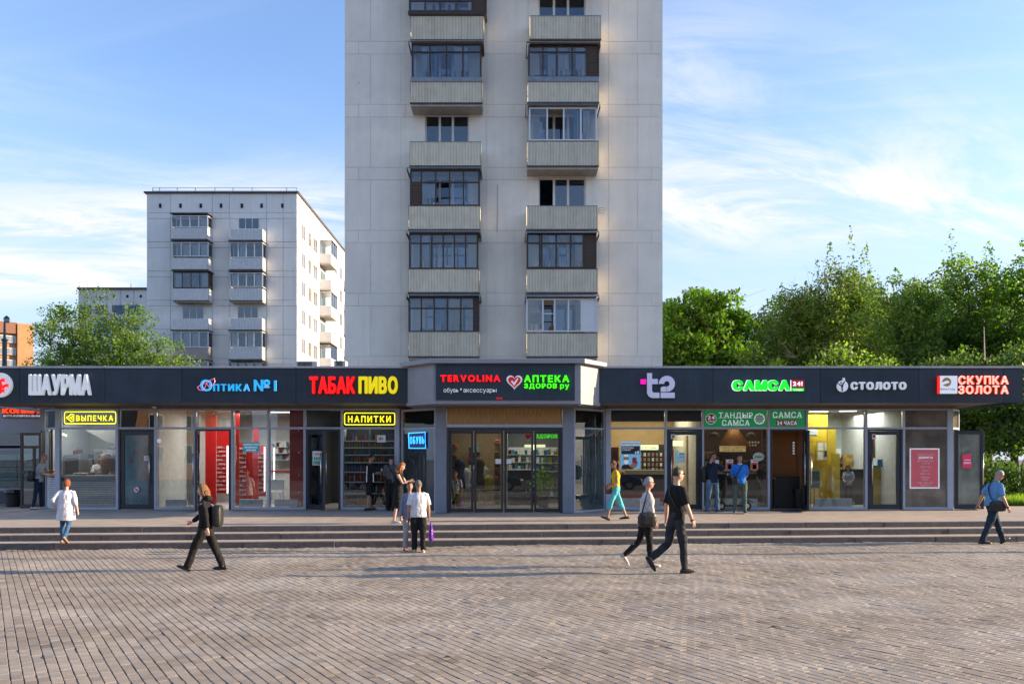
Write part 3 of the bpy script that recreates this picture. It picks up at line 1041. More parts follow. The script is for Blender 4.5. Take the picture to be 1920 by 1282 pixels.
# ------------------------------------------------------------------ tall apartment tower
YT = 35.5
TX0, TX1 = PX(646, YT), PX(1242.5, YT)
m_panel = mat('painted_wall_panel', (0.82, 0.775, 0.68), 0.85, scale=0.8, var=0.07, bump=0.15, bscale=40, dirt=0.4, dirtcol=(0.56, 0.545, 0.53), coord='World', orand=0.03, streak=0.09)
m_mortar = mat('panel_joint', (0.69, 0.66, 0.60), 0.9, scale=3, var=0.25, coord='World', dirt=0.5, dirtcol=(0.2, 0.195, 0.19))
m_corr = mat('cream_corrugated_sheet', (0.63, 0.58, 0.45), 0.55, scale=3, var=0.08, dirt=0.25, dirtcol=(0.30, 0.25, 0.17), orand=0.07, streak=0.22)
m_slab = mat('balcony_slab', (0.40, 0.37, 0.32), 0.85, scale=4, var=0.15, dirt=0.4, dirtcol=(0.15, 0.13, 0.11))
m_wd = mat('dark_brown_timber', (0.042, 0.024, 0.016), 0.6, scale=8, var=0.35, stretch=(6, 6, 1))
m_wdw = mat('weathered_plank', (0.07, 0.045, 0.032), 0.8, scale=8, var=0.4, stretch=(1, 1, 8))
m_white = mat('white_window_frame', (0.66, 0.66, 0.66), 0.4, scale=5, var=0.05)
m_ledge = mat('zinc_ledge', (0.20, 0.23, 0.27), 0.4, metal=0.3, scale=5, var=0.2)
m_tin = mat('rusty_dark_tin', (0.06, 0.05, 0.047), 0.55, scale=7, var=0.4, dirt=0.4, dirtcol=(0.22, 0.2, 0.19))
m_pane = glass_mat('balcony_pane', tint=(0.88, 0.92, 0.96), refl=0.02, frost=0.01, frostcol=(0.25, 0.32, 0.38), film=(0.82, 0.9, 1.0), wavy=0.5)
m_winpane = glass_mat('window_pane', tint=(0.35, 0.42, 0.5), refl=0.08, frost=0.03, frostcol=(0.1, 0.14, 0.18), film=(0.8, 0.9, 1.0), wavy=0.5)
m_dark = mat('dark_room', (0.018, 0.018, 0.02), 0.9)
m_curtain = mat('pale_curtain', (0.42, 0.45, 0.47), 0.9, scale=9, var=0.25, stretch=(6, 6, 0.3))
m_bluecurt = mat('blue_grey_room', (0.10, 0.15, 0.20), 0.9, scale=4, var=0.4)
tw = thing('apartment_tower', 'tall pale panel-built apartment tower with two columns of cream balconies', 'building', (0, YT, 0))
TO = Vector((0, YT, 0))
DT = 13.0
def tb(mb, name, mats, parent=None, **k):
  o = mb.build(name, mats, parent or tw, **k)
  if parent is None: o.location = -TO
  return o
FL = 118.0 * YT / F                     # storey height
ZBASE = PZ(668, YT) - 0.0               # a floor joint
# window openings in the front wall: (column, storey) -> px rect
WIN = {}
core = MB()
lcol = (PX(797, YT), PX(879, YT))
rcol = (PX(1010, YT), PX(1098, YT))
Htop = ZBASE + 9 * FL
rdep = 0.9
# core with real window recesses: build the wall as strips around the openings
cols = [(TX0 + 0.03, lcol[0]), (lcol[1], rcol[0]), (rcol[1], TX1 - 0.03)]
for a, c in cols: core.box(a, YT + 0.03, -0.1, c, YT + 0.35, Htop)
for (a, c) in (lcol, rcol):
  zprev = -0.1
  for k in range(-3, 10):
    zs = ZBASE + k * FL + 0.80
    ze = ZBASE + k * FL + 2.28
    if zs < 0.2: continue
    if zs > Htop: break
    core.box(a, YT + 0.03, zprev, c, YT + 0.35, zs)
    zprev = ze
  if zprev < Htop: core.box(a, YT + 0.03, zprev, c, YT + 0.35, Htop)
core.box(TX0 + 0.03, YT + 0.35, -0.1, TX0 + 0.3, YT + DT, Htop)
core.box(TX1 - 0.3, YT + 0.35, -0.1, TX1 - 0.03, YT + DT, Htop)
core.box(TX0 + 0.3, YT + DT - 0.3, -0.1, TX1 - 0.3, YT + DT, Htop)
core.box(TX0, YT + 0.0, Htop + 0.003, TX1, YT + DT, Htop + 0.3)
tb(core, 'wall', m_mortar)
rooms = MB(); rooms.box(lcol[0] - 0.6, YT + 2.6, 0, rcol[1] + 0.6, YT + 2.7, Htop)
tb(rooms, 'inner_wall', m_bluecurt)
# outer panels, each proud of the filled joints
vx = [646, 696, 752, 770, 790, 912, 985, 1003, 1141, 1195, 1242.5]
vx = [PX(v, YT) for v in vx]
strips = []
for k in range(-3, 9):
  zb_ = ZBASE + k * FL
  strips.append((zb_ + 0.00, zb_ + 2.16, k, 0))
  strips.append((zb_ + 2.16, zb_ + FL, k, 1))
segA = [646, 695, 752, 912, 990, 1141, 1195, 1242.5]
segB = [646, 672, 760, 912, 964, 1141, 1222, 1242.5]
def clip_rects(x0, x1, z0, z1):
  """the panel minus window openings, as boxes"""
  rects = [(x0, x1, z0, z1)]
  for (a, c) in (lcol, rcol):
    for k in range(-3, 10):
      ws, we = ZBASE + k * FL + 0.80, ZBASE + k * FL + 2.28
      nr = []
      for (p, q, r, s) in rects:
        if a >= q - 0.01 or c <= p + 0.01 or ws >= s - 0.005 or we <= r + 0.005:
          nr.append((p, q, r, s)); continue
        if r < ws: nr.append((p, q, r, ws))
        if s > we: nr.append((p, q, we, s))
        r2, s2 = max(r, ws), min(s, we)
        if p < a: nr.append((p, a, r2, s2))
        if q > c: nr.append((c, q, r2, s2))
      rects = nr
  return rects
for (z0, z1, k, kind) in strips:
  if z1 < 0.3: continue
  arr = segB if kind else segA
  for a, c in zip(arr[:-1], arr[1:]):
    x0, x1 = PX(a, YT), PX(c, YT)
    off = rnd.uniform(0, 0.008)
    b = MB()
    gp = 0.006
    for (p, q, r, s) in clip_rects(x0 + gp, x1 - gp, z0 + gp, z1 - gp):
      b.box(p, YT - 0.0 + off, r, q, YT + 0.028, s)
    o = tb(b, 'wall_panel', m_panel)
def windows_in_wall(col, k, dark_first=False):
  a, c = col
  z0, z1 = ZBASE + k * FL + 0.80, ZBASE + k * FL + 2.28
  b = MB()
  y0, y1 = YT + 0.14, YT + 0.20
  b.box(a, y0, z0, c, y1, z0 + 0.06); b.box(a, y0, z1 - 0.06, c, y1, z1)
  W = c - a
  xs = [a, a + W * 0.33, a + W * 0.63, c]
  for i, x in enumerate(xs):
    h = 0.055 if i in (0, 3) else 0.05
    b.box(x - (0 if i == 0 else h), y0 + 0.002, z0 + 0.06, x + (0 if i == 3 else h), y1 - 0.002, z1 - 0.06)
  f = tb(b, 'window', m_white)
  for i in range(3):
    if dark_first and i == 0: continue
    g_ = MB(); g_.box(xs[i] + 0.055, y0 + 0.025, z0 + 0.062, xs[i + 1] - 0.055, y0 + 0.031, z1 - 0.062)
    o = g_.build('pane', m_winpane, f)
  cu = MB()
  cu.box(xs[1] + 0.06, y1 + 0.12, z0, xs[1] + W * 0.2, y1 + 0.14, z1)
  cu.box(xs[2] + 0.1, y1 + 0.12, z0, xs[3] - 0.1, y1 + 0.14, z1)
  cu.build('curtain', m_curtain, f)
LB = (PX(766, 34.6), PX(898, 34.6))
RB = (PX(988, 34.6), PX(1119.5, 34.6))
YB0 = 34.6
def corr(mb, x0, x1, z0, z1, y, n, amp=0.022, t=0.012):
  """corrugated sheet facing -y"""
  xs, ys = [], []
  for i in range(n):
    a = x0 + (x1 - x0) * i / n
    w_ = (x1 - x0) / n
    for (f_, d_) in ((0.0, 0), (0.5, 0), (0.62, 1), (0.88, 1)):
      xs.append(a + w_ * f_); ys.append(y - amp * (1 - d_) + 0.0)
  xs.append(x1); ys.append(y - amp)
  vs, fs = [], []
  for x, yy in zip(xs, ys):
    vs += [(x, yy, z0), (x, yy, z1), (x, yy + t, z0), (x, yy + t, z1)]
  for i in range(len(xs) - 1):
    o = i * 4
    fs += [(o, o + 4, o + 5, o + 1), (o + 2, o + 3, o + 7, o + 6), (o + 1, o + 5, o + 7, o + 3), (o, o + 2, o + 6, o + 4)]
  mb.add(vs, fs)
def corr_side(mb, x, y0, y1, z0, z1, n, amp=0.02, sgn=1):
  vs, fs = [], []
  pts = []
  for i in range(n):
    a = y0 + (y1 - y0) * i / n
    w_ = (y1 - y0) / n
    for (f_, d_) in ((0.0, 0), (0.5, 0), (0.62, 1), (0.88, 1)):
      pts.append((a + w_ * f_, x + sgn * (amp * (1 - d_))))
  pts.append((y1, x + sgn * amp))
  for (yy, xx) in pts:
    vs += [(xx, yy, z0), (xx, yy, z1)]
  for i in range(len(pts) - 1):
    o = i * 2
    fs.append((o, o + 1, o + 3, o + 2) if sgn < 0 else (o, o + 2, o + 3, o + 1))
  mb.add(vs, fs)
def parapet_balcony(colx, ytop, ybot, slab='thin'):
  x0, x1 = colx
  z1, z0 = PZ(ytop, YB0), PZ(ybot, YB0)
  sb = MB()
  sb.box(x0 + 0.0, YB0 + 0.02, z0 - 0.14, x1 - 0.0, YT - 0.003, z0 - 0.0)
  o = tb(sb, 'balcony', m_slab)
  pb = MB(); corr(pb, x0, x1, z0 + 0.012, z1, YB0, 24)
  pb.build('parapet', m_corr, o)
  for (x, sg) in ((x0, -1), (x1, 1)):
    q = MB(); corr_side(q, x, YB0, YT - 0.02, z0 + 0.012, z1, 7, sgn=sg)
    q.build('parapet_side', m_corr, o)
  r_ = MB(); r_.box(x0 - 0.02, YB0 - 0.03, z1 + 0.002, x1 + 0.02, YB0 + 0.02, z1 + 0.025)
  r_.build('rail', m_tin if rnd.random() < 0.5 else m_ledge, o)
  e = MB(); e.box(x0 - 0.03, YB0 - 0.035, z0 - 0.055, x1 + 0.03, YB0 + 0.015, z0 + 0.005)
  e.build('slab_edge', m_tin, o)
  return o, z0, z1
def awning(o, colx, ya, yb_, m_=None, ext=0.08, out=0.16):
  x0, x1 = colx
  za, zb_ = PZ(ya, YB0), PZ(yb_, YB0)
  b = MB()
  vs = [(x0 - ext, YB0 - out, zb_), (x1 + ext, YB0 - out, zb_), (x1 + ext * 0.6, YB0 + 0.1, za), (x0 - ext * 0.6, YB0 + 0.1, za),
      (x0 - ext, YB0 - out, zb_ - 0.03), (x1 + ext, YB0 - out, zb_ - 0.03), (x1 + ext * 0.6, YB0 + 0.12, za - 0.04), (x0 - ext * 0.6, YB0 + 0.12, za - 0.04)]
  b.add(vs, [(0, 1, 2, 3), (4, 7, 6, 5), (0, 4, 5, 1), (1, 5, 6, 2), (2, 6, 7, 3), (3, 7, 4, 0)])
  b.build('awning', m_ or m_ledge, o)
  # side wings
  for sx, xx in ((-1, x0 - ext), (1, x1 + ext)):
    b = MB()
    x_a, x_b = (xx, xx + 0.03) if sx < 0 else (xx - 0.03, xx)
    b.box(x_a, YB0 - out * 0.8, zb_ - 0.16, x_b, YT - 0.02, zb_ - 0.035)
    b.build('awning_side', m_tin, o)
def glazing(o, colx, ytop, ybot, m_f, cols_, split=None, planks=(), open_=(), solid=(), th=0.05, y=None, wide_first=False):
  """glazed balcony front: posts, rails, separate panes; cols_ are px edges"""
  y = YB0 + 0.01 if y is None else y
  z1, z0 = PZ(ytop, YB0), PZ(ybot, YB0)
  xs = [PX(c, YB0) for c in cols_]
  b = MB()
  b.box(xs[0] - 0.02, y - 0.02, z0, xs[-1] + 0.02, y + 0.05, z0 + th); b.box(xs[0] - 0.02, y - 0.02, z1 - th, xs[-1] + 0.02, y + 0.05, z1)
  for x in xs: b.box(x - th / 2 - 0.004, y - 0.022, z0 + th, x + th / 2 + 0.004, y + 0.052, z1 - th)
  zs = None
  if split:
    zs = PZ(split, YB0)
    for i in range(len(xs) - 1):
      if i in planks or i in solid: continue
      b.box(xs[i] + th / 2 + 0.004, y - 0.018, zs - th / 2, xs[i + 1] - th / 2 - 0.004, y + 0.048, zs + th / 2)
  # side frames back to the wall
  for x in (xs[0], xs[-1]):
    b.box(x - th / 2, y + 0.055, z0, x + th / 2, YT - 0.02, z0 + th)
    b.box(x - th / 2, y + 0.055, z1 - th, x + th / 2, YT - 0.02, z1)
    b.box(x - th / 2, (y + YT) / 2 - 0.03, z0 + th, x + th / 2, (y + YT) / 2 + 0.03, z1 - th)
  b.build('glazing_frame', m_f, o)
  for i in range(len(xs) - 1):
    a, c = xs[i] + th / 2 + 0.005, xs[i + 1] - th / 2 - 0.005
    if i in planks:
      n = 9
      for j in range(n):
        za = z0 + th + (z1 - z0 - 2 * th) * j / n
        zc_ = z0 + th + (z1 - z0 - 2 * th) * (j + 1) / n
        q = MB(); q.box(a, y + rnd.uniform(-0.006, 0.006), za + 0.004, c, y + 0.03, zc_ - 0.004)
        q.build('plank', m_wdw, o)
      continue
    if i in solid:
      q = MB(); q.box(a, y, z0 + th + 0.003, c, y + 0.03, z1 - th - 0.003); q.build('infill_panel', m_white, o)
      continue
    parts = [(z0 + th + 0.003, z1 - th - 0.003)] if not split else [(z0 + th + 0.003, zs - th / 2 - 0.003), (zs + th / 2 + 0.003, z1 - th - 0.003)]
    for j, (za, zc_) in enumerate(parts):
      if (i, j) in open_: continue
      # casement: its own thin frame and the pane
      tilt = rnd.uniform(-0.006, 0.006)
      q = MB()
      q.add([(a + 0.0, y + 0.012 + tilt, za), (c, y + 0.012 - tilt, za), (c, y + 0.012 - tilt, zc_), (a, y + 0.012 + tilt, zc_),
           (a + 0.0, y + 0.017 + tilt, za), (c, y + 0.017 - tilt, za), (c, y + 0.017 - tilt, zc_), (a, y + 0.017 + tilt, zc_)],
          [(0, 1, 2, 3), (4, 7, 6, 5), (0, 4, 5, 1), (1, 5, 6, 2), (2, 6, 7, 3), (3, 7, 4, 0)])
      q.build('pane', m_pane, o)
  for x in (xs[0], xs[-1]):
    for (ya_, yb_) in ((y + 0.06, (y + YT) / 2 - 0.035), ((y + YT) / 2 + 0.035, YT - 0.03)):
      q = MB(); q.box(x - 0.003, ya_, z0 + th + 0.003, x + 0.003, yb_, z1 - th - 0.003); q.build('pane', m_pane, o)
  # what stands on the balcony
  for _ in range(rnd.randrange(1, 4)):
    xx = rnd.uniform(xs[0] + 0.1, xs[-1] - 0.6)
    q = MB()
    n_ = 8
    ww = rnd.uniform(0.3, 0.6)
    zt2 = z1 - th - rnd.choice([0.02, 0.02, 0.5])
    for i_ in range(n_):
      q.box(xx + ww * i_ / n_, y + 0.10 + 0.015 * (i_ % 2), z0 + rnd.choice([0.0, 0.0, 0.35]), xx + ww * (i_ + 1) / n_, y + 0.11 + 0.015 * (i_ % 2), zt2)
    q.build('curtain', [m_curtain, m_curtain, mat('blue_curtain', (0.12, 0.22, 0.36)), mat('beige_curtain', (0.45, 0.38, 0.28))][rnd.randrange(4)], o)
  for _ in range(3):
    xx = rnd.uniform(xs[0] + 0.3, xs[-1] - 0.3)
    q = MB()
    hh = rnd.uniform(0.1, 0.35)
    q.box(xx - 0.09, YT - 0.35, z0 - 0.1, xx + 0.12, YT - 0.12, z0 + hh)
    q.build('stored_box', [mat('cardboard_brown', (0.22, 0.13, 0.07)), m_white, m_curtain][rnd.randrange(3)], o)
def wallstuff(k_list_l, k_list_r):
  pass
for k in range(-2, 9):
  windows_in_wall(lcol, k)
  windows_in_wall(rcol, k, dark_first=(k == 2))
# left column, from the bottom up
o, z0, z1 = parapet_balcony(LB, 623, 668)
glazing(o, LB, 557, 622, m_wd, [767, 790, 814, 839, 864, 888, 897], split=578, planks=(5,), th=0.05)
awning(o, LB, 549, 554)
o, z0, z1 = parapet_balcony(LB, 505, 548)
glazing(o, LB, 438, 504, m_wd, [768, 789, 809.5, 831, 852, 873, 895], split=456)
awning(o, LB, 430, 435)
LB3 = (PX(767, YB0), PX(899.5, YB0))
o, z0, z1 = parapet_balcony(LB3, 387, 430)
glazing(o, LB3, 319, 386, m_wd, [770, 790, 817, 843, 869, 898], split=342, planks=(), open_=((2, 0),))
awning(o, LB3, 312, 316)
q = MB()
xq0, xq1 = PX(771.5, YB0), PX(788.5, YB0)
for j in range(7):
  za = PZ(385, YB0) + j * 0.135
  q = MB(); q.box(xq0, YB0 - 0.015, za + 0.003, xq1, YB0 + 0.005, za + 0.13); q.build('plank', m_wdw, o)
LB4 = (PX(769, YB0), PX(901, YB0))
o, z0, z1 = parapet_balcony(LB4, 267, 311)
LB5 = (PX(770, YB0), PX(903.5, YB0))
o, z0, z1 = parapet_balcony(LB5, 153, 193)
glazing(o, LB5, 83, 147, m_wd, [773, 806, 837, 868, 901], split=98)
awning(o, LB5, 75, 80)
b = MB(); b.box(LB5[0], YB0 - 0.06, PZ(154, YB0), LB5[1], YB0 - 0.025, PZ(146, YB0)); b.build('ledge', m_ledge, o)
LB6 = (PX(771, YB0), PX(906, YB0))
o, z0, z1 = parapet_balcony(LB6, 31, 75)
b = MB(); b.box(LB6[0] - 0.12, YB0 - 0.09, PZ(30, YB0), LB6[1] + 0.14, YB0 - 0.0, PZ(23, YB0)); b.build('ledge', m_wd, o)
glazing(o, LB6, -45, 22, m_wd, [768, 797, 825, 855, 885, 911], split=2, planks=(4,))
awning(o, LB6, -52, -46)
# right column
o, z0, z1 = parapet_balcony(RB, 625, 668)
glazing(o, RB, 560, 622, m_white, [988, 1018, 1040, 1066, 1090, 1119], planks=(), solid=(4,), th=0.055, open_=((1, 0),))
awning(o, RB, 549, 556)
b = MB(); zz = PZ(588, YB0); b.box(PX(1019, YB0), YB0, zz - 0.02, PX(1039, YB0), YB0 + 0.03, zz + 0.02); b.build('window_rail', m_white, o)
o, z0, z1 = parapet_balcony(RB, 505, 548)
glazing(o, RB, 437, 503, m_wd, [989, 1012, 1016, 1043, 1070, 1094, 1117], split=456, planks=(5,), th=0.06)
# diagonal security grille behind the panes
b = MB()
gx0, gx1, gz0, gz1 = PX(1017, YB0), PX(1093, YB0), PZ(501, YB0), PZ(439, YB0)
for i in range(9):
  xx = gx0 + (gx1 - gx0) * i / 8
  b.tube([(xx, YB0 + 0.09, gz0), (gx0 + (gx1 - gx0) * ((i * 3) % 9) / 8, YB0 + 0.09, gz1)], 0.007, 4)
b.build('window_grille', m_black, o)
awning(o, RB, 431, 437)
o, z0, z1 = parapet_balcony(RB, 387, 430)
RB3 = (PX(989, YB0), PX(1121.5, YB0))
o, z0, z1 = parapet_balcony(RB3, 266, 311)
glazing(o, RB3, 202, 264, m_white, [993, 1026, 1057, 1089, 1118], th=0.055, open_=((1, 0),))
awning(o, RB3, 193, 198)
RB4 = (PX(990, YB0), PX(1122, YB0))
o, z0, z1 = parapet_balcony(RB4, 154, 192)
b = MB(); b.box(RB4[0], YB0 - 0.06, PZ(154, YB0), RB4[1], YB0 - 0.025, PZ(145, YB0)); b.build('ledge', m_ledge, o)
glazing(o, RB4, 84, 145, m_wd, [992, 1018, 1044, 1073, 1100, 1122], split=98, planks=(4,))
awning(o, RB4, 76, 84, m_tin)
RB5 = (PX(994, YB0), PX(1126, YB0))
o, z0, z1 = parapet_balcony(RB5, 31, 74)
# a few storeys above the frame
for k in (6, 7):
  for cx_ in (LB6, RB5):
    yy = 31 - 118 * (k - 5)
    parapet_balcony(cx_, yy, yy + 44)
# small things
b = MB()
xx = PX(912, YT)
b.tube([(PX(933, YT), YT - 0.03, PZ(346, YT)), (PX(932, YT), YT - 0.03, PZ(437, YT))], 0.007, 5)
tb(b, 'cable', m_tin)  # thin tube standing in for a crack line in the wall
for k_ in range(26):
  b = MB()
  xx = rnd.choice([rnd.uniform(TX0 + 0.2, TX0 + 2.8), rnd.uniform(TX1 - 2.7, TX1 - 0.2), rnd.uniform(-1.0, 0.5)])
  zz = rnd.uniform(6.5, 21)
  s_ = rnd.uniform(0.012, 0.03)
  b.sphere((xx, YT - 0.001, zz), (s_, 0.01, s_), 6, 4)
  tb(b, 'spalled_spot', m_mortar)
# ------------------------------------------------------------------ second apartment block
Y2 = 77.5
m_panel2 = mat('white_wall_panel', (0.76, 0.75, 0.72), 0.85, scale=0.5, var=0.06, dirt=0.3, dirtcol=(0.55, 0.55, 0.56), coord='World', orand=0.03, streak=0.08)
m_joint2 = mat('grey_panel_joint', (0.42, 0.42, 0.43), 0.9, scale=1, var=0.4, coord='World')
m_siding = mat('white_siding', (0.55, 0.55, 0.56), 0.6)
m_wsheet = mat('white_corrugated_sheet', (0.60, 0.61, 0.62), 0.5)
BX0, BX1 = PX(275, Y2), PX(557, Y2)
ROOF2 = PZ(360, Y2)
DEPTH2 = 46.0
FL2 = 54.6 * Y2 / F
BO = Vector(((BX0 + BX1) / 2, Y2, 0))
bl = thing('apartment_block', 'white nine-storey panel apartment block with sunlit long side, left of the tall tower', 'building', BO)
def bb(mb, name, mats, parent=None, **k):
  o = mb.build(name, mats, parent or bl, **k)
  if parent is None: o.location = -BO
  return o
b = MB(); b.box(BX0 + 0.03, Y2 + 0.03, -0.1, BX1 - 0.03, Y2 + DEPTH2, ROOF2 - 0.16)
bb(b, 'wall', m_joint2)
b = MB(); b.box(BX0 - 0.2, Y2 - 0.2, ROOF2 - 0.14, BX1 + 0.2, Y2 + DEPTH2 + 0.2, ROOF2)
bb(b, 'roof', m_tin)
# panels, front and side
ZR = PZ(399, Y2)                        # joint under the attic
fl = [ROOF2 - 0.15, ZR] + [ZR - FL2 * i for i in range(1, 10)]
vxp = [275, 320, 398, 430, 500, 531, 557]
for i in range(len(fl) - 1):
  zt_, zb_ = fl[i], fl[i + 1]
  if zt_ < 3: break
  cutz = zt_ - (zt_ - zb_) * 0.2 if i else None
  for j in range(len(vxp) - 1):
    a, c = PX(vxp[j], Y2), PX(vxp[j + 1], Y2)
    bs = [(zb_, zt_)] if cutz is None else [(zb_, cutz), (cutz, zt_)]
    for (p, q) in bs:
      b = MB(); b.box(a + 0.02, Y2 - rnd.uniform(0, 0.02), p + 0.02, c - 0.02, Y2 + 0.028, q - 0.02)
      bb(b, 'wall_panel', m_panel2)
  # sun side
  ys = [Y2 + 0.0] + [Y2 + 3.2 * q for q in range(1, 15)]
  for ya, yb_ in zip(ys[:-1], ys[1:]):
    b = MB(); b.box(BX1 - 0.028, ya + 0.02, zb_ + 0.02, BX1 + rnd.uniform(0, 0.015), min(yb_, Y2 + DEPTH2) - 0.02, zt_ - 0.02)
    bb(b, 'side_panel', m_panel2)
# attic vents
for x in (301, 339, 377, 415, 454, 491, 530):
  b = MB(); xx = PX(x, Y2); b.box(xx - 0.13, Y2 - 0.05, PZ(390, Y2), xx + 0.1, Y2 - 0.022, PZ(382, Y2)); bb(b, 'vent', m_dark)
# roof railing
b = MB()
for x in (284, 297, 330, 364, 401, 435, 471, 536, 555):
  xx = PX(x, Y2); b.tube([(xx, Y2 + 0.3, ROOF2 - 0.01), (xx, Y2 + 0.3, ROOF2 + 0.5)], 0.035, 5)
b.tube([(PX(284, Y2), Y2 + 0.3, ROOF2 + 0.47), (PX(555, Y2), Y2 + 0.3, ROOF2 + 0.47)], 0.02, 5)
b.tube([(PX(284, Y2), Y2 + 0.3, ROOF2 + 0.2), (PX(555, Y2), Y2 + 0.3, ROOF2 + 0.2)], 0.015, 5)
bb(b, 'roof_railing', m_tin)
def win2(x0, x1, y0, y1, frame=None, n=3, Y=Y2, parent=None, curtain=True):
  a, c, z1, z0 = PX(x0, Y), PX(x1, Y), PZ(y0, Y), PZ(y1, Y)
  b = MB()
  yy = Y - 0.06
  t = 0.05
  b.box(a, yy, z0, c, yy + 0.04, z0 + t); b.box(a, yy, z1 - t, c, yy + 0.04, z1)
  for i in range(n + 1):
    x = a + (c - a) * i / n
    b.box(x - t / 2, yy - 0.002, z0 + t, x + t / 2, yy + 0.042, z1 - t)
  o = bb(b, 'window', frame or m_white) if parent is None else b.build('window', frame or m_white, parent)
  bk = MB(); bk.box(a, yy + 0.045, z0, c, yy + 0.05, z1); bk.build('blind', mat('grey_blue_interior', (0.07, 0.09, 0.11), 0.9, scale=0.9, var=0.7), o)  # dark sheet close behind the panes, in place of the room
  for i in range(n):
    x = a + (c - a) * i / n
    x2 = a + (c - a) * (i + 1) / n
    if curtain and rnd.random() < 0.6:
      q = MB(); q.box(x + 0.06, yy + 0.03, z0 + t, x + (x2 - x) * rnd.uniform(0.4, 0.9), yy + 0.04, z1 - t); q.build('curtain', m_curtain, o)
    g_ = MB(); g_.box(x + t / 2, yy + 0.012, z0 + t, x2 - t / 2, yy + 0.018, z1 - t); g_.build('pane', m_winpane, o)
  return o
def balc2(x0, x1, ytop, ybot, mm, glaz=None, frame=None, roof=None, siding=False, dep=1.1, n=4, slab=True, brown_sides=False):
  Yb = Y2 - dep
  a, c = PX(x0, Yb), PX(x1, Yb)
  z1, z0 = PZ(ytop, Yb), PZ(ybot, Yb)
  sb = MB(); sb.box(a, Yb + 0.03, z0 - 0.16, c, Y2 - 0.05, z0)
  o = bb(sb, 'balcony', m_slab)
  if siding:
    m_ = 7
    for i in range(m_):
      q = MB(); q.box(a, Yb + 0.0 + 0.01 * (i % 2), z0 + (z1 - z0) * i / m_ + 0.004, c, Yb + 0.03, z0 + (z1 - z0) * (i + 1) / m_ - 0.004); q.build('siding_board', mm, o)
    q = MB(); q.box(c - 0.03, Yb + 0.035, z0, c, Y2 - 0.04, z1); q.box(a, Yb + 0.035, z0, a + 0.03, Y2 - 0.04, z1); q.build('parapet_side', mm, o)
  else:
    q = MB(); corr(q, a, c, z0 + 0.01, z1, Yb, 22, 0.03); q.build('parapet', mm, o)
    for x, sg in ((a, -1), (c, 1)):
      q = MB(); corr_side(q, x, Yb, Y2 - 0.04, z0, z1, 8, sgn=sg); q.build('parapet_side', mm, o)
  e = MB(); e.box(a - 0.04, Yb - 0.05, z0 - 0.07, c + 0.04, Yb + 0.02, z0 + 0.005); e.build('slab_edge', m_tin, o)
  if glaz:
    g1, g0 = PZ(glaz[0], Yb), PZ(glaz[1], Yb)
    fm = frame or m_white
    b = MB(); t = 0.07
    b.box(a, Yb, g0, c, Yb + 0.05, g0 + t); b.box(a, Yb, g1 - t, c, Yb + 0.05, g1)
    for i in range(n + 1):
      x = a + (c - a) * i / n
      b.box(x - t / 2, Yb - 0.002, g0 + t, x + t / 2, Yb + 0.052, g1 - t)
    for x in (a, c):
      b.box(x - t / 2, Yb + 0.06, g0, x + t / 2, Y2 - 0.05, g0 + t); b.box(x - t / 2, Yb + 0.06, g1 - t, x + t / 2, Y2 - 0.05, g1)
    b.build('glazing_frame', fm, o)
    for i in range(n):
      x, x2 = a + (c - a) * i / n, a + (c - a) * (i + 1) / n
      if siding and i == 99: continue
      q = MB(); q.box(x + t / 2, Yb + 0.015, g0 + t, x2 - t / 2, Yb + 0.02, g1 - t); q.build('pane', m_pane, o)
      if rnd.random() < 0.45:
        q = MB(); q.box(x + 0.1, Yb + 0.25, g0, x2 - 0.12, Yb + 0.28, g1 - 0.1); q.build('curtain', m_curtain, o)
    for x in (a, c):
      q = MB(); q.box(x - 0.004, Yb + 0.06, g0 + t, x + 0.004, Y2 - 0.06, g1 - t); q.build('pane', m_pane if not brown_sides else m_wd, o)
    q = MB(); q.box(a + 0.05, Y2 - 0.10, g0 + 0.2, c - 0.05, Y2 - 0.07, g1 - 0.1); q.build('back_wall', m_bluecurt, o)
  if roof:
    b = MB(); zr0, zr1 = PZ(roof[1], Yb), PZ(roof[0], Yb)
    b.box(a - 0.12, Yb - 0.18, zr0, c + 0.12, Y2 - 0.05, zr0 + 0.07)
    b.build('awning', m_tin, o)
  return o
balc2(322, 389, 427, 448, m_siding, (404, 426), roof=(398, 401), siding=True)
balc2(323, 390, 484, 505, m_wsheet, (454, 481), roof=(449, 452))
o = balc2(325, 391, 541, 563, m_wsheet, (510, 540), frame=m_wd, roof=(507, 509), brown_sides=True)
balc2(324, 391, 597, 618, m_wsheet)
balc2(323, 390, 652, 674, mat('tan_siding', (0.33, 0.28, 0.26)), (621, 651), siding=True, roof=(618, 620))
balc2(323, 390, 708, 730, m_wsheet, (677, 706), roof=(674, 676))
balc2(431, 492, 429, 450, m_wsheet)
balc2(431, 492, 484, 505, m_wsheet, (454, 483), roof=(451, 453))
balc2(431, 492, 541, 563, m_wsheet, (511, 538), roof=(507, 509))
balc2(431, 491, 596, 618, m_wsheet)
balc2(431, 491, 652, 673, m_wsheet, (621, 651), roof=(619, 620))
balc2(431, 491, 708, 730, m_wsheet, (678, 706), frame=m_wd, roof=(674, 676))
win2(448, 486, 409, 432)
win2(343, 382, 574, 600)
win2(446, 484, 574, 600)
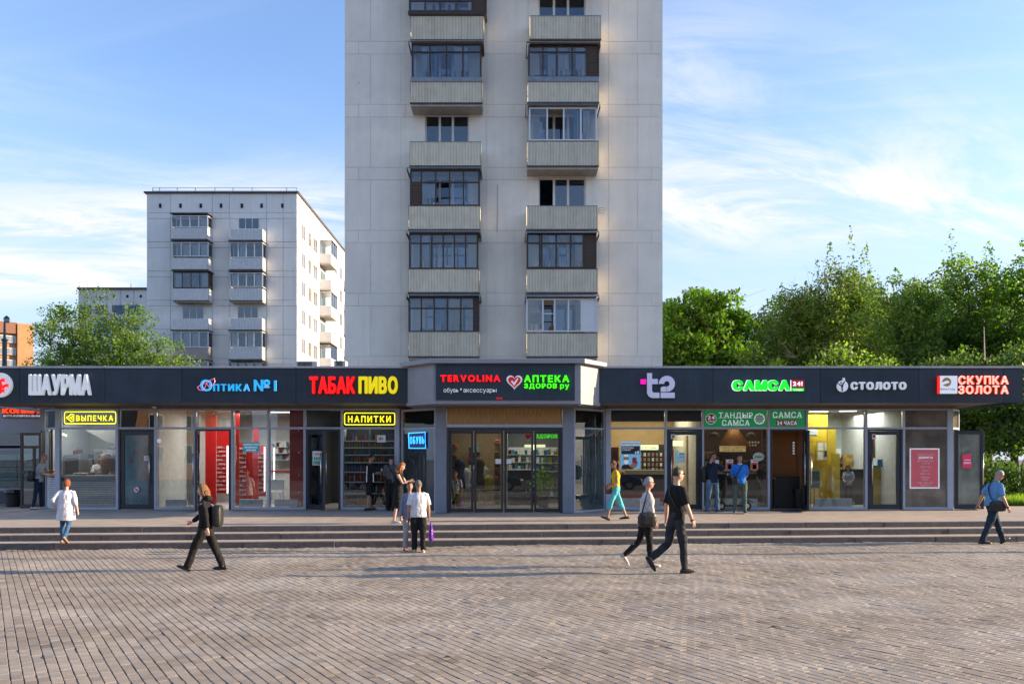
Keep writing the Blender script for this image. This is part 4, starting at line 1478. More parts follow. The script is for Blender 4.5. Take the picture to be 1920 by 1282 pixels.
# side windows and balconies (long sunlit side)
def sidewin(y, zc_, w_=1.4, h=1.5):
  b = MB(); x = BX1 + 0.02
  b.box(x, y - w_ / 2, zc_ - h / 2, x + 0.03, y + w_ / 2, zc_ + h / 2)
  o = bb(b, 'window', m_white)
  for s_ in (-1, 1):
    q = MB(); q.box(x + 0.031, y + (s_ * w_ / 4) - w_ / 4 + 0.06, zc_ - h / 2 + 0.07, x + 0.036, y + (s_ * w_ / 4) + w_ / 4 - 0.06, zc_ + h / 2 - 0.07); q.build('pane', mat('side_pane_amber', (0.10, 0.09, 0.08), 0.12, spec=0.8), o)
for i in range(9):
  zc_ = ZR - FL2 * (i + 0.5) + 0.1
  if zc_ < 3: continue
  for y in (79.8, 82.3, 84.6): sidewin(y, zc_)
  for y in (94.5, 97.2, 105.0, 110.0, 115.0): sidewin(y, zc_)
for (yc, dep, kinds) in ((88.0, 1.2, 'gngngno'), (100.5, 1.2, 'nngnogn')):
  for i in range(8):
    z0 = ZR - FL2 * (i + 1) + 0.15
    if z0 < 3: continue
    x = BX1 + 0.03
    sb = MB(); sb.box(x, yc - 1.5, z0 - 0.15, x + dep - 0.04, yc + 1.5, z0)
    o = bb(sb, 'balcony', m_slab)
    q = MB(); q.box(x + dep - 0.04, yc - 1.5, z0, x + dep, yc + 1.5, z0 + 1.0); q.box(x, yc - 1.5, z0 + 0.005, x + dep - 0.045, yc - 1.46, z0 + 1.0); q.build('parapet', m_wsheet, o)
    q = MB(); q.box(x - 0.004, yc - 1.2, z0 + 0.1, x + 0.02, yc + 1.2, z0 + 2.1); q.build('window', m_bluecurt, o)
    if kinds[i % 7] == 'g':
      fm = [m_white, m_wd, m_white][i % 3]
      q = MB()
      for yy in (yc - 1.5, yc - 0.5, yc + 0.5, yc + 1.44): q.box(x + dep - 0.05, yy, z0 + 1.005, x + dep, yy + 0.06, z0 + 2.4)
      q.box(x, yc - 1.5, z0 + 2.405, x + dep + 0.1, yc + 1.5, z0 + 2.46)
      q.box(x, yc - 1.5, z0 + 1.005, x + 0.06, yc - 1.45, z0 + 2.4)
      q.build('glazing_frame', fm, o)
      q = MB(); q.box(x + dep - 0.03, yc - 1.44, z0 + 1.01, x + dep - 0.02, yc + 1.43, z0 + 2.4); q.box(x + 0.065, yc - 1.48, z0 + 1.01, x + dep - 0.06, yc - 1.47, z0 + 2.4); q.build('pane', m_pane, o)
# ------------------------------------------------------------------ third block, far left behind the trees
Y3 = 121.0
t3 = thing('apartment_block', 'low far grey apartment block half hidden behind the sparse tree on the left', 'building', (PX(210, Y3), Y3, 0))
B3 = Vector(t3.location)
def b3(mb, name, m_):
  o = mb.build(name, m_, t3); o.location = -B3; return o
b = MB(); b.box(PX(147, Y3), Y3, -0.1, PX(330, Y3), Y3 + 14, PZ(543, Y3)); b3(b, 'wall', mat('far_panel_wall', (0.62, 0.60, 0.57), 0.9, scale=0.2, var=0.1))
b = MB(); b.box(PX(146, Y3), Y3 - 0.3, PZ(542.8, Y3), PX(331, Y3), Y3 + 14.2, PZ(539.5, Y3)); b3(b, 'roof', m_tin)
for x in (214, 239, 264):
  b = MB(); xx = PX(x, Y3); b.box(xx - 0.15, Y3 - 0.04, PZ(558, Y3), xx + 0.15, Y3 - 0.005, PZ(553, Y3)); b3(b, 'vent', m_dark)
for i in range(5):
  for x in (160, 190, 222, 250):
    b = MB(); xx = PX(x, Y3); yy = 572 + i * 35
    b.box(xx - 0.9, Y3 - 0.04, PZ(yy + 17, Y3), xx + 0.9, Y3 - 0.006, PZ(yy, Y3)); b3(b, 'window', m_bluecurt)
for x in (226, 251, 200, 176):
  b = MB(); xx = PX(x, Y3); b.box(xx - 0.04, Y3 - 0.03, 3, xx + 0.04, Y3 - 0.004, PZ(544, Y3)); b3(b, 'panel_seam', m_joint2)
b = MB()
b.tube([(PX(234, Y3), Y3 + 2, PZ(541, Y3)), (PX(234, Y3), Y3 + 2, PZ(526, Y3))], 0.06, 5)
b.tube([(PX(255, Y3), Y3 + 2, PZ(541, Y3)), (PX(272, Y3), Y3 + 2, PZ(528, Y3))], 0.04, 5)
b3(b, 'aerial', m_tin)
# ------------------------------------------------------------------ orange brick block, far left
Y4 = 190.0
m_obrick = mat('orange_brick', (0.40, 0.205, 0.10), 0.85, scale=0.6, var=0.14, dirt=0.2, dirtcol=(0.3, 0.15, 0.08))
t4 = thing('brick_building', 'orange brick apartment building catching the sun at the far left edge', 'building', (PX(30, Y4), Y4, 0))
B4 = Vector(t4.location)
ang = R(40)                             # its long face looks towards the low sun
RM = Matrix.Rotation(ang, 4, 'Z')
def b4(x0, x1, y0, y1, z0, z1, name, m_):
  b = MB(); b.box(x0, y0, z0, x1, y1, z1)
  o = b.build(name, m_, t4); o.rotation_euler = (0, 0, ang); return o
cs = math.cos(ang)
b4(-26, -3.5, 0, 14, -0.1, PZ(575, Y4), 'wall', m_obrick)
b4(-3.45, 3.2, 0.5, 14, -0.1, PZ(605, Y4), 'wall', m_obrick)
b4(0.2, 3.4, -0.6, 0.45, -0.1, PZ(607, Y4), 'wall', m_obrick)
b4(-3.4, 0.1, -0.35, 0.45, PZ(626, Y4), PZ(605, Y4), 'wall', mat('shaded_brown_brick', (0.22, 0.11, 0.07), 0.85))  # darker copy of the orange brick with shade put into its colour
for i in range(6):
  ya = 630 + i * 22.5
  o = b4(-3.3, 0.05, 0.1, 0.45, PZ(ya + 13, Y4), PZ(ya, Y4), 'window', m_white)
  for j in range(3):
    q = MB(); q.box(-3.2 + j * 1.08, 0.05, PZ(ya + 12, Y4), -2.25 + j * 1.08, 0.095, PZ(ya + 1.2, Y4)); q.build('pane', mat('far_window_glass', (0.2, 0.22, 0.24), 0.1, spec=0.8), o)
# ------------------------------------------------------------------ street lamp behind the pavilion
Yl = 46.0
m_lampm = mat('dark_blue_lamp_metal', (0.03, 0.04, 0.055), 0.45)
tl = thing('street_lamp', 'dark street lamp with a pointed glass lantern behind the left end of the shop roof', 'street lamp', (PX(8.5, Yl), Yl, 0))
b = MB(); b.lathe([(0.12, 0), (0.12, PZ(640, Yl)), (0.16, PZ(640, Yl) + 0.02), (0.16, PZ(636, Yl)), (0.07, PZ(634, Yl)), (0.05, PZ(604, Yl))], (0, 0, 0), 10); b.build('pole', m_lampm, tl)
zl = PZ(605, Yl)
b = MB(); b.lathe([(0.08, 0), (0.13, 0.02), (0.15, 0.12), (0.13, 0.24)], (0.12, 0, zl), 10); b.build('lantern_glass', mat('lantern_glass', (0.25, 0.28, 0.32), 0.2), tl, smooth=True)
b = MB(); b.lathe([(0.16, 0.24), (0.10, 0.33), (0.015, 0.40)], (0.12, 0, zl), 10)
for k in range(5):
  a = k * 2 * math.pi / 5
  b.tube([(0.12 + 0.11 * math.cos(a), 0.11 * math.sin(a), zl), (0.12 + 0.165 * math.cos(a), 0.165 * math.sin(a), zl + 0.24)], 0.012, 4)
b.build('lantern_cap', m_lampm, tl)
# lamp copy added out of view at right, casts a shadow over the plaza
tl2 = copy_tree(tl); tl2.location = (25.5, 18.4, 0); tl2['label'] = 'unseen street lamp added right of the paved plaza to cast a shadow'
# ------------------------------------------------------------------ neighbouring kiosk at the far left
Yn = 27.2
m_nk = mat('pale_grey_kiosk', (0.36, 0.38, 0.42), 0.55, scale=1.5, var=0.08)
kz = PZ(950, Yn)
tk = thing('copy_shop', 'pale grey copy shop pavilion beyond the left end of the shop row', 'building', (PX(30, Yn), Yn, kz))
K0 = Vector(tk.location)
def kb(mb, name, m_, **k):
  o = mb.build(name, m_, tk, **k); o.location = -K0; return o
kx0, kx1 = PX(-160, Yn), PX(86, Yn)
b = MB(); b.box(kx0, Yn, PZ(812, Yn), kx1, Yn + 6, PZ(750, Yn)); kb(b, 'fascia', m_nk)
b = MB(); b.add([(kx0, Yn - 0.25, PZ(742, Yn)), (kx1, Yn - 0.25, PZ(774, Yn)), (kx1, Yn + 5, PZ(774, Yn)), (kx0, Yn + 5, PZ(742, Yn)),
         (kx0, Yn - 0.25, PZ(734, Yn)), (kx1, Yn - 0.25, PZ(768, Yn)), (kx1, Yn + 5, PZ(768, Yn)), (kx0, Yn + 5, PZ(734, Yn))],
        [(0, 3, 2, 1), (4, 5, 6, 7), (0, 1, 5, 4), (1, 2, 6, 5), (2, 3, 7, 6), (3, 0, 4, 7)])
kb(b, 'sloping_roof_edge', m_coping)
b = MB(); b.box(kx0, Yn + 0.02, PZ(950, Yn) - 0.1, kx1, Yn + 0.3, PZ(920, Yn)); kb(b, 'base_wall', mat('slate_base', (0.07, 0.085, 0.10), 0.6))
b = MB(); b.box(kx0, Yn + 0.05, PZ(919.8, Yn), kx1, Yn + 0.12, PZ(915, Yn)); b.box(kx0, Yn + 0.05, PZ(845, Yn), kx1, Yn + 0.12, PZ(840, Yn)); b.box(kx0, Yn + 0.05, PZ(835, Yn), kx1, Yn + 0.12, PZ(832, Yn)); kb(b, 'window_frame', m_nk)
b = MB(); b.box(kx0, Yn + 0.09, PZ(914.8, Yn), kx1, Yn + 0.1, PZ(845.2, Yn)); kb(b, 'pane', m_glass)
b = MB(); b.box(kx0, Yn + 0.09, PZ(831.8, Yn), kx1, Yn + 0.1, PZ(812.2, Yn)); kb(b, 'upper_pane', m_glass)
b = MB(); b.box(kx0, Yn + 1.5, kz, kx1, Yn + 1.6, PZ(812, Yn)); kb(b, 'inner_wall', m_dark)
for i in range(5):
  for j in range(4):
    b = MB(); xx = kx0 + 0.15 + j * 1.05; zz = PZ(912, Yn) + i * 0.22
    b.box(xx, Yn + 0.16, zz, xx + 1.0, Yn + 0.6, zz + 0.18); kb(b, 'paper_stack', mat('turquoise_paper', (0.20, 0.42, 0.46), 0.8, scale=12, var=0.3))
# bin with a black bag
yb_ = 25.6
tb_ = thing('litter_bin', 'black litter bin lined with a bag by the copy shop wall', 'bin', (PX(24, yb_), yb_, ZF))
b = MB(); b.lathe([(0.17, 0), (0.19, 0.02), (0.22, 0.5), (0.225, 0.52)], (0, 0, 0), 14); b.build('drum', m_black, tb_)
b = MB(); b.lathe([(0.235, 0.40), (0.25, 0.44), (0.235, 0.53), (0.20, 0.53)], (0, 0, 0), 14)
b.v = [(x * (1 + 0.05 * noise.noise(Vector((x * 9, y * 9, z * 9)))), y, z + 0.03 * noise.noise(Vector((x * 12, y * 12, 1)))) for x, y, z in b.v]
b.build('bin_bag', mat('black_plastic_bag', (0.01, 0.01, 0.012), 0.25), tb_)
# ------------------------------------------------------------------ across the square, behind the viewer: what the glass mirrors
tsn = thing('street_building', 'sunlit sandstone apartment house across the square behind the viewer', 'building', (-32, -34, 0))
tsn.rotation_euler = (0, 0, R(-32))
m_sand2 = mat('sand_render', (0.36, 0.20, 0.11), 0.85, scale=0.5, var=0.08)
b = MB(); b.box(-5, -10, -0.1, 6, 0, 19); b.build('wall', m_sand2, tsn)
b = MB(); b.box(-5.4, -10.4, 19.003, 6.4, 0.5, 19.6); b.build('cornice', m_coping, tsn)
for i in range(6):
  for j in range(3):
    x = -4 + j * 3.4; z = 1.6 + i * 3.0
    b = MB(); b.box(x, 0.005, z, x + 1.5, 0.06, z + 1.7); o = b.build('window', m_white, tsn)
    q = MB(); q.box(x + 0.1, 0.065, z + 0.1, x + 0.7, 0.075, z + 1.6); q.box(x + 0.8, 0.065, z + 0.1, x + 1.4, 0.075, z + 1.6); q.build('pane', mat('street_window_glass', (0.03, 0.035, 0.04), 0.1), o)
tsb = thing('street_building', 'long dark grey-brown building across the street behind the viewer', 'building', (22, -36, 0))
b = MB(); b.box(-46, -10, -0.1, 50, 0, 9.6); b.build('wall', mat('grey_brown_render', (0.10, 0.085, 0.075), 0.85), tsb)
for i in range(3):
  b = MB(); b.box(-45, 0.005, 1.2 + i * 2.8, 49, 0.05, 2.7 + i * 2.8); b.build('window_band', mat('street_window_glass', (0.03, 0.035, 0.04), 0.1), tsb)
def car_profile(L=4.4, H=1.45, W=1.78):
  return [(-L / 2, 0.35), (-L / 2 + 0.05, 0.75), (-L * 0.40, 0.88), (-L * 0.27, 1.35), (-L * 0.12, H), (L * 0.12, H * 0.985), (L * 0.24, 0.98), (L * 0.45, 0.80), (L / 2, 0.62), (L / 2, 0.32)]
def make_car(label, col, loc, rz):
  t = thing('parked_car', label, 'car', loc, rz, group='parked cars')
  W = 0.88
  pr = car_profile()
  m_ = mat('car_paint_' + label.split()[0], col, 0.25, var=0.03, spec=0.6)
  b = MB()
  n = len(pr)
  rows = []
  for (y, s_) in ((-W, 0.93), (-W * 0.9, 1.0), (W * 0.9, 1.0), (W, 0.93)):
    rows.append([(x * (1.0 if abs(y) < W else 0.985), y * (1 if z < 0.9 else 0.86), 0.35 + (z - 0.35) * s_ if z > 0.35 else z) for (x, z) in pr])
  vs = [p for r in rows for p in r]
  fs = []
  for j in range(3):
    for i in range(n - 1): fs.append((j * n + i, j * n + i + 1, (j + 1) * n + i + 1, (j + 1) * n + i))
    fs.append((j * n + n - 1, j * n, (j + 1) * n, (j + 1) * n + n - 1))
  fs.append(tuple(range(n))[::-1]); fs.append(tuple(range(3 * n, 4 * n)))
  b.add(vs, fs)
  b.build('body', m_, t, bevel=0.03)
  g_ = MB()
  for s_ in (-1, 1):
    g_.slab([(-1.12, 0.93), (-0.55, 1.36), (0.45, 1.36), (0.98, 0.96)], s_ * 0.765, s_ * 0.80)
  g_.build('window', mat('car_glass', (0.01, 0.012, 0.015), 0.05, spec=0.9), t)
  g_ = MB(); g_.add([(0.56, -0.62, 1.415), (1.06, -0.72, 0.985), (1.06, 0.72, 0.985), (0.56, 0.62, 1.415)], [(0, 1, 2, 3)]); g_.build('windscreen', MATS['car_glass'], t)
  for sx in (-1.35, 1.38):
    for sy in (-1, 1):
      q = MB(); q.tube([(sx, sy * 0.70, 0.32), (sx, sy * 0.90, 0.32)], 0.32, 18); wh = q.build('wheel', mat('tyre_rubber', (0.012, 0.012, 0.012), 0.9), t)
      q = MB(); q.tube([(sx, sy * 0.895, 0.32), (sx, sy * 0.915, 0.32)], 0.19, 12); q.build('rim', m_steel, wh)
  for sy in (-1, 1):
    q = MB(); q.sphere((2.14, sy * 0.6, 0.66), (0.08, 0.17, 0.08), 8, 6); q.build('headlight', m_white, t)
    q = MB(); q.sphere((-2.17, sy * 0.62, 0.74), (0.05, 0.14, 0.07), 8, 6); q.build('tail_light', mat('red_lens', (0.4, 0.01, 0.01), 0.2), t)
  return t
make_car('dark-blue parked car on the street behind the viewer', (0.02, 0.025, 0.09), (6.5, -7.5, -0.1), R(3))
make_car('black parked car behind the viewer', (0.01, 0.01, 0.01), (12.5, -7.2, -0.1), R(-2))
make_car('graphite parked car behind the viewer', (0.05, 0.05, 0.055), (-1.5, -8.0, -0.1), R(2))
make_car('maroon parked car behind the viewer', (0.1, 0.01, 0.01), (-9.5, -8.2, -0.1), R(1))
make_car('black car parked in the shade of the trees right of the shops', (0.012, 0.012, 0.014), (PX(1850, 33), 33, 0.25), R(20))
# ------------------------------------------------------------------ trees and grass
def leaf_mat(name, col, trans=0.35, var=0.35):
  if name in MATS: return MATS[name]
  m = bpy.data.materials.new(name); m.use_nodes = True
  n, l = m.node_tree.nodes, m.node_tree.links
  n.clear()
  out = n.new('ShaderNodeOutputMaterial')
  g = n.new('ShaderNodeNewGeometry')
  wn = n.new('ShaderNodeTexNoise'); wn.inputs['Scale'].default_value = 0.9; wn.inputs['Detail'].default_value = 6; wn.inputs['Roughness'].default_value = 0.8
  l.new(g.outputs['Position'], wn.inputs['Vector'])
  mr = n.new('ShaderNodeMapRange'); mr.inputs['From Min'].default_value = 0.3; mr.inputs['From Max'].default_value = 0.7; mr.inputs['To Min'].default_value = 1 - var; mr.inputs['To Max'].default_value = 1 + var
  l.new(wn.outputs['Fac'], mr.inputs['Value'])
  at = n.new('ShaderNodeMapRange'); at.inputs['To Min'].default_value = 0.7; at.inputs['To Max'].default_value = 1.35
  l.new(g.outputs['Random Per Island'], at.inputs['Value'])
  mu = n.new('ShaderNodeMath'); mu.operation = 'MULTIPLY'; l.new(mr.outputs[0], mu.inputs[0]); l.new(at.outputs[0], mu.inputs[1])
  sc_ = n.new('ShaderNodeVectorMath'); sc_.operation = 'SCALE'; sc_.inputs[0].default_value = col; l.new(mu.outputs[0], sc_.inputs['Scale'])
  d = n.new('ShaderNodeBsdfPrincipled'); d.inputs['Roughness'].default_value = 0.5; d.inputs['Specular IOR Level'].default_value = 0.35
  l.new(sc_.outputs[0], d.inputs['Base Color'])
  t = n.new('ShaderNodeBsdfTranslucent')
  s2 = n.new('ShaderNodeVectorMath'); s2.operation = 'MULTIPLY'; l.new(sc_.outputs[0], s2.inputs[0]); s2.inputs[1].default_value = (1.7, 1.9, 0.5)
  l.new(s2.outputs[0], t.inputs[0])
  mx = n.new('ShaderNodeMixShader'); mx.inputs[0].default_value = trans
  l.new(d.outputs[0], mx.inputs[1]); l.new(t.outputs[0], mx.inputs[2]); l.new(mx.outputs[0], out.inputs[0])
  MATS[name] = m
  return m
m_bark = mat('grey_brown_bark', (0.075, 0.058, 0.045), 0.9, scale=5, var=0.35, stretch=(4, 4, 0.7))
m_birchbark = mat('pale_birch_bark', (0.42, 0.36, 0.30), 0.8, scale=3, var=0.3, dirt=0.6, dirtcol=(0.05, 0.045, 0.04), stretch=(1, 1, 4))
def leaf_cloud(pts, size, rng, droop=0.0, nrm=None, jitter=1.0):
  """pts (N,3) -> leaf quads (folded rhombi) as arrays"""
  N = len(pts)
  d = rng.normal(size=(N, 3)); d[:, 2] -= droop; d /= np.linalg.norm(d, axis=1)[:, None]
  e = rng.normal(size=(N, 3)); e -= d * (e * d).sum(1)[:, None]; e /= np.linalg.norm(e, axis=1)[:, None]
  s = size * rng.uniform(0.6, 1.35, N)[:, None]
  a = pts; b_ = pts + d * s * 0.5 + e * s * 0.33; c = pts + d * s; f = pts + d * s * 0.5 - e * s * 0.33
  v = np.stack([a, b_, c, f], 1).reshape(-1, 3)
  return v
def quads_mesh(name, v, m_):
  N = len(v) // 4
  me = bpy.data.meshes.new(name)
  me.vertices.add(4 * N); me.vertices.foreach_set('co', v.astype(np.float32).ravel())
  me.loops.add(4 * N); me.loops.foreach_set('vertex_index', np.arange(4 * N, dtype=np.int32))
  me.polygons.add(N); me.polygons.foreach_set('loop_start', np.arange(0, 4 * N, 4, dtype=np.int32))
  try: me.polygons.foreach_set('loop_total', np.full(N, 4, dtype=np.int32))
  except Exception: pass
  me.materials.append(m_); me.update(calc_edges=True); me.validate()
  return me
def tree(label, loc, H, crown, n_clump, per, leaf, lm, bark=None, trunk=0.2, seed=1, clump_r=(0.6, 1.1), droop=0.0, shell=0.55, group=None,
     lean=(0, 0), zlow=0.25, name='broadleaf_tree', limbs=True, spires=(), flat=0.7, holes=0.0, strand=0.0):
  """crown: list of ellipsoids (x, y, z, rx, ry, rz) relative to the foot; clumps fill them, limbs reach each clump"""
  rng = np.random.default_rng(seed)
  rr = random.Random(seed)
  t = thing(name, label, 'tree', loc, group=group)
  bark = bark or m_bark
  vol = np.array([c[3] * c[4] * c[5] for c in crown]); vol = vol / vol.sum()
  clumps = []
  tries = 0
  while len(clumps) < n_clump and tries < n_clump * 20:
    tries += 1
    c = crown[rng.choice(len(crown), p=vol)]
    d = rng.normal(size=3); d /= np.linalg.norm(d)
    r = rng.uniform(shell, 1.0) if rng.random() < 0.8 else rng.uniform(0, 1)
    p = np.array([c[0] + d[0] * r * c[3], c[1] + d[1] * r * c[4], c[2] + d[2] * r * c[5]])
    if p[2] < H * zlow * 0.6: continue
    clumps.append(p)
  clumps = np.array(clumps)
  pts = []
  for p in clumps:
    rad = rng.uniform(*clump_r)
    k = int(per * (rad / clump_r[1]) ** 2 * rng.uniform(0.6, 1.4))
    d = rng.normal(size=(k, 3)); d /= np.linalg.norm(d, axis=1)[:, None]
    r = rad * rng.uniform(0.35, 1.0, k)[:, None] ** 0.7
    q = p + d * r * np.array([1, 1, flat])
    if strand > 0:      # hanging strands
      q[:, 2] -= np.abs(rng.normal(size=k)) * strand
    pts.append(q)
  for (sx, sy, z0, z1, w_) in spires:     # thin leafy shoots above the crown
    k = 70
    zz = rng.uniform(0, 1, k)
    q = np.stack([sx + rng.normal(size=k) * w_ * (1.1 - zz) + zz * rr.uniform(-0.3, 0.3), sy + rng.normal(size=k) * w_ * (1.1 - zz), z0 + (z1 - z0) * zz], 1)
    pts.append(q)
  pts = np.concatenate(pts)
  o = link('crown', quads_mesh('crown', leaf_cloud(pts, leaf, rng, droop), lm), t)
  # trunk and limbs
  b = MB()
  top = np.array([lean[0], lean[1], H * 0.8])
  tp = []
  for i in range(9):
    s_ = i / 8
    tp.append((lean[0] * s_ + 0.15 * math.sin(3 * s_ + seed), lean[1] * s_ + 0.1 * math.cos(4 * s_ + seed), H * 0.82 * s_ - (0.1 if i == 0 else 0)))
  b.tube(tp, [trunk * (1.25 if i == 0 else 1) * (1 - 0.88 * i / 8) + 0.012 for i in range(9)], 8)
  b.build('trunk', bark, t, smooth=True)
  if limbs:
    mains = []
    nm = 7
    lb = MB()
    for i in range(nm):
      c = clumps[rng.integers(len(clumps))]
      s0 = rr.uniform(0.25, 0.6)
      base = Vector(tp[min(8, int(s0 * 8))])
      end = Vector(c) * 0.85 + base * 0.15
      mid = base.lerp(end, 0.5) + Vector((rr.uniform(-.3, .3), rr.uniform(-.3, .3), rr.uniform(0.1, 0.5)))
      pl_ = [base, base.lerp(mid, 0.5) + Vector((0, 0, 0.1)), mid, mid.lerp(end, 0.5), end]
      r0 = trunk * (0.5 - 0.3 * s0)
      lb.tube(pl_, [r0, r0 * 0.8, r0 * 0.55, r0 * 0.35, 0.012], 6)
      mains += pl_[1:]
    mains += [Vector(q) for q in tp[3:]]
    mv = np.array([tuple(q) for q in mains])
    for c in clumps:
      dd = np.linalg.norm(mv - c, axis=1) + np.maximum(0, mv[:, 2] - c[2]) * 1.5
      base = Vector(mv[int(np.argmin(dd))]); end = Vector(c)
      mid = base.lerp(end, 0.5) + Vector((rr.uniform(-.2, .2), rr.uniform(-.2, .2), rr.uniform(-0.05, 0.25)))
      lb.tube([base, mid, end], [0.028, 0.015, 0.006], 4, cap=False)
      for _ in range(3):
        e2 = end + Vector((rr.gauss(0, 1), rr.gauss(0, 1), rr.gauss(0.2, 0.7))) * clump_r[1] * 0.7
        lb.tube([mid.lerp(end, 0.6), e2], [0.012, 0.004], 3, cap=False)
    lb.build('branches', bark, t, smooth=True)
  return t
L1 = leaf_mat('maple_leaf', (0.080, 0.165, 0.020), 0.5)
L2 = leaf_mat('birch_leaf', (0.13, 0.20, 0.040), 0.45)
L3 = leaf_mat('spring_leaf', (0.125, 0.21, 0.045), 0.48)
L4 = leaf_mat('dark_leaf', (0.07, 0.13, 0.028), 0.4)
L5 = leaf_mat('olive_twig_leaf', (0.10, 0.11, 0.045), 0.3)
L6 = leaf_mat('bright_leaf', (0.15, 0.24, 0.035), 0.5)
# maple by the tower
Ym = 50
cxm = PX(1318, Ym)
tree('dense round maple with bright green leaves just right of the tall tower', (cxm, Ym, 0), 12.5,
   [(-0.6, 0, 7.2, 3.3, 3.0, 4.4), (1.7, 0, 6.6, 2.3, 2.6, 4.0), (-1.6, 0, 5.8, 2.6, 2.6, 3.6), (0.4, 0, 9.4, 2.6, 2.2, 2.8)],
   230, 260, 0.26, L1, trunk=0.26, seed=11, clump_r=(0.55, 0.95), shell=0.7)
# shrubs and saplings in front of it
tree('slim dark young tree between the round maple and the birch', (PX(1412, 46), 46, 0), 8.5, [(0, 0, 5.2, 1.5, 1.4, 3.0)], 60, 110, 0.2, L4, trunk=0.1, seed=12, clump_r=(0.4, 0.8))
# birch
Yb = 52
tree('tall loose birch with drooping olive-green foliage and thin top shoots', (PX(1553, Yb), Yb, 0), 16.3,
   [(0.2, 0, 10.3, 3.1, 2.4, 3.4), (-2.2, 0, 8.6, 2.2, 2.0, 4.0), (2.1, 0, 9.6, 2.0, 2.0, 3.8), (1.0, 0, 13.0, 1.9, 1.2, 1.7), (-1.4, 0, 11.8, 1.6, 1.2, 1.6), (0, 0, 6, 3.4, 2.2, 3.0)],
   460, 260, 0.17, L2, bark=m_birchbark, trunk=0.2, seed=21, clump_r=(0.5, 0.95), droop=0.8, strand=0.5, flat=0.9, name='birch_tree',
   spires=[(1.6, 0, 13.5, 16.6, 0.22), (0.0, 0, 13.5, 15.6, 0.25), (-0.8, 0, 12.5, 14.6, 0.3), (2.6, 0, 12.3, 14.0, 0.25), (-2.8, 0, 11, 13.0, 0.3), (3.4, 0, 11, 12.6, 0.25), (2.2, 0, 14, 15.6, 0.2)])
tree('yellow-green young tree under the birch above the green samsa sign', (PX(1480, 44), 44, 0), 7.2, [(0, 0, 4.6, 2.2, 1.8, 2.6)], 80, 120, 0.16, L6, trunk=0.1, seed=22, clump_r=(0.4, 0.8))
tree('bushy mid-green tree in front of the birch', (PX(1590, 42), 42, 0), 8.6, [(0, 0, 5.4, 2.3, 1.8, 2.7), (1.4, 0, 4.6, 1.8, 1.6, 2.4)], 110, 130, 0.18, L3, trunk=0.13, seed=23, clump_r=(0.45, 0.85))
# thinner trees to the right
tree('airy spring tree with sky showing through, right of the birch', (PX(1690, 46), 46, 0), 12.6, [(0, 0, 9.0, 2.4, 1.5, 3.3), (0.8, 0, 6.5, 2.4, 1.6, 2.6)], 170, 160, 0.17, L3, trunk=0.12, seed=31, clump_r=(0.35, 0.75), spires=[(0, 0, 10.2, 12.6, 0.3), (1.3, 0, 9.8, 11.6, 0.3)])
tree('airy tall tree with several thin stems above the lottery sign', (PX(1755, 48), 48, 0), 11.6, [(0, 0, 7.8, 2.0, 1.5, 3.4), (-0.8, 0, 5, 1.8, 1.6, 2.0)], 170, 160, 0.17, L3, trunk=0.12, seed=32, clump_r=(0.35, 0.75), spires=[(-0.6, 0, 10, 12.2, 0.3), (0.9, 0, 10, 12.4, 0.3)])
tree('tall leafy poplar with a leaning top shoot near the right edge', (PX(1822, 47), 47, 0), 14.4, [(0, 0, 9.8, 1.8, 1.5, 3.4), (0.6, 0, 6.8, 2.2, 1.7, 2.8), (-0.9, 0, 12.3, 0.9, 0.8, 1.7)], 220, 160, 0.17, L3, trunk=0.16, seed=33, clump_r=(0.4, 0.8),
   spires=[(-1.2, 0, 12, 15.2, 0.32), (0.8, 0, 12, 14.3, 0.3), (1.8, 0, 10.8, 12.9, 0.3)])
tree('dense tree at the right edge of the square with dark trunk', (PX(1900, 45), 45, 0), 13.2, [(0.4, 0, 9.4, 2.4, 1.8, 3.5), (0.2, 0, 5.8, 2.9, 2.0, 3.6)], 230, 170, 0.18, L1, trunk=0.22, seed=34, clump_r=(0.45, 0.85), spires=[(-1.2, 0, 11.4, 13.4, 0.3), (0.5, 0, 12, 14.0, 0.4)])
tree('broad green tree filling the gap behind the gold buyer sign', (PX(1780, 40), 40, 0), 7.2, [(0, 0, 4.6, 3.4, 1.8, 2.2)], 130, 140, 0.19, L4, trunk=0.15, seed=35, clump_r=(0.45, 0.85))
tree('low bright-leaved tree above the roof between lottery and gold signs', (PX(1690, 38.5), 38.5, 0), 6.6, [(0, 0, 4.3, 2.3, 1.6, 2.0)], 90, 130, 0.19, L6, trunk=0.12, seed=36, clump_r=(0.4, 0.8))
tree('dark leafy tree behind the open glass door at the right', (PX(1850, 37), 37, 0.3), 7.0, [(0.3, 0, 4.3, 2.7, 1.6, 2.4)], 150, 160, 0.17, L4, trunk=0.16, seed=37, clump_r=(0.4, 0.8))
tree('dark spreading tree beside the grass at the right edge', (PX(1935, 34), 34, 0.3), 6.6, [(0, 0, 4.0, 2.5, 1.6, 2.4)], 130, 160, 0.16, L4, trunk=0.15, seed=38, clump_r=(0.4, 0.75))
# backdrop of denser wood behind, so only chinks of sky show low down
for i, (px_, Yy, lb_) in enumerate(((1275, 60, 'dark tree behind the round maple next to the tower wall'), (1440, 64, 'far dark tree in the gap between maple and birch'), (1640, 62, 'far tree behind the right side of the birch'),
                  (1730, 60, 'far tree behind the airy spring trees'), (1860, 58, 'far tree behind the poplar at the right'))):
  tree(lb_, (PX(px_, Yy), Yy, 0), 15.5 + (1.8 if i == 3 else 0), [(0, 0, 8.6 + (0.9 if i == 3 else 0), 4.8, 2.4, 5.6 + (0.8 if i == 3 else 0)), (-3.0 if i == 3 else 0.5, 0, 8.8, 3.6, 2.4, 5.6)], 230, 190, 0.22, L4, trunk=0.16, seed=50 + i, clump_r=(0.6, 1.0), limbs=False)
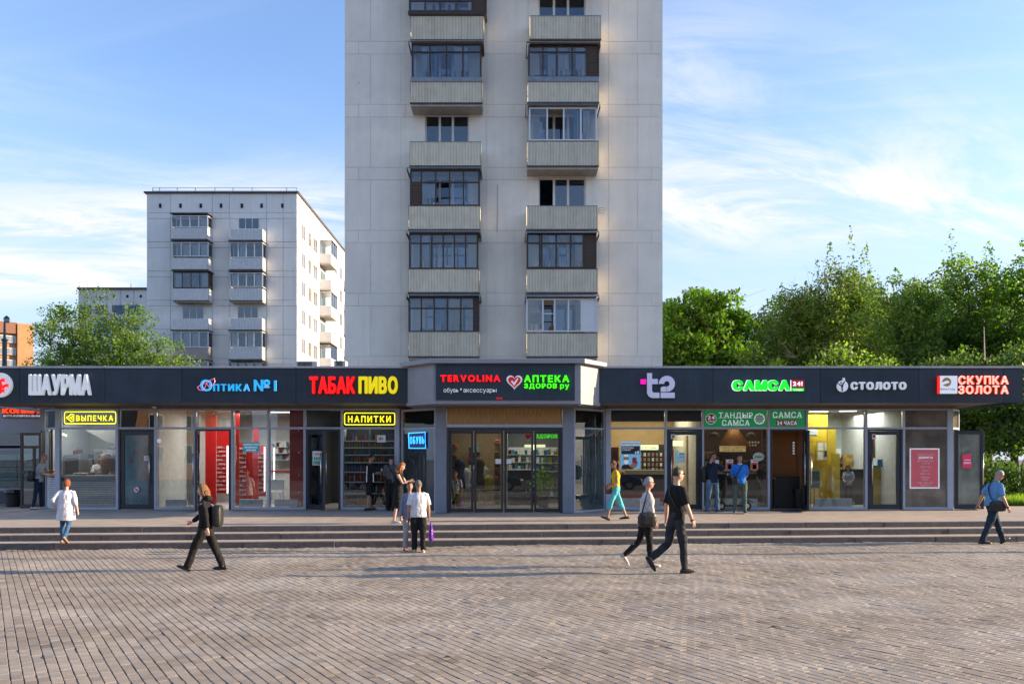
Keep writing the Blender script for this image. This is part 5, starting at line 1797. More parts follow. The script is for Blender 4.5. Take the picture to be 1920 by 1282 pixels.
# trees that go on beyond the right edge of the frame
for i, (x_, y_, lb_) in enumerate(((33, 47, 'broad tree first beyond the right edge of the photo'), (40, 52, 'broad tree second beyond the right edge of the photo'), (47, 48, 'broad tree third beyond the right edge of the photo'), (55, 54, 'broad tree fourth beyond the right edge of the photo'), (-44, 62, 'broad tree first beyond the left edge of the photo'), (-53, 58, 'broad tree second beyond the left edge of the photo'))):
  tree(lb_, (x_, y_, 0), 12.5, [(0, 0, 7.0, 4.6, 2.6, 5.0)], 120, 110, 0.26, L3 if i % 2 else L1, trunk=0.2, seed=80 + i, clump_r=(0.6, 1.0), limbs=False)
# low shrubs by the right-hand path
for i, (px_, Yy, w_, h_, lb_) in enumerate(((1800, 31, 1.1, 1.5, 'dark clipped shrub seen behind the open glass door'), (1868, 31.5, 1.3, 1.3, 'dark shrub behind the man in the blue shirt'), (1925, 30, 1.2, 1.2, 'dark shrub at the right edge above the grass'))):
  tree(lb_, (PX(px_, Yy), Yy, ZF), h_ * 1.5, [(0, 0, h_ * 0.6, w_, 0.7, h_ * 0.6)], 45, 110, 0.1, L4, trunk=0.04, seed=70 + i, clump_r=(0.25, 0.4), zlow=0.0, limbs=False, name='shrub')
# bare pale sapling standing in front of the trees
ts = thing('bare_sapling', 'bare pale dead sapling trunk rising among the trees near the right edge', 'tree', (PX(1847, 39), 39, 0))
b = MB(); b.tube([(0, 0, 0), (0.04, 0, 4), (-0.05, 0, 8.2)], [0.09, 0.07, 0.015], 6)
b.tube([(0, 0, 6.2), (0.35, 0.1, 6.9)], [0.03, 0.006], 4); b.tube([(0, 0, 6.0), (-0.3, 0, 6.5)], [0.03, 0.006], 4); b.tube([(0, 0, 5.4), (0.3, 0, 5.9)], [0.025, 0.006], 4)
b.build('trunk', m_birchbark, ts, smooth=True)
# sparse tree on the left
Yl_ = 56
tree('sparse spring tree with dark forked limbs over the left shops', (PX(215, Yl_), Yl_, 0), 13.8,
   [(-1.6, 0, 10.2, 2.2, 1.6, 3.4), (1.3, 0, 9.6, 2.6, 1.8, 3.2), (-0.2, 0, 8.4, 4.8, 2.2, 2.4), (3.6, 0, 8.2, 1.8, 1.4, 1.6), (-3.6, 0, 9.6, 1.8, 1.4, 3.0)],
   260, 120, 0.17, L3, trunk=0.24, seed=41, clump_r=(0.4, 0.85), lean=(0.4, 0), spires=[(-2.0, 0, 11.4, 13.2, 0.4), (-3.6, 0, 10.4, 12.4, 0.35), (4.6, 0, 8.6, 10.2, 0.3)])
tree('thin open tree with many bare twigs at the left edge of the group', (PX(110, 60), 60, 0), 13.0, [(0.4, 0, 10.0, 2.4, 1.5, 3.0), (-1.0, 0, 7.2, 2.4, 1.5, 2.6)], 130, 100, 0.15, L3, trunk=0.16, seed=42, clump_r=(0.4, 0.9))
tree('drooping light green tree beside the white apartment block', (PX(335, 50), 50, 0), 8.8, [(0, 0, 6.4, 2.0, 1.5, 1.8), (-1.4, 0, 5.8, 2.0, 1.5, 1.6)], 70, 70, 0.18, L6, trunk=0.12, seed=43, clump_r=(0.4, 0.8))
tree('grey-olive leafless thicket low behind the kebab sign', (PX(95, 48), 48, 0), 7.6, [(0, 0, 5.4, 2.2, 1.5, 1.7), (1.8, 0, 5.0, 2.2, 1.5, 1.5)], 90, 90, 0.13, L5, trunk=0.08, seed=44, clump_r=(0.4, 0.8))
tree('fresh green bush rising over the roof above the empty sign panel', (PX(250, 47), 47, 0), 7.4, [(0, 0, 5.2, 2.9, 1.6, 1.9)], 90, 90, 0.17, L6, trunk=0.1, seed=45, clump_r=(0.4, 0.8))
# grass verge at the right
gy0, gy1, gx0, gx1 = 26.0, 60.0, PX(1800, 27), 45.0
b = MB()
vs, fs = [], []
NX, NY = 30, 30
for j in range(NY + 1):
  for i in range(NX + 1):
    y = gy0 + (gy1 - gy0) * (j / NY) ** 1.5
    x = 14.2 + (y - gy0) * 0.0 + (gx1 - 14.2) * i / NX
    vs.append((x, y, ZF + 0.02 + 0.05 * noise.noise(Vector((x * .4, y * .4, 0)))))
for j in range(NY):
  for i in range(NX):
    a = j * (NX + 1) + i
    fs.append((a, a + 1, a + NX + 2, a + NX + 1))
b.add(vs, fs); b.build('lawn', mat('lawn_soil_green', (0.045, 0.075, 0.02), 0.95, scale=4, var=0.4, coord='World'), kind='structure')
rng = np.random.default_rng(8)
n = 26000
gx = 14.3 + rng.random(n) ** 1.3 * 8; gy = 26.05 + rng.random(n) ** 1.6 * 8
base = np.stack([gx, gy, np.full(n, ZF + 0.02)], 1)
h = rng.uniform(0.08, 0.24, n) * (1 + 0.5 * np.sin(gx * 2.1) * np.cos(gy * 1.7))
dx = rng.normal(size=(n, 2)) * 0.05
wd = rng.uniform(0.006, 0.014, n)
an = rng.uniform(0, 6.28, n)
ex = np.stack([np.cos(an) * wd, np.sin(an) * wd, np.zeros(n)], 1)
tip = base + np.stack([dx[:, 0], dx[:, 1], h], 1)
v = np.stack([base - ex, base + ex, tip + ex * 0.2, tip - ex * 0.2], 1).reshape(-1, 3)
link('grass', quads_mesh('grass', v, L6), kind='stuff')
# ------------------------------------------------------------------ shop signs
EMK = 0.35
def em(name, col, strg=1.0, base=None):
  return mat(name, base or col, 0.4, var=0.03, emit=col, estr=strg * EMK)
YS = YC - 0.045                        # face the letters are fixed to
m_wl = em('white_letter', (0.74, 0.77, 0.80), 0.24)
m_redl = em('red_letter', '#ff0a08', 0.9)
m_yel = em('yellow_letter', '#e8d400', 0.55)
m_grn = em('green_letter', '#4dff10', 0.75)
m_grn2 = em('samsa_green_letter', '#12e02c', 0.75)
m_wglow = em('white_glow', (0.9, 0.95, 1.0), 0.7)
m_cyan = em('cyan_letter', '#28b4ee', 0.5)
m_cyanedge = em('pale_cyan_edge', '#c8f0ff', 0.8)
m_mag = em('magenta_square', '#ff00a8', 0.8)
m_orn = em('orange_glow_letter', '#ff4a18', 0.9)
m_pinkw = em('pink_white_outline', '#ffc8b8', 1.0)
m_redb = em('red_label', '#c81020', 0.25)
m_darkback = mat('letter_backing', (0.02, 0.012, 0.012), 0.6)
def sign(label, px, py, Y, cat_='sign', name='shop_sign', group=None):
  t = thing(name, label, cat_, P(px, py, Y), group=group)
  return t
def fix(o, t):
  o.location = -Vector(t.location); return o
def put(t, body, x0, x1, ytop, ybot, m_, Y=None, **k):
  Y = YS if Y is None else Y
  os_ = letters(body, PX(x0, Y), PX(x1, Y), PZ(ybot, Y), PZ(ytop, Y), Y - 0.035, m_, t, **k)
  for o in os_: fix(o, t)
  return os_
def disc(t, px, py, r, m_, Y, th=0.04, name='disc', n=28, sy=1.0):
  c = P(px, py, Y)
  s_ = Y / F
  pts = [(c.x + r * s_ * math.cos(2 * math.pi * k / n), c.z + r * s_ * sy * math.sin(2 * math.pi * k / n)) for k in range(n)]
  b = MB(); b.slab(pts, Y - th, Y)
  return fix(b.build(name, m_, t), t)
def poly(t, pts, m_, Y, th=0.02, name='shape'):
  b = MB(); b.slab([(PX(x, Y), PZ(y, Y)) for x, y in pts], Y - th, Y)
  return fix(b.build(name, m_, t), t)
def rect(t, x0, y0, x1, y1, m_, Y, th=0.02, name='panel'):
  b = MB(); b.box(PX(x0, Y), Y - th, PZ(y1, Y), PX(x1, Y), Y, PZ(y0, Y))
  return fix(b.build(name, m_, t), t)
# 1 flame disc
t = sign('round white sign with red flames at the left end of the sign band', 2, 722, YS)
disc(t, 2, 722, 23, m_wl, YS + 0.04, 0.09, 'disc', 36)
yf = YS - 0.052
for k, (dx, dy, s_) in enumerate(((0, -10, 1.0), (6, 0, 1.15), (0, 10, 0.95))):
  poly(t, [(1 + dx - 5, 722 + dy + 5), (1 + dx, 722 + dy - 1), (1 + dx + 5 * s_, 722 + dy - 3), (1 + dx + 12 * s_, 722 + dy - 1), (1 + dx + 6 * s_, 722 + dy), (1 + dx + 10 * s_, 722 + dy + 4), (1 + dx + 3, 722 + dy + 3), (1 + dx, 722 + dy + 7)], m_redl, yf, 0.006, 'flame')
poly(t, [(-2, 710), (3, 716), (5, 724), (2, 732), (-3, 736), (-6, 720)], m_redl, yf - 0.008, 0.006, 'flame')
# 2 ШАУРМА
t = sign('tall condensed white raised letters reading ШАУРМА', 114, 722, YS)
put(t, 'ШАУРМА', 56.5, 172, 702, 741, m_wl, bold=0.042, depth=0.10, gap=0.06)
# 3 Оптика №1
t = sign('cyan lit optician sign with pink spectacles on its first letter', 445, 724, YS)
put(t, 'О', 377, 398, 712, 733, m_cyan, bold=0.02, depth=0.06)
put(t, 'ПТИКА', 401, 469, 720, 733, m_cyan, bold=0.035, depth=0.06, gap=0.2)
put(t, '№1', 477, 519, 712, 733, m_cyan, bold=0.02, depth=0.06, gap=0.25)
put(t, 'О', 377, 398, 712, 733, m_cyanedge, neon=0.016, Y=YS - 0.02, name='letter_outline')
put(t, 'ПТИКА', 401, 469, 720, 733, m_cyanedge, neon=0.02, gap=0.25, Y=YS - 0.02, name='letter_outline')
put(t, '№1', 477, 519, 712, 733, m_cyanedge, neon=0.016, gap=0.3, Y=YS - 0.02, name='letter_outline')
b = MB()
gl_ = [(370, 726), (374, 731), (380, 732), (385, 725), (387, 718), (378, 720), (370, 726)]
b.tube([P(x, y, YS - 0.09) for x, y in gl_], 0.011, 5)
gl_ = [(387, 718), (394, 713), (402, 709), (403, 716), (398, 723), (391, 724), (387, 718)]
b.tube([P(x, y, YS - 0.09) for x, y in gl_], 0.011, 5)
fix(b.build('spectacles', em('pink_neon', '#e87aa0', 0.6), t), t)
# 4 ТАБАК ПИВО
t = sign('big red and yellow raised letters reading ТАБАК ПИВО', 663, 722, YS)
put(t, 'ТАБАК', 581, 666, 706, 738, m_redl, bold=0.05, depth=0.10, gap=0.06)
put(t, 'ПИВО', 673, 746, 706, 738, m_yel, bold=0.055, depth=0.10, gap=0.09)
# portico sign
YP2 = YPF - 0.055
t = sign('red shoe shop name with small white words beneath on the portico', 882, 718, YP2)
put(t, 'TERVOLINA', 826, 938, 702.5, 715.5, m_redl, Y=YP2, bold=0.055, depth=0.05, gap=0.16)
put(t, 'обувь', 832, 860, 729, 735.5, m_wl, Y=YP2, bold=0.012, depth=0.02, gap=0.09, small=0.76)
put(t, '•', 863, 866, 724, 735, m_wl, Y=YP2, bold=0.0, depth=0.02)
put(t, 'аксессуары', 869, 931, 729, 735.5, m_wl, Y=YP2, bold=0.012, depth=0.02, gap=0.09, small=0.76)
rect(t, 930, 744.5, 942, 748.5, m_redb, YP2 + 0.002, 0.01, 'small_label')
t = sign('pharmacy sign with a white-rimmed red heart and bright green words', 1008, 716, YP2)
hp = lambda cx_, cy_, s_: [(cx_ + s_ * 16 * math.sin(a) ** 3 / 16, cy_ - s_ * (13 * math.cos(a) - 5 * math.cos(2 * a) - 2 * math.cos(3 * a) - math.cos(4 * a)) / 16) for a in [2 * math.pi * k / 30 for k in range(30)]]
poly(t, hp(964.5, 715, 15), m_wl, YP2 + 0.004, 0.04, 'heart_rim')
poly(t, hp(964.5, 715, 11.8), m_redb, YP2 - 0.04, 0.012, 'heart')
poly(t, [(958, 714.5), (960.5, 713), (963.5, 717.5), (970, 708.5), (972, 710), (964, 723)], m_wl, YP2 - 0.055, 0.008, 'tick')
put(t, 'АПТЕКА', 982.5, 1067, 703.5, 716.5, m_grn, Y=YP2, bold=0.05, depth=0.05, gap=0.16)
put(t, 'ЗДОРОВ', 982.5, 1044, 718.8, 728, m_grn, Y=YP2, bold=0.05, depth=0.05, gap=0.14)
put(t, 'ру', 1050, 1067, 720, 728, m_grn, Y=YP2, bold=0.03, depth=0.05, gap=0.12, small=0.8)
rect(t, 1046.5, 726, 1048.5, 728, m_redb, YP2, 0.03, 'dot')
# t2
t = sign('large pale lilac letter t and numeral 2 with a magenta square', 1233, 722, YS)
m_lil = em('lilac_letter', (0.50, 0.52, 0.70), 0.2)
rect(t, 1201, 711, 1211, 720, m_mag, YS - 0.05, 0.03, 'square')
YA = YS - 0.04
tl_ = [(1213, 699.5), (1222, 699.5), (1222, 710.5), (1233, 710.5), (1233, 720), (1222, 720), (1222, 733), (1224.5, 736), (1236, 736), (1236, 746), (1222, 746), (1216, 743), (1213, 737)]
b = MB()
b.slab([(PX(x, YA), PZ(y, YA)) for x, y in [(1213, 699.5), (1222, 699.5), (1222, 733), (1213, 737)]], YA - 0.05, YA)
b.slab([(PX(x, YA), PZ(y, YA)) for x, y in [(1222.02, 710.5), (1233, 710.5), (1233, 720), (1222.02, 720)]], YA - 0.05, YA)
b.slab([(PX(x, YA), PZ(y, YA)) for x, y in [(1213, 737), (1222, 733), (1224.5, 736), (1236, 736), (1236, 746), (1222, 746), (1216, 743)]], YA - 0.05, YA)
fix(b.build('letter', m_lil, t), t)
b = MB()
ring = []
for k in range(15):
  a = math.pi - (math.pi * 1.5) * k / 14
  ring.append((a, 15, 5.2))
cx_, cy_ = 1250, 719.5
for k in range(14):
  a0, a1 = ring[k][0], ring[k + 1][0]
  q = [(cx_ + 15 * math.cos(a0), cy_ - 15 * math.sin(a0)), (cx_ + 15 * math.cos(a1), cy_ - 15 * math.sin(a1)), (cx_ + 5.2 * math.cos(a1), cy_ - 5.2 * math.sin(a1)), (cx_ + 5.2 * math.cos(a0), cy_ - 5.2 * math.sin(a0))]
  b.slab([(PX(x, YA), PZ(y, YA)) for x, y in q], YA - 0.05, YA)
b.slab([(PX(x, YA), PZ(y, YA)) for x, y in [(1249, 724.7), (1249, 734.5), (1245, 734.5), (1238.5, 734.5), (1238.5, 726.5), (1242, 724.7)]], YA - 0.05, YA)
b.slab([(PX(x, YA), PZ(y, YA)) for x, y in [(1238.5, 736), (1264.5, 736), (1264.5, 746), (1238.5, 746)]], YA - 0.05, YA)
fix(b.build('numeral', m_lil, t), t)
# САМСА
t = sign('green samsa bakery letters with white edges and a small red 24 box', 1438, 722, YS)
put(t, 'САМСА', 1371, 1480, 712.5, 733, m_wglow, bold=0.11, depth=0.05, gap=0.02, name='letter_edge')
put(t, 'САМСА', 1373, 1480.5, 713, 732, m_grn2, Y=YS - 0.05, bold=0.095, depth=0.05, gap=0.04)
rect(t, 1484, 712.5, 1507, 726, m_redb, YS - 0.03, 0.03, 'red_box')
put(t, '24!', 1486, 1504, 715, 723.5, m_wglow, Y=YS - 0.03, bold=0.05, depth=0.015, gap=0.12)
rect(t, 1484, 727.5, 1507, 733, m_grn2, YS - 0.03, 0.03, 'green_box')
put(t, 'Халяль', 1487, 1504, 729, 732, m_wglow, Y=YS - 0.03, bold=0.02, depth=0.01, gap=0.1)
rect(t, 1481.8, 712.5, 1483, 733, m_wglow, YS - 0.03, 0.03, 'divider')
# СТОЛОТО
t = sign('white lottery shop letters beside a ball emblem', 1633, 722, YS)
put(t, 'СТОЛОТО', 1594, 1698, 716, 730.5, m_wl, bold=0.07, depth=0.06, gap=0.13)
disc(t, 1578.5, 724, 10.2, m_wl, YS, 0.06, 'ball', 28, 1.05)
poly(t, [(1580, 714.5), (1583.5, 713), (1582, 708), (1579, 709)], m_wl, YS, 0.06, 'hand')
yb2 = YS - 0.062
poly(t, [(1570, 717), (1577, 721.5), (1580, 719), (1583, 714), (1584, 716), (1581.5, 721), (1580, 727), (1580.5, 733), (1578.5, 733.5), (1577, 724), (1570, 719)], m_fascia, yb2, 0.006, 'figure')
disc(t, 1577, 717.6, 1.6, m_fascia, yb2, 0.006, 'figure_head', 10)
# gold
t = sign('white square gold buyer logo and orange outlined letters on the right', 1823, 721, YS)
rect(t, 1759.5, 705, 1791.5, 738, m_wglow if False else em('logo_white', (0.75, 0.78, 0.85), 0.4), YS, 0.10, 'logo_box')
rect(t, 1757, 705, 1759.4, 738, em('red_edge_glow', '#ff2a1a', 0.8), YS, 0.09, 'glow_edge')
m_gold = mat('gold_print', (0.45, 0.30, 0.08), 0.5)
yg = YS - 0.105
disc(t, 1775, 716, 8.3, m_gold, yg, 0.006, 'gold_disc', 28)
poly(t, [(1766, 717), (1772, 714.5), (1776, 713), (1781, 716), (1778, 718), (1773, 719.5), (1768, 721)], MATS['logo_white'], yg - 0.007, 0.004, 'emblem_cut')
put(t, 'МаксГолд', 1762, 1789, 727.5, 731, m_black, Y=yg + 0.03, bold=0.01, depth=0.004, gap=0.25)
for (w_, x0, x1, ya, yb_) in (('СКУПКА', 1796, 1889, 705, 720), ('ЗОЛОТА', 1796, 1889, 723, 738)):
  put(t, w_, x0, x1, ya, yb_, m_orn, bold=0.05, depth=0.07, gap=0.12)
  put(t, w_, x0 - 0.5, x1 + 0.5, ya - 0.5, yb_ + 0.5, m_pinkw, Y=YS - 0.05, neon=0.030, gap=0.16, name='letter_outline')
# copy shop sign, partly hidden by the kiosk
YK = Yn - 0.06
t = sign('orange-red copy shop sign over a dark strip of white words', 45, 772, YK)
rect(t, 6, 764, 84, 783, mat('dark_sign_back', (0.015, 0.015, 0.03), 0.5), YK + 0.05, 0.05, 'back_panel')
put(t, 'КОПИРКА', 6, 96, 765.5, 775, em('orange_red_letter', '#ff4a20', 0.8), Y=YK, bold=0.07, depth=0.06, gap=0.1)
put(t, 'ФОТО-КОПИРОВАЛЬНЫЙ', 7, 79, 777.5, 781.5, m_wl, Y=YK + 0.02, bold=0.03, depth=0.02, gap=0.1)
# neon window signs ---------------------------------------------------
YN = YF - 0.03
m_ny = em('yellow_neon_tube', '#f4e81a', 2.2)
m_nb = em('blue_neon_tube', '#3aa0ff', 2.4)
m_nblack = mat('neon_backing', (0.02, 0.02, 0.018), 0.5)
def neonframe(t, x0, y0, x1, y1, m_, Y, r=0.011, rad=3):
  pts = []
  for (cx_, cy_, a0) in ((x1 - rad, y0 + rad, 90), (x0 + rad, y0 + rad, 180), (x0 + rad, y1 - rad, 270), (x1 - rad, y1 - rad, 360)):
    for k in range(4):
      a = R(a0 - 90 + k * 30) if False else R(a0 + k * 30 - 90)
      pts.append((cx_ + rad * math.cos(a), cy_ - rad * math.sin(a)))
  pts.append(pts[0])
  b = MB(); b.tube([P(x, y, Y) for x, y in pts], r, 6)
  return fix(b.build('neon_frame', m_, t, smooth=True), t)
t = sign('yellow neon bakery sign with a boxed outline in the kebab window', 168, 783, YN, name='neon_sign')
rect(t, 118, 771, 219, 796, m_nblack, YF + 0.03, 0.01, 'backing')
neonframe(t, 121, 772, 217, 794, m_ny, YN - 0.02, 0.012)
put(t, 'ВЫПЕЧКА', 144, 213, 778.5, 789, m_ny, Y=YN + 0.02, neon=0.024, gap=0.26, name='neon_letter')
b = MB()
b.tube([P(x, y, YN - 0.02) for x, y in [(125, 783), (134, 776), (138, 777), (138, 789), (134, 790), (125, 783)]], 0.014, 6)
b.tube([P(x, y, YN - 0.02) for x, y in [(131, 783), (137, 780)]], 0.010, 5)
b.tube([P(x, y, YN - 0.02) for x, y in [(131, 783), (137, 786)]], 0.010, 5)
fix(b.build('neon_pastry', m_ny, t), t)
t = sign('yellow neon drinks sign above the bottle shelves', 693, 785, YN, name='neon_sign')
rect(t, 644, 770, 741, 799, m_nblack, YF + 0.03, 0.01, 'backing')
neonframe(t, 646, 774, 740, 796, m_ny, YN - 0.02, 0.011)
put(t, 'НАПИТКИ', 653, 733, 779.5, 791.5, m_ny, Y=YN + 0.02, neon=0.021, gap=0.26, name='neon_letter')
# blue neon sign behind the slanted side glass
d_ = Vector((gB[0] - gA[0], gB[1] - gA[1])).normalized()
nn_ = Vector((-d_.y, d_.x))
def onside(px_, py_, off=0.05):
  """point on the left slanted side at photo pixel, pushed off it towards the street"""
  k = (px_ - 960) / F
  o = Vector(gA) - nn_ * off
  s_ = (k * o.y - o.x) / (d_.x - k * d_.y)
  q = o + d_ * s_
  return Vector((q.x, q.y, HC + (HY - py_) * q.y / F))
t = sign('blue neon shoe sign in the slanted window left of the portico', 782, 826, 23.5, name='neon_sign')
b = MB()
b.tube([onside(x, y) for x, y in [(766, 812), (797, 810), (798, 840), (767, 840), (766, 812)]], 0.014, 6)
fix(b.build('neon_frame', m_nb, t), t)
b = MB()
q0, q1, q2, q3 = onside(766, 840, 0.02), onside(798, 840, 0.02), onside(798, 810, 0.02), onside(766, 812, 0.02)
b.add([q0, q1, q2, q3] + [v_ + Vector((nn_.x, nn_.y, 0)) * 0.01 for v_ in (q0, q1, q2, q3)], [(0, 1, 2, 3), (4, 7, 6, 5), (0, 4, 5, 1), (1, 5, 6, 2), (2, 6, 7, 3), (3, 7, 4, 0)])
fix(b.build('backing', mat('blue_neon_backing', (0.05, 0.09, 0.14), 0.5), t), t)
a0, a1 = onside(768.5, 832), onside(795.5, 832)
zt_ = onside(780, 818).z
fm_ = Matrix.Translation(Vector((a0.x, a0.y, 0))) @ Matrix.Rotation(math.atan2(a1.y - a0.y, a1.x - a0.x), 4, 'Z')
for o in letters('ОБУВЬ', 0, (a1 - a0).length, a0.z, zt_, 0.0, m_nb, t, neon=0.028, gap=0.26, frame=fm_, name='neon_letter'): fix(o, t)
# red lit letters seen through the transom of that slanted window
t = sign('red lit shoe shop lettering behind the upper slanted glass', 782, 782, 23.6, name='lit_lettering')
a0, a1 = onside(757, 791, -0.30), onside(836, 791, -0.30)
zt_ = onside(785, 777, -0.3).z
fm_ = Matrix.Translation(Vector((a0.x, a0.y, 0))) @ Matrix.Rotation(math.atan2(a1.y - a0.y, a1.x - a0.x), 4, 'Z')
for o in letters('TERVOLINA', 0, (a1 - a0).length * 1.0, a0.z, zt_, 0.0, m_redl, t, bold=0.05, depth=0.03, gap=0.16, frame=fm_): fix(o, t)
# printed panels and posters -------------------------------------------
m_greenp = mat('green_print_panel', (0.006, 0.13, 0.04), 0.45, var=0.05, emit=(0.0, 0.22, 0.06), estr=0.16)  # faint glow put into the green to brighten the panel
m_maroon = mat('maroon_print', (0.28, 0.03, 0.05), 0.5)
m_wprint = mat('white_print', (0.78, 0.84, 0.88), 0.5, emit=(0.78, 0.86, 0.92), estr=0.07)  # raised white and faint glow stand in for light from behind
m_mint = mat('mint_print', (0.40, 0.62, 0.58), 0.5)
YQ = YF - 0.012
def serif(t, s_, x0, x1, ya, yb_, Y, m_=None, **k):
  put(t, s_, x0, x1, ya, yb_, m_ or m_wprint, Y=Y + 0.03, depth=0.003, bold=0.03, gap=0.14, **k)
  # slab serifs: short feet and heads under the upright letters
  n = len(s_)
  w_ = (x1 - x0) / n
  for i in range(n):
    xc = x0 + w_ * (i + 0.5)
    rect(t, xc - w_ * 0.44, yb_ - 0.9, xc - w_ * 0.12, yb_ + 0.1, m_ or m_wprint, Y - 0.006, 0.003, 'serif')
    rect(t, xc + w_ * 0.12, yb_ - 0.9, xc + w_ * 0.44, yb_ + 0.1, m_ or m_wprint, Y - 0.006, 0.003, 'serif')
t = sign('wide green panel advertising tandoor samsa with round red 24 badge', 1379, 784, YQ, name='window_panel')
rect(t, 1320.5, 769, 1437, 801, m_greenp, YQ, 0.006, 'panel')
serif(t, 'ТАНДЫР', 1347, 1411, 773, 783.5, YQ)
serif(t, 'САМСА', 1353, 1405, 787, 797.5, YQ)
disc(t, 1333, 785, 10.2, m_wprint, YQ - 0.007, 0.003, 'badge_rim', 24)
disc(t, 1333, 785, 9.3, m_maroon, YQ - 0.011, 0.003, 'badge', 24)
put(t, '24', 1326.5, 1339.5, 779, 786, m_wprint, Y=YQ + 0.013, depth=0.002, bold=0.06)
put(t, 'ЧАСА', 1327, 1339.5, 788, 791, m_wprint, Y=YQ + 0.013, depth=0.002, bold=0.05)
disc(t, 1424, 785, 10.4, m_wprint, YQ - 0.007, 0.003, 'emblem', 24)
pts = []
for k in range(16):
  a = 2 * math.pi * k / 16
  r = 8.6 if k % 2 == 0 else 6.8
  pts.append((1424 + r * math.cos(a), 785 + r * math.sin(a)))
poly(t, pts, m_greenp, YQ - 0.011, 0.002, 'star')
disc(t, 1424, 785, 6.2, m_mint, YQ - 0.014, 0.002, 'star_centre', 18)
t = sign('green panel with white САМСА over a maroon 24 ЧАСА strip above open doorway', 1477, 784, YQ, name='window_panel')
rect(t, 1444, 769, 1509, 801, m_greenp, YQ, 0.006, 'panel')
serif(t, 'САМСА', 1448, 1503, 772, 783, YQ)
rect(t, 1455, 787, 1495, 798, m_maroon, YQ - 0.007, 0.002, 'strip')
put(t, '24 ЧАСА', 1456.5, 1493.5, 789, 796.5, m_wprint, Y=YQ + 0.02, depth=0.002, bold=0.05)
# black strips in the phone shop transoms
for (x0, x1, lb_) in ((1146, 1245, 'black blanking strip in the wider upper window of the phone shop'), (1251, 1315, 'black blanking strip above the closed phone shop door')):
  t = sign(lb_, (x0 + x1) / 2, 780, YQ, cat_='blind', name='blanking_strip')
  rect(t, x0, 768.5, x1, 790, m_black, YF + 0.03, 0.006, 'strip')
# t2 poster
t = sign('blue and black phone poster with a bearded man holding out his hand', 1182, 853, YQ, cat_='poster', name='poster')
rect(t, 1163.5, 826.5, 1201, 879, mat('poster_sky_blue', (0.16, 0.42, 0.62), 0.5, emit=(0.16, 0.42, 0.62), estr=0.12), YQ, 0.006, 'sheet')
rect(t, 1165, 828, 1199.5, 835, m_wprint, YQ - 0.007, 0.002, 'white_band')
rect(t, 1165, 836, 1199.5, 851, m_fascia, YQ - 0.007, 0.002, 'dark_band')
put(t, 'БЕСПЛАТНО', 1166, 1198.5, 829.5, 833.5, m_black, Y=YQ + 0.024, depth=0.002, bold=0.04)
put(t, 'ПОЛГОДА', 1166, 1188, 837.5, 840.5, m_wprint, Y=YQ + 0.024, depth=0.002, bold=0.02)
put(t, 'СВЯЗИ', 1166, 1182, 841.7, 844.2, m_wprint, Y=YQ + 0.024, depth=0.002, bold=0.02)
put(t, 't2', 1190, 1198, 845, 850, m_wprint, Y=YQ + 0.024, depth=0.002, bold=0.09)
m_skinp = mat('printed_skin', (0.42, 0.24, 0.16), 0.6)
m_redp = mat('printed_red', (0.40, 0.02, 0.06), 0.6)
disc(t, 1174, 859, 5, m_skinp, YQ - 0.007, 0.002, 'face', 16, 1.25)
poly(t, [(1170, 862), (1178, 862), (1178, 868), (1174, 871), (1170, 868)], m_wprint, YQ - 0.010, 0.002, 'beard')
disc(t, 1174, 854, 4.6, m_wprint, YQ - 0.0105, 0.002, 'hair', 14, 0.5)
poly(t, [(1165, 879), (1166, 873), (1171, 870), (1177, 870), (1184, 874), (1188, 879)], m_black, YQ - 0.0095, 0.002, 'jacket')
poly(t, [(1180, 874), (1184, 869), (1190, 866), (1196, 868), (1194, 874), (1188, 878)], m_skinp, YQ - 0.012, 0.002, 'hand')
poly(t, [(1186, 857), (1193, 857), (1194, 865), (1197, 867), (1190, 869), (1185, 866)], m_redp, YQ - 0.014, 0.002, 'glove')
# ПОКУПАЕМ ДОРОГО poster
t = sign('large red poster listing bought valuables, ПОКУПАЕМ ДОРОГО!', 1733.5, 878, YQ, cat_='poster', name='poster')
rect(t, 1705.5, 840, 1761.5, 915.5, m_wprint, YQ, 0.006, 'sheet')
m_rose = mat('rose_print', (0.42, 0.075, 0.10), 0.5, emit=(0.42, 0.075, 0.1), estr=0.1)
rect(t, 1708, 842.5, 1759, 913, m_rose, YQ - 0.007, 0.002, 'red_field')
m_pkp = mat('pale_pink_print', (0.70, 0.52, 0.52), 0.5)
put(t, 'ПОКУПАЕМ', 1718, 1750, 850, 854, m_pkp, Y=YQ + 0.024, depth=0.002, bold=0.0)
put(t, 'ДОРОГО!', 1721, 1748, 855.5, 859.5, m_wprint, Y=YQ + 0.024, depth=0.002, bold=0.05)
for (s_, x0, x1, y_) in (('Драгоценные', 1719, 1749, 864), ('камни', 1728, 1742, 868.3), ('Серебро', 1724, 1744, 875), ('Часы', 1728, 1740, 882), ('Монеты', 1725, 1742, 888), ('Золото', 1725, 1742, 894), ('СССР', 1728, 1740, 898.3), ('Ювелирные', 1720, 1747, 904.5), ('изделия', 1724, 1743, 908.8)):
  put(t, s_, x0, x1, y_ - 1.6, y_ + 1.4, m_pkp, Y=YQ + 0.024, depth=0.002, bold=0.02, small=0.85)
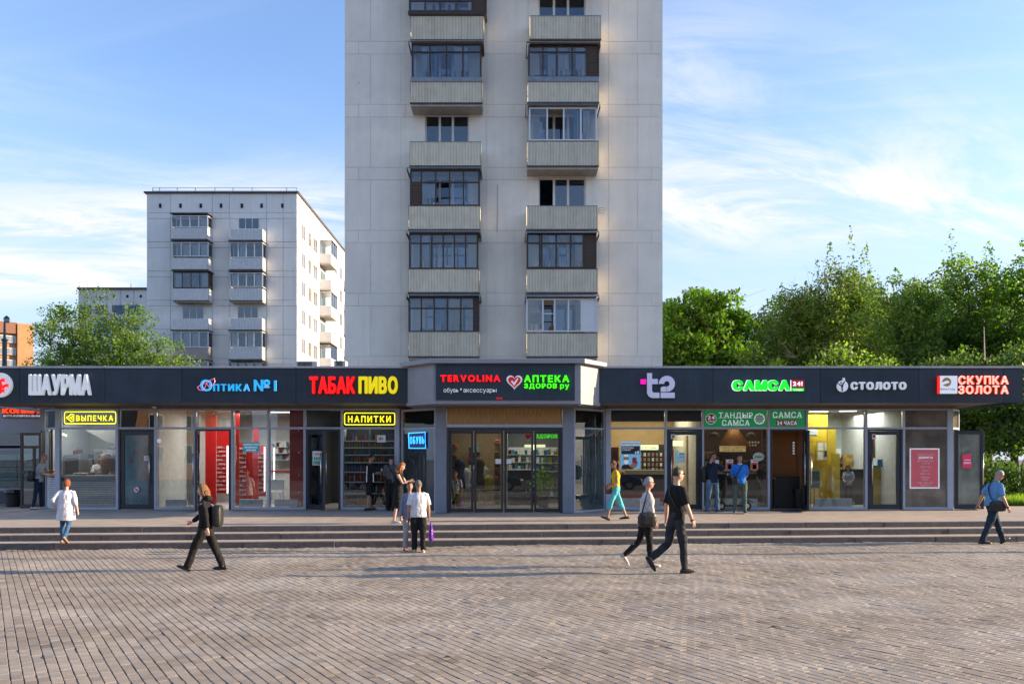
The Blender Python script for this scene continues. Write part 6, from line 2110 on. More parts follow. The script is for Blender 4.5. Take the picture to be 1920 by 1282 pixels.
# small stickers / notices: (label, x0,y0,x1,y1,colour, text rows)
def notice(label, x0, y0, x1, y1, m_, rows=(), Y=None, tm=None, bars=()):
  Y = YQ if Y is None else Y
  t = sign(label, (x0 + x1) / 2, (y0 + y1) / 2, Y, cat_='notice', name='notice')
  rect(t, x0, y0, x1, y1, m_, Y, 0.005, 'sheet')
  for (s_, a, c, ya, yb_) in rows:
    put(t, s_, a, c, ya, yb_, tm or m_wprint, Y=Y + 0.026, depth=0.002, bold=0.04)
  for (a, ya, c, yb_, mm) in bars:
    rect(t, a, ya, c, yb_, mm, Y - 0.006, 0.002, 'printed_field')
  return t
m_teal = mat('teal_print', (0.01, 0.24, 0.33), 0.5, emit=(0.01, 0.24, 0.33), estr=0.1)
notice('teal sticker offering a free eye test in the optician window', 455.5, 829.5, 486.5, 847, m_teal,
     [('БЕСПЛАТНАЯ', 457, 485, 831.5, 834.5), ('ПРОВЕРКА', 459, 483, 836.8, 839.8), ('ЗРЕНИЯ', 462, 480, 842, 845)])
m_paper = mat('white_paper', (0.66, 0.68, 0.68), 0.7)
m_redt = mat('red_text', (0.45, 0.01, 0.02), 0.6)
notice('white and green notice ТАБАК 24/7 СИДР on the swung-out tobacco door', 586, 845.5, 604, 872, m_paper, [('ТАБАК', 587.5, 602.5, 848, 853)], tm=m_redt, Y=YF - 0.55)
t = notice('lower half of the tobacco door notice with hours and cider in dark letters', 586.2, 855, 603.8, 871.8, mat('pale_green_paper', (0.35, 0.62, 0.48), 0.7), [('24/7', 589, 601, 856.5, 861.5), ('СИДР', 588, 602, 864, 869.5)], tm=m_black, Y=YF - 0.56)
notice('small white notice on the closed phone shop door', 1272, 848, 1284.5, 867, mat('pale_blue_paper', (0.45, 0.62, 0.72), 0.7), (), Y=YF - 0.045, bars=((1274, 850, 1283, 851, m_fascia), (1274, 856, 1282, 856.6, m_fascia)))
notice('square red target sticker at the top of the phone shop door', 1258, 814, 1266, 822, m_paper, (), Y=YF - 0.045, bars=((1260, 816, 1264, 820, m_maroon),))
notice('red and white sticker at the top of the lottery shop door', 1635, 813.5, 1642, 823, m_paper, (), Y=YF - 0.045, bars=((1636.5, 815, 1641, 820, m_redp),))
notice('red notice on the open glass door at the right end', 1804.5, 851, 1821.5, 877, mat('crimson_print', (0.48, 0.03, 0.09), 0.5, emit=(0.48, .03, .09), estr=0.12), [('СКУПКА', 1807, 1819, 861, 863), ('ЗОЛОТА', 1806, 1820, 866, 869)], Y=YF - 0.07)
for (x0, lb_) in ((1361, 'white and red flyer left of the man in the blue polo shirt'), (1407.5, 'white and red flyer right of the man in the blue polo shirt')):
  notice(lb_, x0, 861, x0 + 13.5, 880.5, m_paper, (), bars=((x0 + 0.8, 867, x0 + 12.8, 879.7, mat('flyer_red', (0.5, 0.06, 0.03), 0.6)), (x0 + 4, 870.5, x0 + 10, 879.6, m_paper), (x0 + 5, 862.8, x0 + 12, 864.6, m_maroon)))
notice('small white flyer half hidden behind the man on the phone', 1341, 862, 1348, 874, m_paper)
for o in list(bpy.data.objects):
  if o.name.startswith('printed_field') and len(o.name) > 99: pass
# round hours sticker and no-smoking sticker
t = sign('round pale green sticker ОТКРЫТО on the samsa window', 1422, 856, YQ, cat_='sticker', name='round_sticker')
disc(t, 1422, 856, 10.5, mat('pale_green_sticker', (0.42, 0.50, 0.36), 0.6), YQ, 0.004, 'disc', 28, 0.78)
put(t, 'ОТКРЫТО', 1414.5, 1429.5, 854.5, 858, mat('dark_green_ink', (0.03, 0.07, 0.04), 0.6), Y=YQ + 0.026, depth=0.002, bold=0.04)
t = sign('round no smoking sticker low on the frosted door', 256, 917.5, YF - 0.045, cat_='sticker', name='round_sticker')
disc(t, 256, 917.5, 6.3, m_redp, YF - 0.045, 0.003, 'rim', 22); disc(t, 256, 917.5, 5.2, m_paper, YF - 0.049, 0.002, 'disc', 22)
rect(t, 252.3, 916.9, 259.5, 918.4, m_black, YF - 0.052, 0.001, 'cigarette'); poly(t, [(252, 913.4), (253.2, 912.6), (260, 921.4), (258.8, 922.2)], m_redp, YF - 0.054, 0.001, 'bar')
t = sign('round white sticker high on the pane right of the frosted door', 298.5, 826, YQ, cat_='sticker', name='round_sticker')
disc(t, 298.5, 826, 4.2, m_wprint, YQ, 0.003, 'disc', 18)
notice('two small white hours labels on the frosted door', 270, 854.5, 281.5, 863.5, m_paper, (), Y=YF - 0.05, bars=((270, 858.6, 281.5, 859.3, m_door), (272, 856, 279, 856.8, m_black), (272, 861, 280, 861.8, m_black)))
t = sign('tiny red sticker on the frosted door', 243.5, 862.5, YF - 0.05, cat_='sticker', name='small_sticker')
rect(t, 242, 860, 245, 865, m_redp, YF - 0.05, 0.003, 'sheet')
for (x0, x1, lb_) in ((929, 939.5, 'blank white sheet on the left sliding door leaf'), (950, 959, 'blank white sheet on the right sliding door leaf')):
  notice(lb_, x0, 860, x1, 869, m_paper, (), Y=YPG + 0.05)
notice('white no-cash notice taped high inside the bottle window', 707, 815.5, 723, 829, m_paper, [('18+', 711, 719, 819, 825)], tm=m_black)
# ------------------------------------------------------------------ shop interiors
ZI = ZF + 0.013
m_light = mat('lamp_diffuser', (0.9, 0.9, 0.88), 0.5, emit=(1.0, 0.97, 0.92), estr=1.6)
m_lightw = mat('warm_lamp_diffuser', (0.9, 0.85, 0.7), 0.5, emit=(1.0, 0.80, 0.50), estr=1.6)
m_redw = mat('glossy_red_wall', (0.42, 0.012, 0.012), 0.25)
m_yeloww = mat('yellow_wall', (0.50, 0.34, 0.01), 0.5)
m_whitew = mat('white_shop_wall', (0.55, 0.56, 0.55), 0.6)
m_greyw = mat('grey_shop_wall', (0.16, 0.17, 0.17), 0.7)
m_beige = mat('beige_shop_wall', (0.33, 0.235, 0.12), 0.7)
m_rad = mat('white_radiator_enamel', (0.80, 0.84, 0.86), 0.35, emit=(0.5, 0.62, 0.66), estr=0.0)
def wall(px0, px1, Y, m_, y0=None, y1=None, th=0.06, name='shop_wall', label=None):
  """upright back wall seen between photo columns at depth Y, part of the pavilion"""
  z1 = ZB + 0.028 if y0 is None else PZ(y0, Y)
  z0 = ZI if y1 is None else PZ(y1, Y)
  b = MB(); b.box(PX(px0, Y), Y, z0, PX(px1, Y), Y + th, z1)
  return pbuild(b, name, m_)
def divider(px, m_=None, Y1=31.0, name='partition'):
  x = PX(px, YF)
  b = MB(); b.box(x - 0.04, YF + 0.11, ZI, x + 0.04, Y1, ZB + 0.028)
  return pbuild(b, name, m_ or m_partition)
for px_ in (220.5, 292.5, 571.8, 745, 1140, 1317.6, 1512, 1693.7): divider(px_, m_greyw if px_ in (220.5, 745, 1140) else (m_dark if px_ == 571.8 else (mat('orange_plaster', (0.30, 0.13, 0.05), 0.8) if px_ == 1512 else None)))
# portico interior split
x = PX(948, YPG)
b = MB(); b.box(x - 0.04, YF + 0.6, ZI, x + 0.04, 31.0, ZB - 0.05); pbuild(b, 'partition', m_whitew)
def striplights(lst, Y, label, m_=None, w=1.2, power=7, col=(1, 0.97, 0.92), z=None):
  for i, (px_, py_, wpx) in enumerate(lst):
    zc = ZB + 0.028
    Yx = (zc - HC - 0.03) * F / (HY - py_)     # depth where the ceiling shows at this row
    Yx = min(max(Yx, YF + 0.5), 30.5)
    x = PX(px_, Yx)
    hw = wpx * Yx / F / 2
    t = thing('ceiling_light', label[i] if isinstance(label, (list, tuple)) else label, 'ceiling light', (x, Yx, zc - 0.03), group='strip lights on the shop ceilings')
    b = MB(); b.box(-hw, -0.09, -0.02, hw, 0.09, 0.028); b.build('housing', m_white, t)
    b = MB(); b.box(-hw + 0.02, -0.075, -0.035, hw - 0.02, 0.075, -0.022); b.build('diffuser', m_ or m_light, t)
  # the strips' own light, one lamp for the room
  la = bpy.data.lights.new('strip_lamp', 'AREA'); la.shape = 'RECTANGLE'
  xs = [PX(p[0], Y) for p in lst]
  la.size = max(0.8, max(xs) - min(xs) + 0.6); la.size_y = 2.2; la.energy = power; la.color = col
  lo = bpy.data.objects.new('strip_lamp', la); C.objects.link(lo)
  lo.location = (sum(xs) / len(xs), Y, ZB - 0.12)
striplights([(168, 812, 30)], 26.0, 'strip light over the kebab counter', power=30, col=(1, 0.9, 0.75), w=1)
striplights([(395, 808, 34), (470, 786, 34), (488, 793, 34), (525, 771, 40), (517, 796, 34), (551, 790, 24)], 26.6,
      ['dim strip light seen over the open optician door', 'first strip light through the optician upper pane', 'second strip light behind it over the optician shop', 'nearest bright strip light over the optician desk', 'farther strip light left of the red optician panel', 'short strip light by the red optician panel'], power=58)
striplights([(692, 808, 60)], 25.6, 'strip light above the bottle shelves', power=24)
striplights([(1165, 792, 38), (1160, 799, 30), (1225, 791, 36), (1215, 796, 36), (1207, 802, 34), (1262, 791, 26)], 26.8,
      ['front left warm strip light of the phone shop', 'rear left warm strip light of the phone shop', 'front right warm strip light of the phone shop', 'middle right warm strip light of the phone shop', 'rear right warm strip light of the phone shop', 'warm strip light over the phone shop door'], m_lightw, power=42, col=(1, 0.82, 0.55))
striplights([(1365, 768.5, 60), (1352, 807, 60), (1385, 810, 24), (1468, 769, 34)], 26.5,
      ['long warm strip light above the tandoor panel', 'long warm strip light in the samsa shop', 'short warm strip light in the samsa shop', 'warm strip light over the samsa doorway'], m_lightw, power=15, col=(1, 0.72, 0.42))
striplights([(1535, 770, 36), (1590, 769, 32), (1640, 771, 30)], 26.5, ['left strip light of the lottery shop', 'right strip light of the lottery shop', 'strip light over the lottery shop door'], power=55, col=(0.97, 1, 0.93))
striplights([(900, 812, 60), (1020, 812, 60)], 26.5, ['strip light in the shoe shop behind the sliding doors', 'strip light in the pharmacy behind the sliding doors'], power=27, col=(1, 0.9, 0.72))
def radiator(px0, px1, py0=936, py1=949, label=''):
  Y = YF + 0.09
  z0, z1 = PZ(py1, Y), PZ(py0, Y)
  x0, x1 = PX(px0, Y), PX(px1, Y)
  t = thing('radiator', label, 'radiator', ((x0 + x1) / 2, Y, ZI), group='white radiators behind the shop windows')
  W = (x1 - x0) / 2
  b = MB(); b.box(-W, -0.035, z0 - ZI, W, 0.035, z1 - ZI); b.build('panel', m_rad, t, bevel=0.006)
  b = MB()
  n = 18
  for i in range(n):
    x = -W + 0.03 + (2 * W - 0.06) * i / (n - 1)
    b.box(x - 0.006, -0.043, z0 - ZI + 0.02, x + 0.006, -0.0352, z1 - ZI - 0.02)
  b.build('fins', m_rad, t, kind='stuff')
  for s_ in (-1, 1):
    b = MB(); b.box(s_ * W * 0.72 - 0.015, -0.02, 0, s_ * W * 0.72 + 0.015, 0.02, z0 - ZI - 0.001); b.build('foot', m_rad, t)
  b = MB(); b.tube([(W + 0.001, 0, (z0 + z1) / 2 - ZI), (W + 0.06, 0, (z0 + z1) / 2 - ZI), (W + 0.06, 0, 0)], 0.012, 6); b.build('pipe', m_steel, t)
for a, c, lb_ in ((311, 351, 'white radiator between the frosted door and the optician door'), (449, 493, 'white radiator under the eye-test sticker'), (515, 559, 'white radiator by the red optician panel'),
          (1154, 1237, 'long white radiator in the phone shop window'), (1333, 1420, 'long white radiator behind the scooter'), (1527, 1597, 'white radiator in the lottery shop window'), (1703, 1755, 'white radiator below the red poster')):
  radiator(a, c, label=lb_, py0=934 if a > 1100 else 936)
# --- kebab kitchen
wall(80, 300, 28.0, m_greyw)
b = MB(); Yk_ = YF + 0.14
b.box(PX(116, Yk_), Yk_, ZI, PX(217, Yk_), Yk_ + 0.1, PZ(895, Yk_)); pbuild(b, 'counter_core', MATS['dark_brick_mortar'])
rows = 15
zt0 = PZ(902, Yk_)
hgt = (zt0 - ZI) / rows
for r_ in range(rows):
  z = ZI + r_ * hgt
  x = PX(116, Yk_) + (0 if r_ % 2 == 0 else -0.10)
  while x < PX(217, Yk_) - 0.03:
    xa_, xb_ = max(x, PX(116, Yk_)), min(x + 0.205, PX(217, Yk_))
    b = MB(); b.box(xa_ + 0.005, Yk_ - 0.02 - rnd.uniform(0, 0.003), z + 0.005, xb_ - 0.005, Yk_ - 0.001, z + hgt - 0.005)
    pbuild(b, 'brick', m_wbrick)
    x += 0.205
b = MB(); b.box(PX(115, Yk_), Yk_ - 0.07, PZ(895, Yk_) + 0.002, PX(217, Yk_), Yk_ + 0.55, PZ(893, Yk_) + 0.03); pbuild(b, 'counter_top', m_coping)
# crumpled foil band on the counter front
m_foil = mat('wrinkled_film', (0.5, 0.55, 0.57), 0.3, metal=0.4, bump=1.0, bscale=25, stretch=(1, 1, 3))
b = MB(); b.box(PX(121, Yk_), Yk_ - 0.03, PZ(902, Yk_) + 0.003, PX(217, Yk_), Yk_ - 0.003, PZ(894.5, Yk_)); pbuild(b, 'counter_film', m_foil)
t = thing('kebab_spit', 'tall brown kebab cone on a vertical spit behind the white brick counter', 'kebab spit', (PX(198, 25.6), 25.6, PZ(892, 25.6)))
m_meat = mat('roast_meat', (0.28, 0.13, 0.05), 0.5, scale=18, var=0.5, bump=1.0, bscale=40)
H_ = PZ(848, 25.6) - PZ(892, 25.6)
b = MB(); b.lathe([(0.07, 0.05), (0.11, 0.12), (0.15, H_ * 0.45), (0.165, H_ * 0.8), (0.13, H_ * 0.93), (0.05, H_ * 0.97)], (0, 0, 0), 16)
b.v = [(x * (1 + 0.12 * noise.noise(Vector((x * 8, y * 8, z * 9)))), y * (1 + 0.12 * noise.noise(Vector((x * 8, y * 8, z * 9 + 5)))), z) for x, y, z in b.v]
b.build('meat', m_meat, t, smooth=True)
b = MB(); b.tube([(0, 0, 0), (0, 0, H_ + 0.22)], 0.012, 8); b.lathe([(0.19, 0), (0.19, 0.02)], (0, 0, 0), 16); b.build('spit', m_steel, t)
b = MB(); b.box(-0.2, 0.24, 0, 0.2, 0.3, H_ + 0.1); b.build('grill', m_steel, t)
# kitchen gear
m_ss = mat('stainless_sheet', (0.42, 0.42, 0.42), 0.35, metal=0.6)
for (x0, y0, x1, y1, Yq, mm, nm, lb_) in ((176, 842, 194, 878, 26.8, m_ss, 'fridge', 'stainless fridge at the back of the kebab kitchen'), (120, 852, 150, 893, 26.4, m_greyw, 'oven', 'dark oven at the left of the kebab kitchen'),
                      (153, 851, 175, 893, 27.2, m_black, 'oven', 'black oven in the middle of the kebab kitchen'), (203, 838, 216, 893, 27.0, m_ss, 'cabinet', 'steel cabinet at the right of the kebab kitchen'),
                      (137, 886, 164, 892.5, 24.8, m_steel, 'tray', 'steel tray on the kebab counter')):
  t = thing(nm, lb_, nm, P((x0 + x1) / 2, y1, Yq))
  w_, h_ = (x1 - x0) * Yq / F / 2, (y1 - y0) * Yq / F
  b = MB(); b.box(-w_, 0, 0, w_, 0.5 if h_ > 0.3 else 0.25, h_); b.build('body', mm, t, bevel=0.008)
  b = MB(); b.box(-w_ * 0.85, -0.012, h_ * 0.12, w_ * 0.85, -0.001, h_ * 0.82); b.build('front', m_greyw if mm is not m_greyw else m_black, t)
  b = MB(); b.tube([(-w_ * 0.7, -0.03, h_ * 0.88), (w_ * 0.7, -0.03, h_ * 0.88)], 0.01, 6); b.build('handle', m_steel, t)
# extractor hood
b = MB(); Yh = 26.0
b.slab([(PX(160, Yh), PZ(806, Yh)), (PX(218, Yh), PZ(806, Yh)), (PX(218, Yh), PZ(832, Yh)), (PX(200, Yh), PZ(828, Yh))], Yh, Yh + 1.0)
pbuild(b, 'extractor_hood', m_ss)
# spot lamps at the top left of the kitchen
for (px_, py_) in ((119, 814), (123.5, 816)):
  t = thing('spot_lamp', '%s warm spot lamp high in the kebab window' % ('left' if px_ < 121 else 'right'), 'spot lamp', P(px_, py_, 24.8), group='two warm spots over the kebab counter')
  b = MB(); b.sphere((0, 0, 0), 0.028, 10, 8); b.build('bulb', mat('warm_bulb', (1, 0.8, 0.5), 0.5, emit=(1, 0.72, 0.35), estr=3), t)
  b = MB(); b.tube([(0, 0, 0.03), (0, 0, 0.5)], 0.006, 5); b.build('stem', m_black, t)
# food display in the hatch
Yx = 25.0
for i in range(6):
  t = link('bread_roll', None)
  bpy.data.objects.remove(t)
b = MB()
for i in range(5):
  q = MB(); q.sphere((0, 0, 0), (0.07, 0.06, 0.045), 10, 6)
  o = q.build('bread_roll', mat('baked_crust', (0.34, 0.14, 0.04), 0.5), smooth=True, label='golden bun, %s on the kiosk hatch shelf' % ['front left', 'front middle', 'front right', 'stacked left', 'stacked middle'][i], category='bun', group='buns on display in the kiosk hatch')
  o.location = (PX(92 + 3.0 * (i % 3), Yx), Yx + 0.1, ZF + 1.03 + 0.09 * (i // 3))
# --- optician
wall(300, 372, 26.4, m_greyw); wall(372, 445, 28.2, m_whitew)
wall(445, 572, 29.6, m_whitew)
wall(385, 405, 27.2, m_redw, name='red_panel'); wall(404, 432, 28.0, m_redw, y0=800, y1=924, name='red_panel')
wall(441, 448, 26.0, m_redw, name='red_panel'); wall(475, 484, 26.6, m_redw, y0=800, y1=945, name='red_panel')
wall(543, 569, 25.2, m_redw, name='red_panel')
wall(448, 474, 26.7, m_redw, y0=830, y1=935, name='red_panel'); wall(484, 498, 27.2, m_redw, y0=835, y1=930, name='red_panel')
m_frames = mat('spectacle_frames', (0.03, 0.02, 0.02), 0.3)
def specs_rack(px0, px1, py0, py1, Y, nx, nz, label):
  t = thing('spectacles_rack', label, 'display rack', P((px0 + px1) / 2, py1, Y))
  w_, h_ = (px1 - px0) * Y / F, (py1 - py0) * Y / F
  b = MB(); b.box(-w_ / 2, 0, 0, w_ / 2, 0.02, h_); b.build('back_board', m_redw, t)
  for j in range(nz):
    z = h_ * (j + 0.5) / nz
    b = MB(); b.box(-w_ / 2 + 0.01, -0.05, z - 0.035, w_ / 2 - 0.01, -0.002, z - 0.027); b.build('shelf', m_whitew, t)
    for i in range(nx):
      x = -w_ / 2 + w_ * (i + 0.5) / nx
      q = MB()
      for s_ in (-1, 1): q.tube([(x + s_ * 0.03 + 0.02 * math.cos(a), -0.03, z + 0.018 * math.sin(a)) for a in [k * math.pi / 3 for k in range(7)]], 0.005, 4, cap=False)
      q.build('spectacles', m_whitew if (i + j) % 3 else m_frames, t)
specs_rack(404.5, 424, 834, 920, 27.9, 3, 11, 'rack of spectacles on red panels seen through the open optician door')
specs_rack(449, 462, 836, 930, 26.6, 2, 11, 'rack of dark spectacles left of the free eye test sticker')
specs_rack(484, 498, 845, 925, 27.1, 2, 10, 'narrow rack of white spectacles right of the free eye test sticker')
for (px_, y0, y1, Yq) in ((426.5, 836, 924, 27.8), (496, 838, 920, 26.5), (514, 840, 912, 27.2), (431, 838, 925, 28.6)):
  t = thing('light_bar', {426.5: 'vertical white light bar beside the spectacles behind the open optician door', 496: 'vertical white light bar in the eye-test window', 514: 'vertical white light bar behind the white chair', 431: 'rear vertical white light bar at the optician doorway'}[px_], 'lamp', P(px_, y1, Yq))
  h_ = (y1 - y0) * Yq / F
  b = MB(); b.box(-0.015, -0.01, 0, 0.015, 0.01, h_); b.build('diffuser', mat('white_bar_glow', (1, 1, 1), 0.5, emit=(1, 1, 1), estr=0.9), t)
  b = MB(); b.box(-0.02, 0.011, -0.02, 0.02, 0.03, h_ + 0.02); b.build('channel', m_white, t)
# reception desk and chair
t = thing('reception_desk', 'white reception desk with a grey front in the optician shop', 'desk', P(540, 945, 27.2)); t.location.z = ZI
b = MB(); b.box(-0.62, 0, 0, 0.5, 0.5, 1.05); b.build('body', m_whitew, t, bevel=0.01)
b = MB(); b.box(-0.66, -0.04, 1.053, 0.52, 0.52, 1.09); b.build('top', m_redw, t)
t = thing('desk_chair', 'white moulded chair behind the optician window', 'chair', (PX(517, 25.4), 25.4, ZI))
mw = mat('white_plastic', (0.62, 0.64, 0.66), 0.35)
b = MB(); b.box(-0.21, -0.2, 0.44, 0.21, 0.2, 0.47); b.build('seat', mw, t, bevel=0.01)
b = MB(); b.box(-0.21, 0.17, 0.52, 0.21, 0.2, 0.84); b.build('backrest', mw, t, bevel=0.01)
for sx in (-1, 1):
  for sy in (-1, 1):
    b = MB(); b.tube([(sx * 0.17, sy * 0.16, 0.44), (sx * 0.23, sy * 0.22, 0)], 0.016, 6); b.build('leg', mw, t)
for (px_, py_) in ((560, 806), (560, 848), (560, 890), (560, 922)):
  t = thing('mount_stud', '%s steel stud fixing the red optician panel' % {806: 'topmost', 848: 'second', 890: 'third', 922: 'lowest'}[py_], 'stud', P(px_, py_, 25.19), group='steel studs on the red optician panel')
  b = MB(); b.sphere((0, 0, 0), (0.02, 0.012, 0.02), 8, 6); b.build('cap', m_steel, t);
  b = MB(); b.tube([(0, 0.012, 0), (0, 0.03, 0)], 0.008, 6); b.build('pin', m_steel, t)
# --- tobacco and drinks
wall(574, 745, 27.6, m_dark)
YR = YF + 0.55
t = thing('drinks_rack', 'tall shop rack with eight rows of bottles and cans under the neon drinks sign', 'shelf rack', P(692, 953, YR)); t.location.z = ZI
RK = Vector(t.location)
shelf_y = [826, 838.5, 852, 866, 884, 902.5, 924, 946]
x0, x1 = PX(645, YR), PX(739, YR)
b = MB(); b.box(x0, YR + 0.33, ZI, x1, YR + 0.36, PZ(804, YR)); fix(b.build('back_board', m_black, t), t)
for xx in (x0, (x0 + x1) / 2, x1):
  b = MB(); b.box(xx - 0.012, YR + 0.0, ZI, xx + 0.012, YR + 0.32, PZ(804, YR)); fix(b.build('upright', m_whitew if False else m_greyw, t), t)
for py_ in shelf_y:
  z = PZ(py_, YR)
  b = MB(); b.box(x0 + 0.013, YR, z - 0.016, x1 - 0.013, YR + 0.32, z); fix(b.build('shelf', m_whitew, t), t)
  b = MB(); b.box(x0 + 0.013, YR - 0.012, z - 0.03, x1 - 0.013, YR - 0.001, z + 0.005); fix(b.build('price_strip', m_whitew, t), t)
bc = [(0.02, 0.05, 0.03), (0.1, 0.01, 0.01), (0.03, 0.06, 0.2), (0.3, 0.2, 0.03), (0.35, 0.35, 0.33), (0.08, 0.03, 0.01), (0.02, 0.12, 0.1), (0.25, 0.05, 0.12), (0.05, 0.2, 0.3), (0.4, 0.1, 0.02)]
bms = [mat('bottle_colour_%s' % n_, c_, 0.15, spec=0.7, var=0.1) for n_, c_ in zip(('green', 'red', 'blue', 'amber', 'white', 'brown', 'teal', 'pink', 'sky', 'orange'), bc)]
rown = ['top', 'second', 'third', 'fourth', 'fifth', 'sixth', 'seventh', 'bottom']
protos = {}
cname = ['dark green', 'red', 'navy blue', 'amber', 'white', 'brown', 'teal', 'pink', 'sky blue', 'orange']
ordn = ['first', 'second', 'third', 'fourth', 'fifth', 'sixth', 'seventh', 'eighth', 'ninth', 'tenth', 'eleventh', 'twelfth', 'thirteenth', 'fourteenth', 'fifteenth', 'sixteenth', 'seventeenth', 'eighteenth', 'nineteenth', 'twentieth', 'twenty-first', 'twenty-second', 'twenty-third', 'twenty-fourth']
for si, py_ in enumerate(shelf_y):
  z = PZ(py_, YR) + 0.001
  gap_px = (py_ - (shelf_y[si - 1] if si else 808))
  hmax = (gap_px - 2.5) * YR / F
  n = 24 if si < 4 else 20
  xx = x0 + 0.06
  cnt = 0
  while xx < x1 - 0.05:
    r_ = rnd.uniform(0.026, 0.036)
    h_ = hmax * rnd.uniform(0.72, 0.96)
    ci = rnd.randrange(10) if rnd.random() < 0.5 else (si * 3) % 10
    tall = si >= 4 or si == 0
    key = (ci, tall)
    if key not in protos:
      q = MB()
      if tall: q.lathe([(0.8, 0), (1, 0.03), (1, 0.62), (0.42, 0.80), (0.34, 0.97), (0.4, 1.0)], (0, 0, 0), 8)
      else: q.lathe([(0.85, 0), (1, 0.04), (1, 0.93), (0.82, 1.0)], (0, 0, 0), 8)
      protos[key] = q.mesh('bottle' if tall else 'can', bms[ci], True)
    o = link('bottle' if tall else 'drink_can', protos[key], None, (xx, YR + 0.09, z),
         label='%s %s, %s from the left on the %s shelf of the drinks rack' % (cname[ci], 'bottle' if tall else 'drink can', ordn[cnt], rown[si]), category='bottle' if tall else 'can',
         group='drinks on the %s shelf of the rack' % rown[si])
    o.scale = (r_, r_, h_)
    cnt += 1
    xx += r_ * 2 + rnd.uniform(0.006, 0.03) + (0.05 if rnd.random() < 0.05 else 0)
# --- shoe shop and pharmacy behind the sliding doors
wall(770, 948, 28.5, m_beige); wall(948, 1130, 28.6, m_greyw)
wall(1076, 1140, 26.0, m_greyw)
Ym_ = 26.0
for (px_, col_, lb_, hh) in ((862, (0.02, 0.03, 0.06), 'dark coat on a stand in the first sliding door', 1.55), (873, (0.5, 0.48, 0.44), 'white handbag display stand in the first sliding door', 1.25), (906, (0.36, 0.36, 0.35), 'pale clothed display dummy in the second sliding door', 1.3), (899, (0.10, 0.07, 0.03), 'brown clothed display dummy in the second sliding door', 1.6), (915, (0.35, 0.25, 0.02), 'yellow leather goods stand in the second sliding door', 1.0)):
  t = thing('display_dummy', lb_, 'display dummy', (PX(px_, Ym_), Ym_ + rnd.uniform(-0.3, 0.6), ZI))
  mm = mat('display_cloth_%d' % px_, col_, 0.8)
  b = MB(); b.lathe([(0.17, hh * 0.35), (0.15, hh * 0.5), (0.11, hh * 0.62), (0.16, hh * 0.82), (0.12, hh * 0.9), (0.04, hh * 0.95)], (0, 0, 0), 12)
  b.v = [(x * 1.1, y * 0.7, z) for x, y, z in b.v]
  b.build('garment', mm, t, smooth=True)
  b = MB(); b.tube([(0, 0, 0), (0, 0, hh * 0.4)], 0.015, 6); b.lathe([(0.14, 0), (0.14, 0.02)], (0, 0, 0), 12); b.build('stand', m_steel, t)
for (x0, x1, y0, y1, lb_) in ((846, 858, 838, 950, 'tall narrow wooden shelf just inside the first sliding door'), (926, 938, 830, 950, 'tall pale shelf inside the second sliding door')):
  t = thing('display_shelf', lb_, 'shelf', P((x0 + x1) / 2, y1, 26.6)); t.location.z = ZI
  w_, h_ = (x1 - x0) * 26.6 / F / 2, (y1 - y0) * 26.6 / F
  b = MB(); b.box(-w_, 0.28, 0, w_, 0.3, h_); b.build('back', m_beige, t)
  for k in range(6):
    b = MB(); b.box(-w_, 0, h_ * k / 5.2, w_, 0.27, h_ * k / 5.2 + 0.02); b.build('shelf', m_wood, t)
    b = MB(); b.sphere((0, 0.12, h_ * k / 5.2 + 0.07), (0.09, 0.1, 0.05), 8, 5); b.build('shoe', [m_black, m_brown, m_redp][k % 3], t)
t = thing('pharmacy_counter', 'dark pharmacy counter behind the third sliding door', 'counter', (PX(975, 26.5), 26.5, ZI))
b = MB(); b.box(-0.5, 0, 0, 0.6, 0.5, 1.1); b.build('body', m_black, t); b = MB(); b.box(-0.52, -0.03, 1.103, 0.62, 0.5, 1.14); b.build('top', m_whitew, t)
t = thing('display_case', 'lit yellow display case high in the pharmacy', 'display case', P(1003, 843, 27.8))
b = MB(); b.box(-0.35, 0, 0, 0.35, 0.2, 0.18); b.build('case', mat('warm_lit_case', (0.5, 0.5, 0.3), 0.5, emit=(0.6, 0.6, 0.35), estr=0.5), t); b = MB(); b.box(-0.36, -0.01, 0.181, 0.36, 0.2, 0.2); b.build('lid', m_black, t)
t = thing('potted_plant', 'yellow-green potted plant inside the fourth sliding door', 'potted plant', (PX(1018, 25.2), 25.2, ZI))
b = MB(); b.lathe([(0.13, 0), (0.17, 0.3), (0.18, 0.32)], (0, 0, 0), 12); b.build('pot', m_black, t)
rng = np.random.default_rng(3)
pp = rng.normal(size=(260, 3)) * np.array([0.17, 0.15, 0.22]) + np.array([0, 0, 0.72])
link('foliage', quads_mesh('foliage', leaf_cloud(pp, 0.12, rng), L6), t)
# interior lit heart sign and letters of the pharmacy seen through the doors
t = sign('small lit pharmacy sign glowing inside above the sliding doors', 1004, 819, 25.0, name='lit_lettering')
poly(t, hp(990, 818, 6), m_redb, 25.0, 0.02, 'heart'); put(t, 'ЗДОРОВ', 1005, 1045, 814, 821, m_grn, Y=25.0, bold=0.05, depth=0.02)
t = sign('tall blue and green picture poster behind the slanted shoe shop glass', 792, 890, 24.9, cat_='poster', name='poster')
rect(t, 780, 861, 803, 918, mat('poster_deep_blue', (0.006, 0.03, 0.07), 0.4), 24.9, 0.01, 'sheet')
poly(t, [(781, 917), (802, 917), (801, 893), (795, 897), (790, 890), (785, 896)], mat('poster_green', (0.03, 0.05, 0.012), 0.5), 24.888, 0.003, 'printed_meadow')
wall(745, 830, 25.6, mat('grey_green_wall', (0.10, 0.13, 0.125), 0.8), y1=None)
t = thing('rubbish_heap', 'red and white crumpled wrappers on the floor behind the slanted right glass', 'litter', (PX(1100, 24.4), 24.4, ZI + 0.02))
